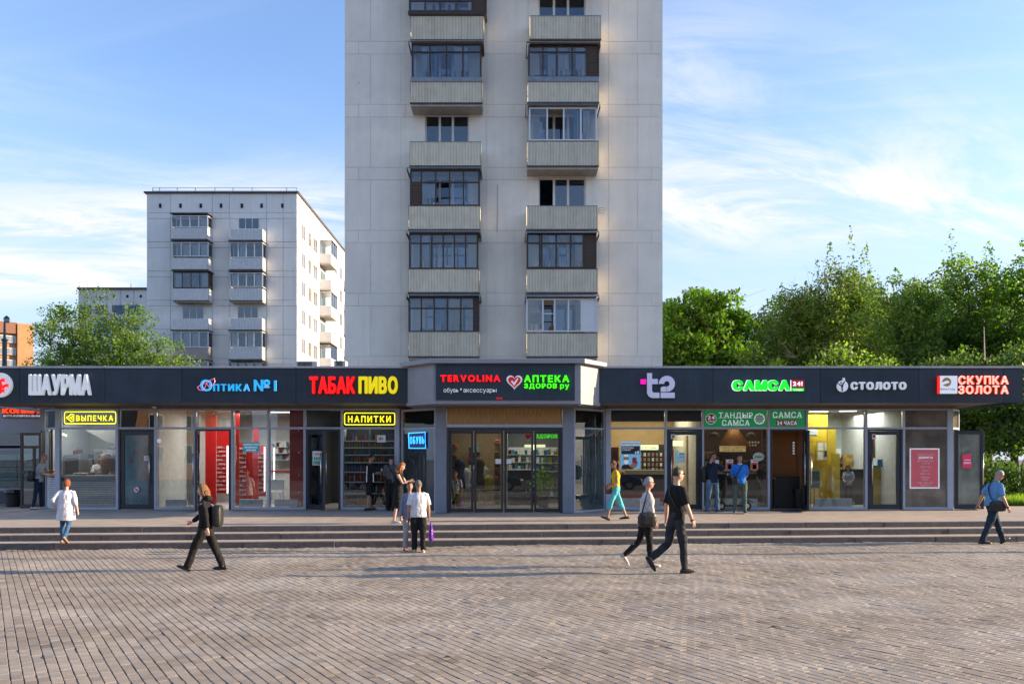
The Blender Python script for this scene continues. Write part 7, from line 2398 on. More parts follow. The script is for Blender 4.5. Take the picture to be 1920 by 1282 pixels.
for k in range(7):
  b = MB(); b.sphere((rnd.uniform(-0.18, 0.18), rnd.uniform(-0.1, 0.1), 0.04), (0.07, 0.06, 0.04), 6, 4, fn=lambda d: 1 + 0.4 * noise.noise(d * 2.5 + Vector((k, 0, 0)))); b.build('wrapper', [m_redp, m_paper][k % 2], t)
# --- phone shop
wall(1140, 1318, 28.4, m_beige)
wall(1146, 1160, 26.2, mat('poster_maroon_dark', (0.09, 0.02, 0.012), 0.6), y0=838, y1=900, name='picture_panel')
t = thing('phone_case_display', 'black wall of hanging phone cases under a lit yellow header', 'display wall', P(1216, 886, 27.4))
Yd = 27.4
x0, x1 = PX(1196, Yd), PX(1234, Yd)
b = MB(); b.box(x0, Yd, PZ(886, Yd), x1 + 0.3, Yd + 0.1, PZ(833, Yd)); fix(b.build('board', m_black, t), t)
b = MB(); b.box(x0, Yd - 0.05, PZ(843, Yd), x1, Yd - 0.002, PZ(834, Yd)); fix(b.build('header', mat('lit_yellow_header', (0.5, 0.5, 0.3), 0.5, emit=(0.75, 0.8, 0.42), estr=0.6), t), t)
put(t, 'Аксессуары', 1199, 1230, 836.5, 840.5, m_black, Y=Yd - 0.022, depth=0.003, bold=0.02)
for j in range(4):
  for i in range(6):
    xx = x0 + 0.09 + i * 0.135; zz = PZ(883, Yd) + j * 0.165
    b = MB(); b.box(xx - 0.035, Yd - 0.03, zz, xx + 0.035, Yd - 0.002, zz + 0.11); fix(b.build('phone_case', [mat('case_tan', (0.3, 0.2, 0.1)), m_whitew, m_greyw, mat('case_rose', (0.35, 0.12, 0.14))][(i * 3 + j * 2) % 4], t), t)
t = thing('shop_counter', 'pale phone shop counter with a crimson base', 'counter', (PX(1200, 26.0), 26.0, ZI))
b = MB(); b.box(-0.85, 0, 0.001, 0.85, 0.5, 0.42); b.build('base', mat('crimson_base', (0.26, 0.01, 0.04), 0.5), t)
b = MB(); b.box(-0.85, 0.02, 0.423, 0.85, 0.5, 0.98); b.build('body', m_dark, t); b = MB(); b.box(-0.4, -0.02, 0.983, 0.9, 0.52, 1.12); b.build('top', mat('cream_counter', (0.45, 0.38, 0.26), 0.5), t)
t = thing('display_stand', 'cream stand of phones behind the closed phone shop door', 'display stand', (PX(1300, 26.0), 26.0, ZI))
b = MB(); b.box(-0.22, 0, 0, 0.22, 0.3, 2.2); b.build('column', mat('cream_counter', (0.45, 0.38, 0.26), 0.5), t); b = MB(); b.box(-0.14, -0.012, 0.6, 0.14, -0.001, 1.95); b.build('panel', m_greyw, t)
for k in range(3):
  b = MB(); b.box(-0.1, -0.02, 0.8 + k * 0.35, 0.1, -0.013, 1.02 + k * 0.35); b.build('phone', m_black, t)
for k, (xx, mm_, lb_) in enumerate(((1260, m_redp, 'red poster strip inside the phone shop door'), (1268, mat('poster_sky_blue'  , (0.16, 0.42, 0.62)), 'blue picture poster inside the phone shop door'))):
  t = sign(lb_, xx, 860, 26.8, cat_='poster', name='poster'); rect(t, xx - 3, 843, xx + 3.5, 868, mm_, 26.8, 0.01, 'sheet')
t = sign('lit cream menu box high inside the phone shop door', 1270, 831, 26.6, name='light_box'); rect(t, 1257, 826, 1279, 836, MATS['lit_yellow_header'], 26.6, 0.06, 'face')
# --- samsa bakery
m_obr = mat('orange_interior_brick', (0.36, 0.15, 0.05), 0.8, scale=4, var=0.3)
wall(1318, 1450, 28.0, mat('dark_brown_wall', (0.05, 0.035, 0.025), 0.8))
Yw = 24.95
b = MB(); b.box(PX(1430, Yw), Yw + 0.02, ZI, PX(1512, Yw), Yw + 0.1, ZB + 0.02); pbuild(b, 'brick_backing', mat('brick_mortar_brown', (0.20, 0.11, 0.06), 0.9))
bwm = MB(); bwm.box(-0.118, -0.012, -0.033, 0.118, 0.0, 0.033); bme = bwm.mesh('brick', m_obr)
zz = PZ(890, Yw); r_ = 0
while zz < ZB - 0.05:
  xx = PX(1431, Yw) + (0.13 if r_ % 2 else 0.0) + 0.12
  while xx < PX(1511, Yw) - 0.05:
    o = link('brick', bme, pav_t, Vector((xx, Yw + 0.019 - rnd.uniform(0, 0.005), zz)) - PO)
    xx += 0.25
  zz += 0.075; r_ += 1
b = MB(); b.box(PX(1445, Yw), Yw - 0.3, ZI, PX(1495, Yw), Yw - 0.01, PZ(893, Yw)); pbuild(b, 'bar_front', m_black)
t = sign('small vertical sign of pale letters on the brick wall in the samsa doorway', 1488, 840, Yw - 0.02, name='wall_sign')
rect(t, 1484.5, 826, 1491.5, 853, mat('brown_sign_board', (0.2, 0.08, 0.03), 0.6), Yw - 0.01, 0.01, 'board')
for k in range(5): rect(t, 1486.2, 828 + k * 5, 1490, 831.5 + k * 5, m_wprint, Yw - 0.022, 0.003, 'letter')
t = sign('yellow printed menu banner across the samsa counter', 1370, 842, 26.5, name='menu_banner')
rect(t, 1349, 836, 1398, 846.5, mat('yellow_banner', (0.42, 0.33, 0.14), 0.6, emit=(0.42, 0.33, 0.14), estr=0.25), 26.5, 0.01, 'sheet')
put(t, 'САМСА С МЯСОМ', 1351, 1396, 837.5, 840.2, m_maroon, Y=26.52, depth=0.003, bold=0.02); put(t, '120 РУБ', 1355, 1392, 842, 845, m_maroon, Y=26.52, depth=0.003, bold=0.02)
t = thing('samsa_counter', 'dark food counter with glass case in the samsa shop', 'counter', (PX(1380, 25.8), 25.8, ZI))
b = MB(); b.box(-0.95, 0, 0, 0.95, 0.6, 1.0); b.build('body', m_dark, t); b = MB(); b.box(-0.95, 0, 1.003, 0.95, 0.6, 1.04); b.build('top', m_ss, t)
for k in range(8):
  b = MB(); b.sphere((-0.75 + k * 0.2, 0.2, 1.08), (0.07, 0.07, 0.04), 8, 5); b.build('pastry', MATS['baked_crust'], t)
t = thing('tandoor_oven', 'round clay tandoor oven with a copper hood in the samsa shop', 'oven', (PX(1375, 27.2), 27.2, ZI))
b = MB(); b.lathe([(0.5, 0), (0.55, 0.8), (0.35, 1.2)], (0, 0, 0), 16); b.build('body', m_obr, t, smooth=True); b = MB(); b.lathe([(0.62, 1.75), (0.2, 2.4), (0.18, 2.9)], (0, 0, 0), 16); b.build('hood', mat('dull_copper', (0.30, 0.17, 0.08), 0.4, metal=0.5), t, smooth=True)
for k in range(9):
  t = thing('wall_plate', 'pale decorative plate, %s in the %s row on the samsa shop wall' % (ordn[k % 5], 'upper' if k < 5 else 'lower'), 'plate', P(1400 + (k % 5) * 5.5, 829 + (k // 5) * 5.5, 27.9), group='plates on the samsa shop wall')
  b = MB(); b.sphere((0, 0, 0), (0.035, 0.012, 0.035), 8, 5); b.build('plate', m_whitew, t)
t = thing('black_bin', 'black bin with printed bag inside the samsa doorway', 'bin', (PX(1500, 24.6), 24.6, ZI))
b = MB(); b.lathe([(0.17, 0), (0.2, 0.55), (0.21, 0.57)], (0, 0, 0), 12); b.build('drum', m_black, t); b = MB(); b.lathe([(0.215, 0.45), (0.22, 0.585), (0.18, 0.585)], (0, 0, 0), 12); b.build('bin_bag', MATS['black_plastic_bag'], t)
# --- lottery shop
wall(1512, 1552, 26.9, m_yeloww); wall(1552, 1695, 28.6, mat('pale_green_wall', (0.38, 0.42, 0.38), 0.7))
wall(1551.5, 1567, 26.4, m_yeloww, y0=800); wall(1560, 1575, 26.2, m_yeloww, y0=850)
t = thing('indoor_ac_unit', 'white wall air conditioner high in the lottery shop', 'air conditioner', P(1523, 817, 26.5))
b = MB(); b.box(-0.17, 0, 0, 0.17, 0.2, 0.2); b.build('casing', m_white, t, bevel=0.02); b = MB(); b.box(-0.15, -0.006, 0.02, 0.15, -0.001, 0.035); b.build('louvre', m_greyw, t)
t = thing('information_board', 'yellow information board with four white sheets', 'notice board', P(1545, 864, 26.7))
b = MB(); b.box(-0.24, 0, 0, 0.24, 0.03, 0.66); b.build('board', m_yeloww, t)
for i in range(2):
  for j in range(2):
    b = MB(); b.box(-0.2 + i * 0.22, -0.006, 0.04 + j * 0.3, -0.02 + i * 0.22, -0.001, 0.29 + j * 0.3); b.build('sheet', m_paper, t)
b = MB(); b.box(0.01, -0.03, 0.14, 0.19, -0.0065, 0.33); b.build('leaflet_box', mat('navy_box', (0.01, 0.03, 0.07), 0.5), t)
t = sign('large lottery picture board with a green border on an easel', 1529, 900, 24.9, cat_='board', name='picture_board')
rect(t, 1518, 880, 1538, 916, mat('pale_green_border', (0.35, 0.6, 0.3), 0.5), 24.9, 0.015, 'border'); rect(t, 1519.5, 883, 1536.5, 914, mat('board_print', (0.10, 0.12, 0.12), 0.5, scale=14, var=0.8), 24.883, 0.003, 'print')
rect(t, 1520, 902, 1536, 906, mat('board_cyan', (0.1, 0.35, 0.4), 0.5), 24.878, 0.003, 'cyan_band')
b = MB(); z0_ = ZI
b.tube([P(1520, 916, 24.95), (PX(1518, 24.9), 24.8, z0_)], 0.015, 6); b.tube([P(1536, 916, 24.95), (PX(1538, 24.9), 24.8, z0_)], 0.015, 6); b.tube([P(1528, 900, 25.0), (PX(1528, 25.3), 25.4, z0_)], 0.015, 6)
fix(b.build('easel', m_black, t), t)
t = thing('lottery_desk', 'dark lottery desk with ticket displays behind the seated clerk', 'desk', (PX(1600, 26.6), 26.6, ZI))
b = MB(); b.box(-0.6, 0, 0, 0.55, 0.5, 1.1); b.build('body', m_dark, t); b = MB(); b.box(-0.62, -0.05, 1.103, 0.57, 0.5, 1.14); b.build('top', m_black, t)
b = MB(); b.box(-0.28, 0.1, 1.145, 0.02, 0.16, 1.62); b.build('ticket_board', mat('ochre_board', (0.36, 0.22, 0.03), 0.6, scale=8, var=0.6), t)
b = MB(); b.box(-0.5, 0.1, 1.5, -0.36, 0.16, 1.8); b.build('calendar', m_paper, t)
t = thing('yellow_cabinet', 'yellow cabinet seen through the lottery shop door', 'cabinet', (PX(1650, 25.6), 25.6, ZI))
b = MB(); b.box(-0.30, 0, 0, 0.27, 0.5, 1.22); b.build('body', m_yeloww, t); b = MB(); b.box(-0.31, -0.02, 1.223, 0.28, 0.5, 1.26); b.build('top', m_black, t)
t = sign('blue leaflet holder with a yellow tag behind the lottery door', 1655, 870, 25.5, cat_='leaflet holder', name='leaflet_holder')
rect(t, 1645, 861, 1662, 875, mat('bright_blue_card', (0.01, 0.25, 0.55), 0.5), 25.5, 0.03, 'holder'); rect(t, 1654, 859, 1662, 867, mat('bright_yellow_card', (0.7, 0.6, 0.02), 0.5), 25.46, 0.006, 'tag')
t = sign('brown ticket poster inside the lottery shop door', 1645, 838, 26.0, cat_='poster', name='poster')
rect(t, 1637, 814, 1653, 858, mat('brown_poster', (0.16, 0.09, 0.06), 0.6, scale=10, var=0.5), 26.0, 0.01, 'sheet')
t = sign('curved yellow and white banner inside the lottery shop door', 1668, 842, 26.2, cat_='banner', name='hanging_banner')
poly(t, [(1660, 866), (1662, 850), (1668, 832), (1674, 828), (1673, 845), (1667, 866)], mat('banner_yellow', (0.45, 0.35, 0.05), 0.6), 26.2, 0.01, 'sheet')
# --- gold shop
wall(1694, 1790, 25.2, mat('matt_taupe_wall', (0.30, 0.27, 0.22), 0.8))
# ------------------------------------------------------------------ people
m_skin = mat('skin', (0.46, 0.25, 0.17), 0.55, scale=8, var=0.1)
m_skin2 = mat('tanned_skin', (0.36, 0.19, 0.12), 0.55, scale=8, var=0.1)
m_skin3 = mat('fair_skin', (0.55, 0.33, 0.24), 0.55, scale=8, var=0.1)
m_eye = mat('eye_dark', (0.02, 0.015, 0.01), 0.2)
m_lip = mat('lip', (0.30, 0.10, 0.08), 0.5)
def cloth(name, col, rough=0.85, **k):
  return mat(name, col, rough, scale=k.pop('scale', 7), var=k.pop('var', 0.16), bump=0.9, bscale=16, spec=0.2, **k)
def hairm(name, col):
  return mat(name, col, 0.5, scale=14, var=0.55, stretch=(5, 5, 1.2), bump=0.8, bscale=40, spec=0.35)
def remesh(mb, voxel, smooth=3, folds=0.0, seed=0.0, fold_scale=(5, 5, 2.2)):
  me = bpy.data.meshes.new('tmp')
  me.from_pydata(mb.v, [], mb.f)
  me.update()
  o = bpy.data.objects.new('tmp', me)
  C.objects.link(o)
  r = o.modifiers.new('r', 'REMESH'); r.mode = 'VOXEL'; r.voxel_size = voxel
  s = o.modifiers.new('s', 'SMOOTH'); s.iterations = smooth; s.factor = 0.6
  dg = bpy.context.evaluated_depsgraph_get()
  m2 = bpy.data.meshes.new_from_object(o.evaluated_get(dg))
  bpy.data.objects.remove(o)
  bpy.data.meshes.remove(me)
  n = len(m2.vertices)
  if folds > 0 and n:
    co = np.empty(n * 3); m2.vertices.foreach_get('co', co); co = co.reshape(-1, 3)
    no = np.array([tuple(v.normal) for v in m2.vertices])
    d = np.array([noise.noise(Vector((c[0] * fold_scale[0] + seed, c[1] * fold_scale[1], c[2] * fold_scale[2] + 3 * seed))) + 0.6 * noise.noise(Vector((c[0] * 13 + seed, c[1] * 13, c[2] * 9))) for c in co])
    co = co + no * (d * folds)[:, None]
    m2.vertices.foreach_set('co', co.ravel())
  m2.polygons.foreach_set('use_smooth', [True] * len(m2.polygons))
  m2.update()
  return m2
def ik(S, T, a, b, hint):
  S, T = Vector(S), Vector(T)
  d = T - S
  L = min(d.length, (a + b) * 0.995)
  dn = d.normalized()
  T = S + dn * L
  x = (a * a - b * b + L * L) / (2 * L)
  h = math.sqrt(max(a * a - x * x, 0))
  hn = Vector(hint); hn = hn - dn * hn.dot(dn)
  if hn.length < 1e-4: hn = Vector((-1, 0, 0))
  hn.normalize()
  return S + dn * x + hn * h, T
PEOPLE = []
def person(label, px, ytop, yfoot, heading, legs=((4, 4, 0), (-4, 2, 0)), hands=None, lean=2, head_turn=0, head_nod=0, w=1.0, belly=0.0,
       skin=None, hair='short', haircol=None, top=None, bottom=None, shoe=None, sleeve=0.5, top_hem=0.86, leg_end='ankle', loose=1.0,
       skirt=None, collar=None, Yover=None, zover=None, female=False, stance=0.09, trunk_only=False, sit=False, grip=('r', 'r'), group=None,
       extra=None, top_flare=0.0, shoe_sole=None, hood=False, twist=0, glasses=False, watch=False, stripes=False, sleeve_m=None, name='person'):
  skin = skin or m_skin
  if Yover is not None: Y = Yover
  else:
    Y = HC * F / (yfoot - HY)
    for _ in range(30):
      x = PX(px, Y)
      z = 0.0
      if Y > yfoot_at(x): z = ground_z(x, Y)
      Y = 0.5 * Y + 0.5 * (HC - z) * F / (yfoot - HY)
  x = PX(px, Y)
  z = zover if zover is not None else (ground_z(x, Y))
  # ---- skeleton, forward +x, left +y, body 1.75 m
  hipz = 0.92
  L1, L2 = 0.43, 0.42
  J = {}
  J['pel'] = Vector((0, 0, hipz))
  la = R(lean)
  up = Vector((math.sin(la), 0, math.cos(la)))
  def sp(h): return J['pel'] + up * (h - hipz)
  feet = []
  legpts = []
  for s_, (ha, kb, fp) in zip((1, -1), legs):
    h = J['pel'] + Vector((0, s_ * stance, -0.04))
    a = R(ha)
    k = h + Vector((math.sin(a) * L1, s_ * 0.01, -math.cos(a) * L1))
    a2 = R(ha - kb)
    an = k + Vector((math.sin(a2) * L2, s_ * 0.005, -math.cos(a2) * L2))
    fa = R(fp)
    toe = an + Vector((math.cos(fa) * 0.155, s_ * 0.025, math.sin(fa) * 0.155 - 0.035))
    heel = an + Vector((-0.05 * math.cos(fa) + 0.045 * math.sin(fa), 0, -0.05 * math.sin(fa) - 0.045))
    legpts.append((h, k, an, heel, toe, fa))
  twm = Matrix.Rotation(R(twist), 3, 'Z')
  fw = 0.90 if female else 1.0
  sh = 0.175 * fw * (0.5 + 0.5 * w)
  Sh = [sp(1.385) + twm @ Vector((0, s_ * sh, 0)) for s_ in (1, -1)]
  hands = hands or ((0.04, 0.27, 0.80), (0.02, -0.27, 0.80))
  arms = []
  for i, s_ in enumerate((1, -1)):
    tg = hands[i]
    hint = tg[3] if len(tg) > 3 else (-1, s_ * 0.35, 0)
    e, hnd = ik(Sh[i], tg[:3], 0.285, 0.25, hint)
    arms.append((Sh[i], e, hnd))
  neck = sp(1.46)
  hr = Matrix.Rotation(R(head_turn), 3, 'Z') @ Matrix.Rotation(R(head_nod), 3, 'Y')
  hc = neck + up * 0.08 + hr @ Vector((0.025, 0, 0.095))
  side = twm @ Vector((0, 1, 0))
  # ---- body
  b = MB()
  b.tube([sp(0.86), sp(0.98), sp(1.15), sp(1.30), sp(1.40), sp(1.45)], [(0.15 * w, 0.10), (0.135 * w, 0.09), (0.145 * w, 0.10), (0.155 * w, 0.105), (0.14, 0.08), (0.06, 0.055)], 16, side=side)
  b.tube([neck - up * 0.05, neck + up * 0.05, hc - Vector((0.01, 0, 0.03))], [0.058 * fw, 0.052 * fw, 0.055 * fw], 12)
  b.sphere(hc, 1.0, 18, 14, fn=None)
  b.v[-(15 * 18):] = [tuple(hc + hr @ Vector(((v[0] - hc.x) * 0.094, (v[1] - hc.y) * 0.075, (v[2] - hc.z) * 0.115))) for v in b.v[-(15 * 18):]]
  jaw = hc + hr @ Vector((0.03, 0, -0.06))
  b.sphere(jaw, (0.055, 0.05, 0.055), 12, 8)
  b.tube([hc + hr @ Vector((0.085, 0, 0.015)), hc + hr @ Vector((0.108, 0, -0.018))], [0.009, 0.016], 6)
  for s_ in (1, -1):
    b.sphere(hc + hr @ Vector((-0.005, s_ * 0.077, -0.005)), (0.018, 0.010, 0.030), 8, 6)
  for (S_, e, hnd), s_ in zip(arms, (1, -1)):
    m1 = Vector(S_).lerp(e, 0.5); m2 = Vector(e).lerp(hnd, 0.35)
    k = 0.5 + 0.5 * w
    b.tube([S_, m1, e, m2, hnd], [0.050 * k, 0.046 * k * fw, 0.038 * k * fw, 0.039 * k * fw, 0.026 * fw], 12)
    dn = (hnd - e).normalized()
    b.tube([hnd - dn * 0.01, hnd + dn * 0.035, hnd + dn * 0.085], [(0.02, 0.027), (0.017, 0.038), (0.012, 0.034)], 10, side=Vector((0, 1, 0)) if abs(dn.y) < 0.8 else Vector((1, 0, 0)))
  for (h, k, an, heel, toe, fa) in legpts:
    b.tube([h + Vector((0, 0, 0.06)), h - (h - k) * 0.35, k, k + (an - k) * 0.3, an], [0.075 * w, 0.068 * w, 0.048, 0.050, 0.034], 12)
    b.tube([heel + Vector((0, 0, 0.02)), an.lerp(toe, 0.3) - Vector((0, 0, 0.005)), toe + Vector((0, 0, 0.012))], [0.03, 0.034, 0.028], 10)
  body = remesh(b, 0.0115, 2)
  # unequal, bent fingers and a thumb on each hand
  fb = MB()
  for i, ((S_, e, hnd), s_) in enumerate(zip(arms, (1, -1))):
    dn = (hnd - e).normalized()
    ac = Vector((1, 0, 0)) - dn * dn.x                     # across the palm
    if ac.length < 0.3: ac = Vector((0, 0, 1)) - dn * dn.z
    ac.normalize()
    inn = dn.cross(ac);
    if inn.y * s_ > 0: inn = -inn                          # palm faces the body
    curl = 1.0 if grip[i] == 'g' else 0.45
    for f_, (o_, L_) in enumerate(((0.027, 0.066), (0.009, 0.076), (-0.009, 0.070), (-0.025, 0.054))):
      p0 = hnd + dn * 0.072 + ac * o_
      d1 = (dn + inn * 0.35 * curl).normalized(); d2 = (dn * (1 - 0.7 * curl) + inn * curl).normalized(); d3 = (dn * (0.6 - 1.2 * curl) + inn).normalized()
      p1 = p0 + d1 * L_ * 0.45; p2 = p1 + d2 * L_ * 0.32; p3 = p2 + d3 * L_ * 0.26
      fb.tube([p0, p1, p2, p3], [0.009, 0.0085, 0.008, 0.0065], 6)
    q0 = hnd + dn * 0.022 + ac * 0.028
    q1 = q0 + (ac * 0.75 + dn * 0.6 + inn * 0.3).normalized() * 0.035
    q2 = q1 + (ac * 0.2 + dn + inn * 0.5).normalized() * 0.03
    fb.tube([q0, q1, q2], [0.012, 0.010, 0.008], 6)
  # eyes, brows, mouth on the same mesh
  face = MB()
  for s_ in (1, -1):
    face.sphere(hc + hr @ Vector((0.083, s_ * 0.031, 0.012)), (0.010, 0.014, 0.007), 8, 5, 0)
    face.tube([hc + hr @ Vector((0.088, s_ * 0.018, 0.034)), hc + hr @ Vector((0.080, s_ * 0.048, 0.033))], [0.005, 0.003], 5, 0)
  face.tube([hc + hr @ Vector((0.079, -0.024, -0.056)), hc + hr @ Vector((0.087, 0, -0.054)), hc + hr @ Vector((0.079, 0.024, -0.056))], [0.003, 0.007, 0.003], 6, 1)
  bm = bmesh.new(); bm.from_mesh(body)
  for src, off in ((fb, 0), (face, 1)):
    vs = [bm.verts.new(v) for v in src.v]
    for f_, mi in zip(src.f, src.m):
      try:
        nf = bm.faces.new([vs[i] for i in f_]); nf.smooth = True; nf.material_index = (mi + off) if off else 0
      except ValueError: pass
  bm.to_mesh(body); bm.free()
  for mm in (skin, m_eye, m_lip): body.materials.append(mm)
  body.name = 'body'
  t = thing(name, label, 'person', (x, Y, z), R(heading), group=group)
  kids = [link('body', body, t)]
  # ---- top
  seed = px * 0.013
  if top is not None:
    b = MB()
    fl_ = top_flare
    zs = [top_hem, 0.5 * (top_hem + 1.02), 1.02, 1.16, 1.30, 1.40, 1.452]
    rr_ = [((0.168 + fl_) * w, 0.118 + belly + fl_), ((0.160 + fl_ * 0.7) * w, 0.115 + belly + fl_ * .7), ((0.152 + fl_ * 0.4) * w, 0.110 + belly + fl_ * .4), (0.160 * w, 0.118 + belly * 0.8), (0.174 * w * fw, 0.124 + belly * 0.3 + (0.02 if female else 0)), (0.138 * fw * (0.6 + 0.4 * w), 0.092), (0.068, 0.064)]
    b.tube([sp(q) if q > hipz - 0.06 else Vector((sp(hipz - 0.06).x, 0, q)) for q in zs], rr_, 20, side=side)
    for (S_, e, hnd), s_ in zip(arms, (1, -1)):
      k = (0.55 + 0.45 * w) * fw
      if sleeve <= 0.02: continue
      pts = [sp(1.405) + side * (s_ * sh * 0.45), S_ + Vector((0, 0, 0.0))]
      rd = [0.052 * k, 0.060 * k]
      if sleeve <= 0.55:
        q = sleeve / 0.5
        end = Vector(S_).lerp(e, 0.12 + 0.78 * q)
        pts += [Vector(S_).lerp(end, 0.5), end]; rd += [0.066 * k, 0.064 * k * (1.06)]
      else:
        q = (sleeve - 0.5) / 0.5
        end = Vector(e).lerp(hnd, q * 0.97)
        pts += [Vector(S_).lerp(e, 0.5), Vector(e), Vector(e).lerp(end, 0.5), end]; rd += [0.064 * k, 0.056 * k, 0.052 * k, 0.046 * k]
      b.tube(pts, rd, 14)
    if hood:
      hb = neck + Vector((-0.075, 0, 0.0))
      b.tube([hb + Vector((0.09, 0.10, 0.01)), hb + Vector((0.0, 0.09, 0.02)), hb + Vector((-0.03, 0, 0.0)), hb + Vector((0.0, -0.09, 0.02)), hb + Vector((0.09, -0.10, 0.01))], [0.035, 0.05, 0.06, 0.05, 0.035], 12)
    me = remesh(b, 0.0135, 3, 0.014 if sleeve < 0.6 else 0.018, seed)
    me.name = 'top'; me.materials.append(top)
    kids.append(link('top', me, t))
  if collar is not None:
    b = MB()
    pts = [neck + up * 0.012 + Vector((0.066 * math.cos(a), 0.068 * math.sin(a), 0.006 - 0.02 * math.cos(a))) for a in [2 * math.pi * k / 14 for k in range(15)]]
    b.tube(pts, [(0.018, 0.008)] * 15, 6, side=Vector((0, 0, 1)))
    kids.append(b.build('collar', collar, t, smooth=True))
  # ---- bottom
  if bottom is not None and skirt is None:
    b = MB()
    b.tube([sp(1.01), sp(0.93), Vector((0, 0, 0.86)), Vector((0, 0, 0.80))], [(0.143 * w, 0.102 + belly * 0.8), (0.162 * w, 0.115 + belly * 0.6), (0.160 * w, 0.112), (0.11 * w, 0.09)], 18, side=Vector((0, 1, 0)))
    for (h, k, an, heel, toe, fa) in legpts:
      end = {'ankle': an + (an - k) * 0.0, 'long': an + (an - k).normalized() * 0.03, 'knee': k + (an - k) * 0.0, 'shorts': k - (k - h) * 0.02 + (an - k) * 0.05, 'capri': k + (an - k) * 0.42}[leg_end]
      pts = [h + Vector((0, 0, 0.05)), h + (k - h) * 0.3, h + (k - h) * 0.7, k]
      rd = [0.086 * w, 0.086 * w, 0.070 * (0.4 + 0.6 * w) * loose, 0.063 * loose]
      if leg_end in ('ankle', 'long', 'capri'):
        pts += [k + (end - k) * 0.5, end]; rd += [0.058 * loose, 0.052 * loose ** 1.3]
      elif leg_end == 'shorts':
        pts += [end]; rd += [0.075 * loose]
      b.tube(pts, rd, 14)
    me = remesh(b, 0.0135, 3, 0.013, seed + 5, (9, 9, 6))
    me.name = 'trousers'; me.materials.append(bottom)
    kids.append(link('trousers' if leg_end != 'shorts' else 'shorts', me, t))
  if skirt is not None:
    b = MB()
    zt_, zb_, flr = skirt
    mid = (legpts[0][1].x + legpts[1][1].x) * 0.25
    n_ = 6
    pts, rd = [], []
    for k in range(n_):
      q = k / (n_ - 1)
      pts.append(Vector((mid * q, 0, zt_ + (zb_ - zt_) * q)))
      rd.append(((0.145 + 0.03 * min(1, q * 3) + flr * q) * w, 0.105 + 0.02 * min(1, q * 3) + flr * 1.4 * q))
    b.tube(pts, rd, 22, side=Vector((0, 1, 0)))
    me = remesh(b, 0.014, 2, 0.014, seed + 2, (11, 11, 1.2))
    me.name = 'skirt'; me.materials.append(bottom)
    kids.append(link('skirt', me, t))
  # ---- shoes
  if shoe is not None:
    for (h, k, an, heel, toe, fa) in legpts:
      f_ = (toe - heel).normalized(); upv = f_.cross(Vector((0, 1, 0))); upv = -upv if upv.z < 0 else upv
      b = MB()
      b.tube([heel - f_ * 0.035 + upv * 0.012, heel + upv * 0.022, heel.lerp(toe, 0.45) + upv * 0.020, toe + upv * 0.006, toe + f_ * 0.05 + upv * 0.0], [(0.020, 0.022), (0.038, 0.040), (0.043, 0.037), (0.046, 0.027), (0.026, 0.016)], 12, side=Vector((0, 1, 0)))
      so = b.build('shoe', shoe, t, smooth=True)
      b = MB()
      b.tube([heel - f_ * 0.045 - upv * 0.014, heel - upv * 0.014, heel.lerp(toe, 0.5) - upv * 0.014, toe - upv * 0.014, toe + f_ * 0.056 - upv * 0.010], [(0.026, 0.010), (0.041, 0.011), (0.042, 0.011), (0.048, 0.010), (0.026, 0.008)], 12, side=Vector((0, 1, 0)))
      b.build('sole', shoe_sole or m_black, so, smooth=True)
      kids.append(so)
  # ---- hair
  hm_ = haircol or hairm('brown_hair', (0.05, 0.03, 0.018))
  if hair != 'bald':
    b = MB()
    hi = {'short': 1.07, 'crop': 1.04, 'bob': 1.13, 'long': 1.12, 'ponytail': 1.09, 'bun': 1.08, 'curly': 1.18}[hair]
    lowcut = {'short': -0.25, 'crop': -0.15, 'bob': -0.75, 'long': -0.8, 'ponytail': -0.35, 'bun': -0.35, 'curly': -0.6}[hair]
    def hfn(d):
      k = hi * (1 + 0.05 * noise.noise(Vector((d.x * 5, d.y * 5, d.z * 5)) + Vector((seed, 0, 0))))
      face_ = d.x > 0.30 - 0.25 * max(0, -d.z) and d.z < 0.50
      if face_: k *= 0.80
      if hair in ('short', 'crop', 'ponytail', 'bun') and abs(d.y) > 0.6 and d.z < 0.05 and d.x > -0.25: k *= 0.86
      if d.z < lowcut: k *= 0.80
      return k
    b.sphere((0, 0, 0), 1.0, 26, 20, fn=hfn)
    b.v = [tuple(hc + hr @ Vector((v[0] * 0.097 - 0.004, v[1] * 0.080, v[2] * 0.117 + 0.004))) for v in b.v]
    if hair == 'long':
      b.tube([hc + hr @ Vector((-0.04, 0, 0.06)), hc + hr @ Vector((-0.085, 0, -0.05)), hc + hr @ Vector((-0.09, 0, -0.16)), hc + Vector((-0.075, 0, -0.27)), hc + Vector((-0.07, 0, -0.33))], [(0.07, 0.05), (0.085, 0.055), (0.085, 0.045), (0.07, 0.035), (0.03, 0.02)], 14, side=Vector((0, 1, 0)))
      for s_ in (1, -1):
        b.tube([hc + hr @ Vector((0.01, s_ * 0.075, 0.04)), hc + hr @ Vector((0.005, s_ * 0.088, -0.08)), hc + Vector((-0.01, s_ * 0.09, -0.20))], [0.03, 0.032, 0.018], 8)
    if hair == 'ponytail':
      b.tube([hc + hr @ Vector((-0.085, 0, 0.05)), hc + hr @ Vector((-0.13, 0, 0.04)), hc + hr @ Vector((-0.15, 0, -0.06)), hc + Vector((-0.135, 0, -0.19)), hc + Vector((-0.12, 0, -0.28))], [(0.024, 0.024), (0.034, 0.034), (0.042, 0.036), (0.036, 0.03), (0.012, 0.012)], 12, side=Vector((0, 1, 0)))
    if hair == 'bun':
      b.sphere(hc + hr @ Vector((-0.105, 0, -0.015)), (0.035, 0.04, 0.035), 12, 8)
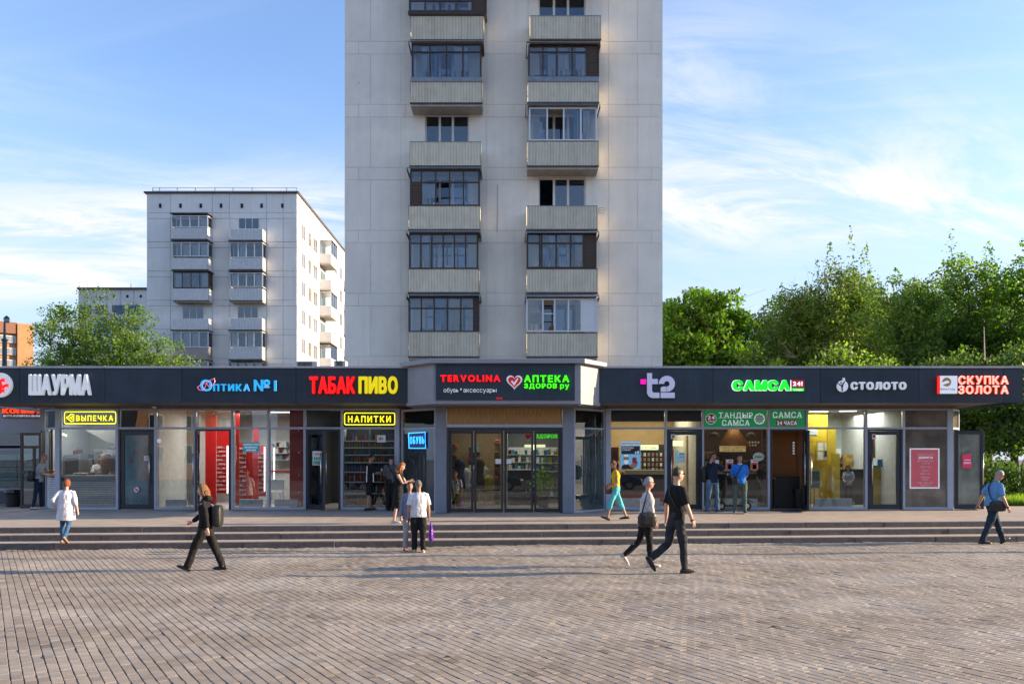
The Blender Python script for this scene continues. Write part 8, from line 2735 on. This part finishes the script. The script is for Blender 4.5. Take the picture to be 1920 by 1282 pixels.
    if hair == 'curly':
      for k in range(60):
        d = Vector((rnd.gauss(-0.4, 0.6), rnd.gauss(0, 0.8), rnd.gauss(-0.1, 0.8)))
        if d.length < 0.1: continue
        d.normalize()
        if d.x > 0.25 and d.z < 0.5: continue
        b.sphere(hc + hr @ Vector((d.x * 0.105 - 0.02, d.y * 0.09, d.z * 0.115 - (0.06 if d.x < 0 else 0))), 0.03, 6, 5)
      b.tube([hc + Vector((-0.08, 0, 0)), hc + Vector((-0.11, 0, -0.12)), hc + Vector((-0.09, 0, -0.21))], [(0.08, 0.06), (0.08, 0.05), (0.03, 0.02)], 12, side=Vector((0, 1, 0)))
    kids.append(b.build('hair', hm_, t, smooth=True))
  if glasses:
    b = MB()
    for s_ in (1, -1):
      b.sphere(hc + hr @ Vector((0.096, s_ * 0.033, 0.012)), (0.008, 0.027, 0.018), 10, 6)
      b.tube([hc + hr @ Vector((0.092, s_ * 0.058, 0.018)), hc + hr @ Vector((0.0, s_ * 0.085, 0.016))], 0.004, 5)
    b.tube([hc + hr @ Vector((0.10, -0.01, 0.016)), hc + hr @ Vector((0.10, 0.01, 0.016))], 0.004, 5)
    kids.append(b.build('glasses', m_black, t))
  if watch:
    S_, e, hnd = arms[1]
    dn = (hnd - e).normalized()
    b = MB(); b.tube([hnd - dn * 0.012, hnd + dn * 0.012], 0.036, 12); kids.append(b.build('watch', m_black, t))
  # scale to the height in the photo
  zmin, zmax = 1e9, -1e9
  for o in kids:
    n = len(o.data.vertices); co = np.empty(n * 3); o.data.vertices.foreach_get('co', co)
    zz = co[2::3]; zmin = min(zmin, zz.min()); zmax = max(zmax, zz.max())
  if shoe is not None: zmin -= 0.006
  H = (yfoot - ytop) * Y / F
  s = H / (zmax - zmin)
  t.scale = (s, s, s)
  t.location.z = z - zmin * s
  info = dict(t=t, arms=arms, Sh=Sh, hc=hc, neck=neck, up=up, sp=sp, s=s, legs=legpts, hr=hr, w=w, belly=belly, zmin=zmin)
  PEOPLE.append(info)
  return info
def yfoot_at(x): return yfoot(x)
def ground_z(x, y):
  f0 = globals()['YFOOT_FN'](x)
  if y < f0: return undul(x, y) if y > 6 else 0.0
  if y < f0 + TREAD: return RISE
  if y < f0 + 2 * TREAD: return 2 * RISE
  return zplat(x, y)
YFOOT_FN = yfoot
_yf = yfoot
def yfoot_at(x): return _yf(x)
def attach(info, mb, name, m_, label, category, smooth=True, bevel=0.0, loc=None):
  """a carried thing: top-level, modelled in the carrier's frame, placed beside its carrier"""
  t = info['t']
  M = Matrix.Translation(t.location) @ Matrix.Rotation(t.rotation_euler.z, 4, 'Z') @ Matrix.Scale(info['s'], 4)
  c = Vector((0, 0, 0))
  for v in mb.v: c += Vector(v)
  c /= len(mb.v)
  mb.v = [tuple(Vector(v) - c) for v in mb.v]
  o = mb.build(name, m_, None, smooth=smooth, label=label, category=category)
  o.location = M @ c
  o.rotation_euler = t.rotation_euler
  o.scale = t.scale
  return o
def rbox(c, r, seed=0.0, p=0.45, n=(20, 14)):
  """soft superellipsoid block"""
  b = MB()
  sg = lambda v, e: math.copysign(abs(v) ** e, v)
  vs = []
  nu, nv = n
  for j in range(nv + 1):
    th = math.pi * j / nv - math.pi / 2
    for i in range(nu):
      ph = 2 * math.pi * i / nu
      v = Vector((sg(math.cos(th), p) * sg(math.cos(ph), p), sg(math.cos(th), p) * sg(math.sin(ph), p), sg(math.sin(th), p)))
      k = 1 + 0.06 * noise.noise(v * 2.3 + Vector((seed, 0, 0)))
      vs.append((c[0] + v.x * r[0] * k, c[1] + v.y * r[1] * k, c[2] + v.z * r[2] * k))
  fs = []
  for j in range(nv):
    for i in range(nu):
      fs.append((j * nu + i, j * nu + (i + 1) % nu, (j + 1) * nu + (i + 1) % nu, (j + 1) * nu + i))
  b.add(vs, fs)
  return b
def strap(mb, info, s_from, s_to, zlow, r=(0.018, 0.005), pad=0.02, front=True, back=True):
  """crossbody strap from the shoulder on side s_from down to the hip on side s_to"""
  w = info['w']; bl = info['belly']
  up = info['up']; sp = info['sp']
  for fb_ in ((1,) if not back else ((-1,) if not front else (1, -1))):
    pts = []
    for k in range(12):
      q = k / 11
      z = 1.455 + (zlow - 1.455) * q
      y = s_from * 0.075 + (s_to * 0.17 * w - s_from * 0.075) * q
      dx = (0.125 + bl * min(1, q * 1.5)) + pad
      hw = 0.18 * w
      x = fb_ * dx * math.sqrt(max(0.02, 1 - (min(abs(y), hw * 0.98) / (hw * 1.02)) ** 2)) * (0.55 + 0.45 * min(1, q * 5))
      c = sp(z)
      pts.append(Vector((c.x + x, y, c.z)))
    mb.tube(pts, [r] * 12, 6, side=Vector((0, 1, 0)))
C_black = cloth('black_cotton', (0.012, 0.012, 0.013))
C_blackp = cloth('black_trouser', (0.014, 0.013, 0.014))
C_white = cloth('white_linen', (0.62, 0.62, 0.66))
C_tee = cloth('white_tee', (0.60, 0.60, 0.64))
C_jean = cloth('blue_denim', (0.035, 0.10, 0.20), scale=5, var=0.35)
C_jean2 = cloth('light_denim', (0.08, 0.15, 0.23), scale=4, var=0.4)
C_grey = cloth('grey_tee', (0.085, 0.09, 0.10))
C_lgrey = cloth('light_grey_tee', (0.28, 0.29, 0.32))
C_navy = cloth('navy_cloth', (0.012, 0.025, 0.05))
S_black = mat('black_leather', (0.012, 0.012, 0.013), 0.35)
S_white = mat('white_trainer', (0.5, 0.5, 0.5), 0.5)
h_brown = hairm('brown_hair', (0.05, 0.03, 0.018)); h_black = hairm('black_hair', (0.012, 0.01, 0.01)); h_grey = hairm('grey_hair', (0.34, 0.33, 0.33))
h_red = hairm('copper_hair', (0.26, 0.07, 0.025)); h_gold = hairm('golden_brown_hair', (0.22, 0.11, 0.045)); h_ginger = hairm('ginger_hair', (0.36, 0.13, 0.04)); h_sg = hairm('salt_pepper_hair', (0.16, 0.15, 0.14))
# 1 man at the kiosk hatch
p = person('man in a light grey t-shirt leaning into the kiosk hatch at the far left', 72, 850, 955, 12, legs=((6, 4, 0), (-7, 2, 0)), lean=12, head_nod=12,
       hands=((0.42, 0.16, 1.05, (0, 0.2, -1)), (0.40, -0.13, 1.03, (0, -0.2, -1))), hair='crop', haircol=h_sg, skin=m_skin2, top=C_lgrey, bottom=C_navy, shoe=S_white, Yover=24.3, zover=ZF, belly=0.02)
b = rbox((-0.16, -0.16, 1.02), (0.10, 0.15, 0.17), 1.0)
strap(b, p, 1, -1, 1.1)
attach(p, b, 'shoulder_bag', S_black, 'black bag slung on the back of the man at the kiosk hatch', 'bag')
# 2 woman in white
p = person('woman with copper hair in a long white blouse climbing the steps', 124, 897, 1018.5, 97, legs=((2, 3, 0), (-14, 26, -48)), lean=3, head_nod=8, w=1.28, female=True,
       hands=((0.02, 0.33, 0.98, (-1, 0.3, 0)), (-0.05, -0.33, 0.86, (-1, -0.3, 0))), hair='bob', haircol=h_red, skin=m_skin3, top=C_white, bottom=C_jean, shoe=mat('tan_shoe', (0.28, 0.17, 0.10), 0.6), shoe_sole=mat('brown_sole', (0.2, 0.11, 0.06), 0.7),
       sleeve=0.72, top_hem=0.60, top_flare=0.035, belly=0.03, zover=RISE)
# 3 hoodie
p = person('young woman in a black hooded top and black trousers striding left with a backpack', 386, 905, 1069, 184, legs=((27, 8, 20), (-20, 2, -2)), lean=3, head_nod=5, head_turn=6, female=True, w=1.1,
       hands=((-0.10, 0.24, 0.86), (0.34, -0.22, 0.98, (-0.6, 0, -1))), hair='curly', haircol=h_gold, skin=m_skin3, top=C_black, bottom=C_blackp, shoe=S_black, sleeve=0.97, top_hem=0.90, top_flare=0.03, loose=1.28, hood=True, leg_end='ankle')
b = rbox((-0.24, 0.03, 1.12), (0.095, 0.15, 0.22), 2.0)
b.tube([(-0.2, -0.06, 1.30), (-0.05, -0.11, 1.45), (0.10, -0.12, 1.36), (0.12, -0.13, 1.2), (0.02, -0.18, 1.05), (-0.18, -0.12, 0.98)], [(0.02, 0.008)] * 6, 6)
attach(p, b, 'backpack', mat('black_nylon', (0.014, 0.015, 0.015), 0.5, bump=0.6, bscale=12), 'black backpack on the young woman striding left', 'backpack')
b = MB()
for (lg, yy) in ((p['legs'][1], -0.07),):
  h, k, an = lg[0], lg[1], lg[2]
  b.tube([h + Vector((0, yy * 1.3, 0.02)), h.lerp(k, 0.5) + Vector((0.0, -0.084, 0)), k + Vector((0, -0.078, 0)), k.lerp(an, 0.5) + Vector((0, -0.073, 0)), an + Vector((0, -0.068, 0))], 0.007, 5)
o = b.build('side_stripe', m_white, p['t'])
# 4 man in striped jersey
p = person('young man in a black jersey with white side stripes and shorts before the drinks rack', 692, 850, 956, 25, Yover=23.95, legs=((5, 2, 0), (-5, 2, 0)), lean=3, head_nod=14, hands=((0.34, 0.14, 1.13, (0, 0.3, -1)), (0.36, -0.05, 1.16, (0, -0.4, -1))),
       hair='short', haircol=h_black, top=C_black, bottom=C_blackp, leg_end='shorts', loose=1.3, shoe=S_black, sleeve=0.5, top_flare=0.025, top_hem=0.82, grip=('g', 'g'), skin=m_skin2)
b = MB()
for (xx, yy, y2) in ((0.07, -0.175, -0.20), (-0.10, -0.135, -0.15)):
  b.tube([(xx, yy, 1.37), (xx * 1.1, y2, 1.2), (xx * 1.2, y2, 1.0), (xx * 1.2, y2 - 0.005, 0.86)], [(0.016, 0.006)] * 4, 6)
b.build('white_stripe', m_white, p['t'])
b = MB(); b.lathe([(0.03, 0), (0.033, 0.01), (0.033, 0.11), (0.026, 0.12)], (0.42, 0.03, 1.17), 10)
attach(p, b, 'drink_can', m_white, 'white drink can held by the young man in the striped jersey', 'can')
# 5 man in grey tee, back to us
p = person('man in a grey t-shirt and wide black trousers seen from behind beside the drinks rack', 733, 852, 956, 84, Yover=23.9, legs=((3, 2, 0), (-3, 2, 0)), lean=1, head_nod=10, hands=((0.28, 0.12, 1.10, (0, 0.3, -1)), (0.05, -0.27, 0.84)),
       hair='short', haircol=h_black, top=C_grey, bottom=C_blackp, loose=1.5, leg_end='long', shoe=S_black, w=1.1)
b = MB(); strap(b, p, 1, -1, 1.02, r=(0.02, 0.006))
attach(p, b, 'bag_strap', S_black, 'black crossbody strap on the man in the grey t-shirt', 'strap')
# 6 woman with phone
p = person('woman with long ginger hair in black looking down at her phone by the drinks window', 747, 866, 980.5, -6, legs=((7, 5, 0), (-6, 2, 0)), lean=3, head_nod=26, female=True, w=0.95,
       hands=((0.36, 0.05, 1.22, (0, 0.6, -1)), (0.38, -0.05, 1.20, (-0.2, -0.3, -1))), hair='long', haircol=h_ginger, skin=m_skin3, top=C_black, sleeve=0.0, bottom=C_blackp, skirt=(1.04, 0.42, 0.05), shoe=S_white, shoe_sole=S_white, grip=('g', 'g'), top_hem=0.94)
b = MB(); b.box(0.44, -0.04, 1.225, 0.56, 0.035, 1.235)
attach(p, b, 'phone', m_black, 'dark phone in the hands of the ginger-haired woman', 'phone', smooth=False)
# 7 woman facing the camera
p = person('short dark-haired woman in a grey-blue jacket facing the person in the white t-shirt', 768, 901, 1031, -78, legs=((3, 2, 0), (-3, 2, 0)), lean=0, female=True, hands=((0.03, 0.25, 0.84), (0.05, -0.25, 0.82)), hair='short', haircol=h_brown,
       skin=m_skin2, top=cloth('grey_blue_jacket', (0.16, 0.20, 0.28)), sleeve=0.97, bottom=cloth('pale_grey_trouser', (0.34, 0.34, 0.36)), loose=1.15, shoe=mat('red_sandal', (0.4, 0.06, 0.03), 0.5), top_hem=0.80, top_flare=0.03)
# 8 white tee
p = person('stout grey-haired person in a white t-shirt and black trousers seen from behind', 785, 899, 1034.5, 100, legs=((4, 2, 0), (-4, 2, 0)), lean=1, head_turn=12, w=1.22, belly=0.035, hands=((0.02, 0.265, 0.84), (0.06, -0.27, 0.82)),
       hair='short', haircol=h_sg, skin=m_skin2, top=C_tee, bottom=C_blackp, loose=1.25, leg_end='long', shoe=mat('beige_sandal', (0.45, 0.36, 0.2), 0.6), shoe_sole=S_white, top_hem=0.84, grip=('r', 'g'), sleeve=0.5)
b = MB()
hx, hy, hz = 0.07, -0.31, 0.72
vs = []
prof = [(0.0, 0.012, 0.012), (-0.06, 0.03, 0.02), (-0.13, 0.11, 0.04), (-0.22, 0.135, 0.055), (-0.36, 0.15, 0.065), (-0.47, 0.155, 0.06), (-0.49, 0.14, 0.05)]
b.tube([Vector((hx, hy, hz + q[0])) for q in prof], [(q[2], q[1]) for q in prof], 16, side=Vector((0, 1, 0)))
b.v = [(x + 0.012 * noise.noise(Vector((x * 14, y * 14, z * 10))), y + 0.012 * noise.noise(Vector((x * 13, y * 13, z * 11 + 4))), z) for x, y, z in b.v]
attach(p, b, 'carrier_bag', mat('violet_plastic_bag', (0.16, 0.008, 0.36), 0.3, scale=9, var=0.3, bump=0.8, bscale=18), 'violet plastic carrier bag hanging from the hand of the person in white', 'bag')
# 9 yellow
p = person('woman in a yellow t-shirt and turquoise cropped trousers walking left past the phone shop', 1155, 862, 975, 180, legs=((24, 12, 18), (-20, 4, -8)), lean=2, head_nod=18, female=True, w=0.95,
       hands=((0.20, 0.20, 0.98, (-1, 0, -0.4)), (0.24, -0.14, 1.02, (-1, -0.3, -0.6))), hair='ponytail', haircol=hairm('chestnut_hair', (0.10, 0.04, 0.02)), skin=m_skin2, top=cloth('yellow_tee', (0.62, 0.42, 0.015)), sleeve=0.18,
       bottom=cloth('turquoise_cotton', (0.10, 0.44, 0.50)), leg_end='capri', loose=1.2, shoe=S_black, top_hem=0.90, grip=('g', 'g'))
b = rbox((0.16, -0.19, 0.87), (0.13, 0.05, 0.12), 3.0, 0.4)
b.tube([(0.04, -0.20, 0.97), (0.02, -0.19, 1.2), (0.0, -0.12, 1.46), (-0.09, -0.12, 1.3), (-0.02, -0.2, 1.0)], [(0.012, 0.005)] * 5, 6)
attach(p, b, 'handbag', mat('brown_leather', (0.13, 0.05, 0.02), 0.5), 'brown leather handbag held by the woman in yellow', 'bag')
# 10 grey-haired woman
p = person('grey-haired woman in a loose cream blouse walking right with a big black bag', 1212, 893, 1062, 8, legs=((-15, 34, -60), (5, 4, 0)), lean=3, female=True, w=1.12, belly=0.02,
       hands=((0.0, 0.26, 0.86), (0.10, -0.26, 0.86)), hair='bun', haircol=h_grey, skin=m_skin, top=cloth('cream_blouse', (0.50, 0.47, 0.45), scale=22, var=0.3), sleeve=0.62, bottom=C_blackp, leg_end='ankle', loose=1.0,
       shoe=mat('pink_white_trainer', (0.5, 0.42, 0.40), 0.5), shoe_sole=S_white, top_hem=0.80, top_flare=0.035, glasses=True)
b = rbox((-0.06, -0.245, 0.92), (0.19, 0.06, 0.15), 4.0, 0.6)
b.tube([(-0.17, -0.22, 1.0), (-0.10, -0.20, 1.25), (-0.02, -0.15, 1.47), (0.03, -0.22, 1.25), (0.06, -0.24, 1.0)], [(0.016, 0.006)] * 5, 6)
attach(p, b, 'hobo_bag', mat('soft_black_leather', (0.016, 0.016, 0.018), 0.4, bump=0.8, bscale=14), 'large soft black shoulder bag on the grey-haired woman', 'bag')
# 11 man in black
p = person('man in a black t-shirt, dark cargo trousers and sunglasses striding right in the foreground', 1268, 875.5, 1074, 24, legs=((-13, 42, -62), (8, 3, 0)), lean=1, head_turn=-10, hands=((-0.02, 0.27, 0.86), (0.16, -0.27, 0.80)), hair='short', haircol=h_brown,
       skin=m_skin3, top=C_black, bottom=cloth('charcoal_cargo', (0.028, 0.030, 0.036), scale=6, var=0.4), loose=1.12, leg_end='ankle', shoe=S_black, sleeve=0.5, top_hem=0.87, w=1.05, glasses=True, watch=True)
b = MB(); b.sphere(p['legs'][1][0].lerp(p['legs'][1][1], 0.75) + Vector((0, -0.085, 0)), (0.06, 0.025, 0.075), 10, 8); b.build('cargo_pocket', MATS['charcoal_cargo'], p['t'], smooth=True)
b = MB(); strap(b, p, 1, -1, 1.02, r=(0.012, 0.005)); attach(p, b, 'bag_strap', S_black, 'thin black crossbody strap on the foreground man in black', 'strap')
# 12 man on phone
p = person('man in a navy polo shirt and jeans talking on a phone by the phone shop', 1336, 848, 960, -62, legs=((6, 2, 0), (-4, 5, 0)), lean=-1, head_turn=12, hands=((0.12, 0.66, 1.22, (-0.2, 0.2, -1)), (0.10, -0.115, 1.585, (0.5, -0.9, -0.8))),
       hair='short', haircol=h_black, skin=m_skin2, top=C_navy, bottom=C_jean2, shoe=mat('grey_trainer', (0.09, 0.10, 0.12), 0.5), shoe_sole=S_white, w=1.08, belly=0.02, loose=1.1, grip=('r', 'g'), collar=C_navy, stance=0.12)
b = MB(); b.box(0.06, -0.135, 1.56, 0.075, -0.12, 1.70); attach(p, b, 'phone', m_black, 'dark phone at the ear of the man in the navy polo shirt', 'phone', smooth=False)
b = rbox((-0.22, -0.06, 1.10), (0.12, 0.17, 0.24), 5.0)
b.tube([(-0.14, -0.12, 1.3), (-0.02, -0.13, 1.46), (0.12, -0.12, 1.34), (0.12, -0.15, 1.15), (-0.1, -0.2, 1.0)], [(0.022, 0.008)] * 5, 6)
attach(p, b, 'backpack', mat('black_nylon', (0.014, 0.015, 0.015)), 'black backpack on the man talking on the phone', 'backpack')
# 13 blue polo
p = person('man in a bright blue polo shirt and green-grey trousers standing with hands behind his back', 1387, 851, 961.5, -98, legs=((4, 2, 0), (1, 3, 0)), lean=-1, head_turn=-14, hands=((-0.14, 0.08, 0.92, (-0.2, 1, -0.2)), (-0.14, -0.08, 0.92, (-0.2, -1, -0.2))),
       hair='short', haircol=h_black, skin=m_skin2, top=cloth('bright_blue_polo', (0.018, 0.16, 0.58)), bottom=cloth('green_grey_chino', (0.075, 0.115, 0.095)), shoe=mat('blue_trainer', (0.02, 0.08, 0.28), 0.5), shoe_sole=S_white, w=1.12, belly=0.03, collar=C_tee, stance=0.13, loose=1.05)
b = MB(); strap(b, p, 1, -1, 1.0, r=(0.016, 0.005))
q = rbox((0.15, -0.16, 0.95), (0.05, 0.10, 0.09), 6.0, 0.5); b.add(q.v, q.f)
attach(p, b, 'waist_bag', S_black, 'small black crossbody bag on the man in the bright blue polo', 'bag')
# 14 man at the right
p = person('older man in a light blue short-sleeved shirt walking right with a black satchel', 1861, 880, 1019, 3, legs=((24, 4, 22), (-20, 3, -6)), lean=9, head_nod=22, head_turn=-24, w=1.18, belly=0.05, hands=((-0.20, 0.28, 0.86), (0.16, -0.31, 0.88)),
       hair='crop', haircol=h_grey, skin=m_skin, top=cloth('light_blue_shirt', (0.12, 0.28, 0.50)), bottom=cloth('dark_teal_trouser', (0.018, 0.035, 0.055)), shoe=S_black, loose=1.2, leg_end='long', collar=MATS['light_blue_shirt'] if 'light_blue_shirt' in MATS else None, watch=True, glasses=True, top_hem=0.88)
b = rbox((-0.02, -0.22, 0.90), (0.18, 0.07, 0.12), 7.0, 0.4)
strap(b, p, 1, -1, 0.98, r=(0.018, 0.006), front=True, back=True)
attach(p, b, 'satchel', S_black, 'black satchel slung behind the older man in the light blue shirt', 'bag')
b = MB(); b.box(0.06, -0.25, 1.0, 0.16, -0.20, 1.10); attach(p, b, 'paper', m_paper, 'white folded paper sticking out of the satchel', 'paper', smooth=False)
# 15 cook
p = person('cook in white beside the kebab spit behind the glass', 186, 852, 945, -60, Yover=26.1, zover=ZI, hands=((0.30, 0.1, 1.15, (0, 0.3, -1)), (0.34, -0.12, 1.2, (0, -0.3, -1))), hair='short', haircol=h_black, skin=m_skin2, top=C_tee, bottom=C_blackp, shoe=S_black, head_nod=15)
# 16 lottery clerk
p = person('woman in a pale blue blouse behind the lottery shop window', 1591, 877, 955, -120, Yover=25.9, zover=ZI, hands=((0.30, 0.12, 1.0, (0, 0.3, -1)), (0.34, -0.1, 1.0, (0, -0.3, -1))), lean=8, hair='long', haircol=h_brown, skin=m_skin, female=True, top=cloth('pale_blue_blouse', (0.35, 0.42, 0.50)), bottom=C_blackp, shoe=S_black, head_nod=20, sleeve=0.5)
# 17 seller reaching out in the samsa shop
p = person('samsa seller in dark clothes reaching an arm across the doorway inside', 1424, 866, 955, -30, Yover=24.75, zover=ZI, hands=((0.52, 0.16, 1.08, (0, 0.4, -1)), (0.1, -0.25, 0.9)), hair='short', haircol=h_black, skin=m_skin2, top=C_black, bottom=C_blackp, shoe=S_black)
# ------------------------------------------------------------------ electric scooter
Ys = 24.02
t = thing('electric_scooter', 'black electric scooter leaning at the samsa window behind the two men', 'scooter', P(1376, 955, Ys)); t.location.z = zplat(PX(1376, Ys), Ys)
zs = t.location.z
ox = t.location.x
lx = lambda px_: PX(px_, Ys) - ox
lz = lambda py_: PZ(py_, Ys) - zs
m_tyre = MATS['tyre_rubber']
for (px_, lb_) in ((1352, 'front'), (1400.5, 'rear')):
  q = MB(); rr_ = 0.125
  n = 20
  ring_ = [(lx(px_) + rr_ * 0.82 * math.cos(2 * math.pi * k / n), 0, rr_ + rr_ * 0.82 * math.sin(2 * math.pi * k / n)) for k in range(n + 1)]
  q.tube(ring_, rr_ * 0.18, 8, cap=False)
  wh = q.build('wheel', m_tyre, t, smooth=True)
  q = MB(); q.tube([(lx(px_), -0.02, rr_), (lx(px_), 0.02, rr_)], rr_ * 0.55, 16); q.build('hub', m_steel, wh)
q = MB(); q.box(lx(1357), -0.07, 0.11, lx(1396), 0.07, 0.15); q.build('deck', m_black, t, bevel=0.01)
q = MB(); q.tube([(lx(1393), 0, 0.13), (lx(1398), 0, 0.27), (lx(1404), 0, 0.29), (lx(1412), 0, 0.22)], [(0.05, 0.012)] * 4, 8, side=Vector((0, 1, 0))); q.build('mudguard', m_black, t)
q = MB(); q.tube([(lx(1352), 0, 0.14), (lx(1353.5), 0, 0.28), (lx(1357), 0, 0.16)], 0.025, 8); q.tube([(lx(1352.5), 0, 0.26), (lx(1362), 0, 1.08)], 0.022, 8); q.build('stem', m_black, t)
q = MB(); q.tube([(lx(1362), -0.22, 1.10), (lx(1362), 0.22, 1.10)], 0.017, 8); q.build('handlebar', m_black, t)
for s_ in (-1, 1):
  q = MB(); q.tube([(lx(1362), s_ * 0.14, 1.10), (lx(1362), s_ * 0.25, 1.10)], 0.021, 8); q.build('grip', m_tyre, t)
q = MB(); q.sphere((lx(1364), 0, 1.04), 0.03, 8, 6); q.build('headlight', m_white, t)
# ------------------------------------------------------------------ small things
for i, (px_, py_, c_, lb_) in enumerate(((703, 1270, (0.42, 0.33, 0.18), 'dry pale leaf lying on the pavers at the bottom centre'), (1028, 1252, (0.10, 0.13, 0.03), 'small green leaf lying on the pavers right of the bottom centre'),
                    (302, 1083, (0.6, 0.6, 0.6), 'tiny white paper scrap on the pavers left of the striding woman'), (840, 1232, (0.03, 0.03, 0.035), 'flat black scrap on the pavers near the bottom middle'),
                    (1375, 1062, (0.04, 0.035, 0.03), 'dark scrap on the pavers right of the man in black'), (1450, 1175, (0.05, 0.045, 0.04), 'dark curled scrap lying right of centre on the pavers'))):
  Y = HC * F / (py_ - HY); x = PX(px_, Y)
  t = link('fallen_leaf' if 'leaf' in lb_ else 'litter_scrap', None)
  bpy.data.objects.remove(t)
  b = MB(); s_ = 0.035
  pts = [(-s_, 0, 0.004), (-s_ * 0.3, s_ * 0.5, 0.012), (s_, s_ * 0.1, 0.005), (s_ * 0.2, -s_ * 0.5, 0.014)]
  b.add(pts + [(a, c, d + 0.003) for a, c, d in pts], [(0, 3, 2, 1), (4, 5, 6, 7), (0, 1, 5, 4), (1, 2, 6, 5), (2, 3, 7, 6), (3, 0, 4, 7)])
  o = b.build('fallen_leaf' if 'leaf' in lb_ else 'litter_scrap', mat('scrap_colour_%d' % i, c_, 0.7), label=lb_, category='leaf' if 'leaf' in lb_ else 'litter')
  o.location = (x, Y, undul(x, Y) + 0.003); o.rotation_euler = (0, 0, i * 1.1)
# round lamp on the canopy soffit
for (px_, lb_) in ((290, 'small white round camera under the canopy above the frosted door'),):
  t = thing('security_camera', lb_, 'camera', (PX(px_, YF - 0.1), YF - 0.12, ZB - 0.002))
  b = MB(); b.sphere((0, 0, -0.035), (0.075, 0.055, 0.045), 12, 8); b.build('dome', m_white, t, smooth=True)
  b = MB(); b.lathe([(0.08, -0.03), (0.08, 0.0)], (0, 0, 0), 14); b.build('base', m_greyw, t)
# wall bracket between the right-hand balcony and the tower corner
t = thing('wire_bracket', 'thin wire bracket on the tower wall beside the open right-hand balcony', 'bracket', (PX(1127, YT), YT, PZ(397, YT)))
b = MB()
for q in (-0.1, 0.0, 0.1): b.tube([(-0.12, -0.02, q), (-0.12, -0.2, q), (0.12, -0.2, q), (0.12, -0.02, q)], 0.008, 4)
b.tube([(-0.12, -0.2, -0.12), (-0.12, -0.2, 0.12)], 0.008, 4); b.tube([(0.12, -0.2, -0.12), (0.12, -0.2, 0.12)], 0.008, 4)
b.build('bars', m_tin, t)
# shelves and goods that fill the shop interiors
def goods(label, px0, px1, py0, py1, Y, rows_, seed, cols, name='goods_shelf', shelfm=None, dens=0.8):
  r_ = random.Random(seed)
  t = thing(name, label, 'shelf', P((px0 + px1) / 2, py1, Y))
  W, H = (px1 - px0) * Y / F, (py1 - py0) * Y / F
  b = MB(); b.box(-W / 2, 0.25, 0, W / 2, 0.27, H); b.build('back_board', shelfm or m_greyw, t)
  for j in range(rows_):
    z = H * j / rows_
    b = MB(); b.box(-W / 2, 0, z, W / 2, 0.248, z + 0.018); b.build('shelf', shelfm or m_greyw, t)
    x = -W / 2 + 0.02
    while x < W / 2 - 0.05:
      w_ = r_.uniform(0.04, 0.13); h_ = (H / rows_ - 0.03) * r_.uniform(0.45, 0.95)
      if x + w_ > W / 2 - 0.01: break
      if r_.random() < dens:
        b = MB(); b.box(x, r_.uniform(0.01, 0.07), z + 0.019, x + w_ - 0.006, 0.2, z + 0.019 + h_); b.build('packet', r_.choice(cols), t)
      x += w_
  return t
GC = [bms[k] for k in (1, 3, 4, 5, 6, 9)] + [m_whitew, m_beige]
goods('shelf of jars and boxes at the back of the kebab kitchen', 118, 150, 838, 851, 27.0, 1, 1, GC)
goods('shelf of packets behind the men in polo shirts in the samsa shop', 1322, 1360, 846, 900, 26.9, 4, 2, GC)
goods('wide shelf of drinks and boxes right of the tandoor oven', 1392, 1436, 862, 905, 26.4, 3, 3, GC)
goods('shelf of magazines and tickets in the lottery shop', 1575, 1618, 852, 884, 27.6, 2, 4, GC + [m_yeloww, m_yeloww])
goods('rack of boxes behind the left pharmacy door', 952, 996, 838, 925, 27.2, 6, 5, [m_whitew, bms[6], bms[8], m_whitew, bms[1]], shelfm=m_whitew)
goods('rack of boxes behind the right pharmacy door', 1004, 1046, 838, 930, 27.4, 6, 6, [m_whitew, bms[3], bms[8], m_whitew, bms[2]], shelfm=m_whitew)
goods('shelf of shoes and bags behind the second sliding door', 878, 900, 832, 880, 27.6, 3, 7, [m_black, m_brown, m_redp, m_beige, m_whitew])
goods('low shelf of accessories at the left of the phone shop', 1147, 1190, 884, 905, 27.6, 2, 8, GC)
goods('shelf of lens boxes at the back of the optician', 508, 540, 826, 862, 29.0, 3, 9, [m_whitew, bms[8], m_whitew, bms[1]], shelfm=m_whitew)
for (px_, lb_) in ((1340, 'left black pendant lamp in the samsa shop'), (1408, 'right black pendant lamp in the samsa shop')):
  t = thing('pendant_lamp', lb_, 'lamp', P(px_, 818, 26.0))
  b = MB(); b.lathe([(0.16, 0), (0.13, 0.08), (0.03, 0.14)], (0, 0, 0), 14); b.build('lamp_shade', m_black, t)
  b = MB(); b.tube([(0, 0, 0.14), (0, 0, 0.75)], 0.006, 5); b.build('flex', m_black, t)
# orange cargo on the doorway
t = thing('door_mat', 'dark rubber mat before the open samsa doorway', 'mat', (PX(1477, 24.0), 23.95, zplat(PX(1477, 24.0), 23.95)))
b = MB(); b.box(-0.45, -0.22, 0.002, 0.45, 0.2, 0.014); b.build('mat', m_black, t); b = MB(); b.box(-0.47, -0.24, 0.001, 0.47, 0.22, 0.006); b.build('rim', m_greyw, t)
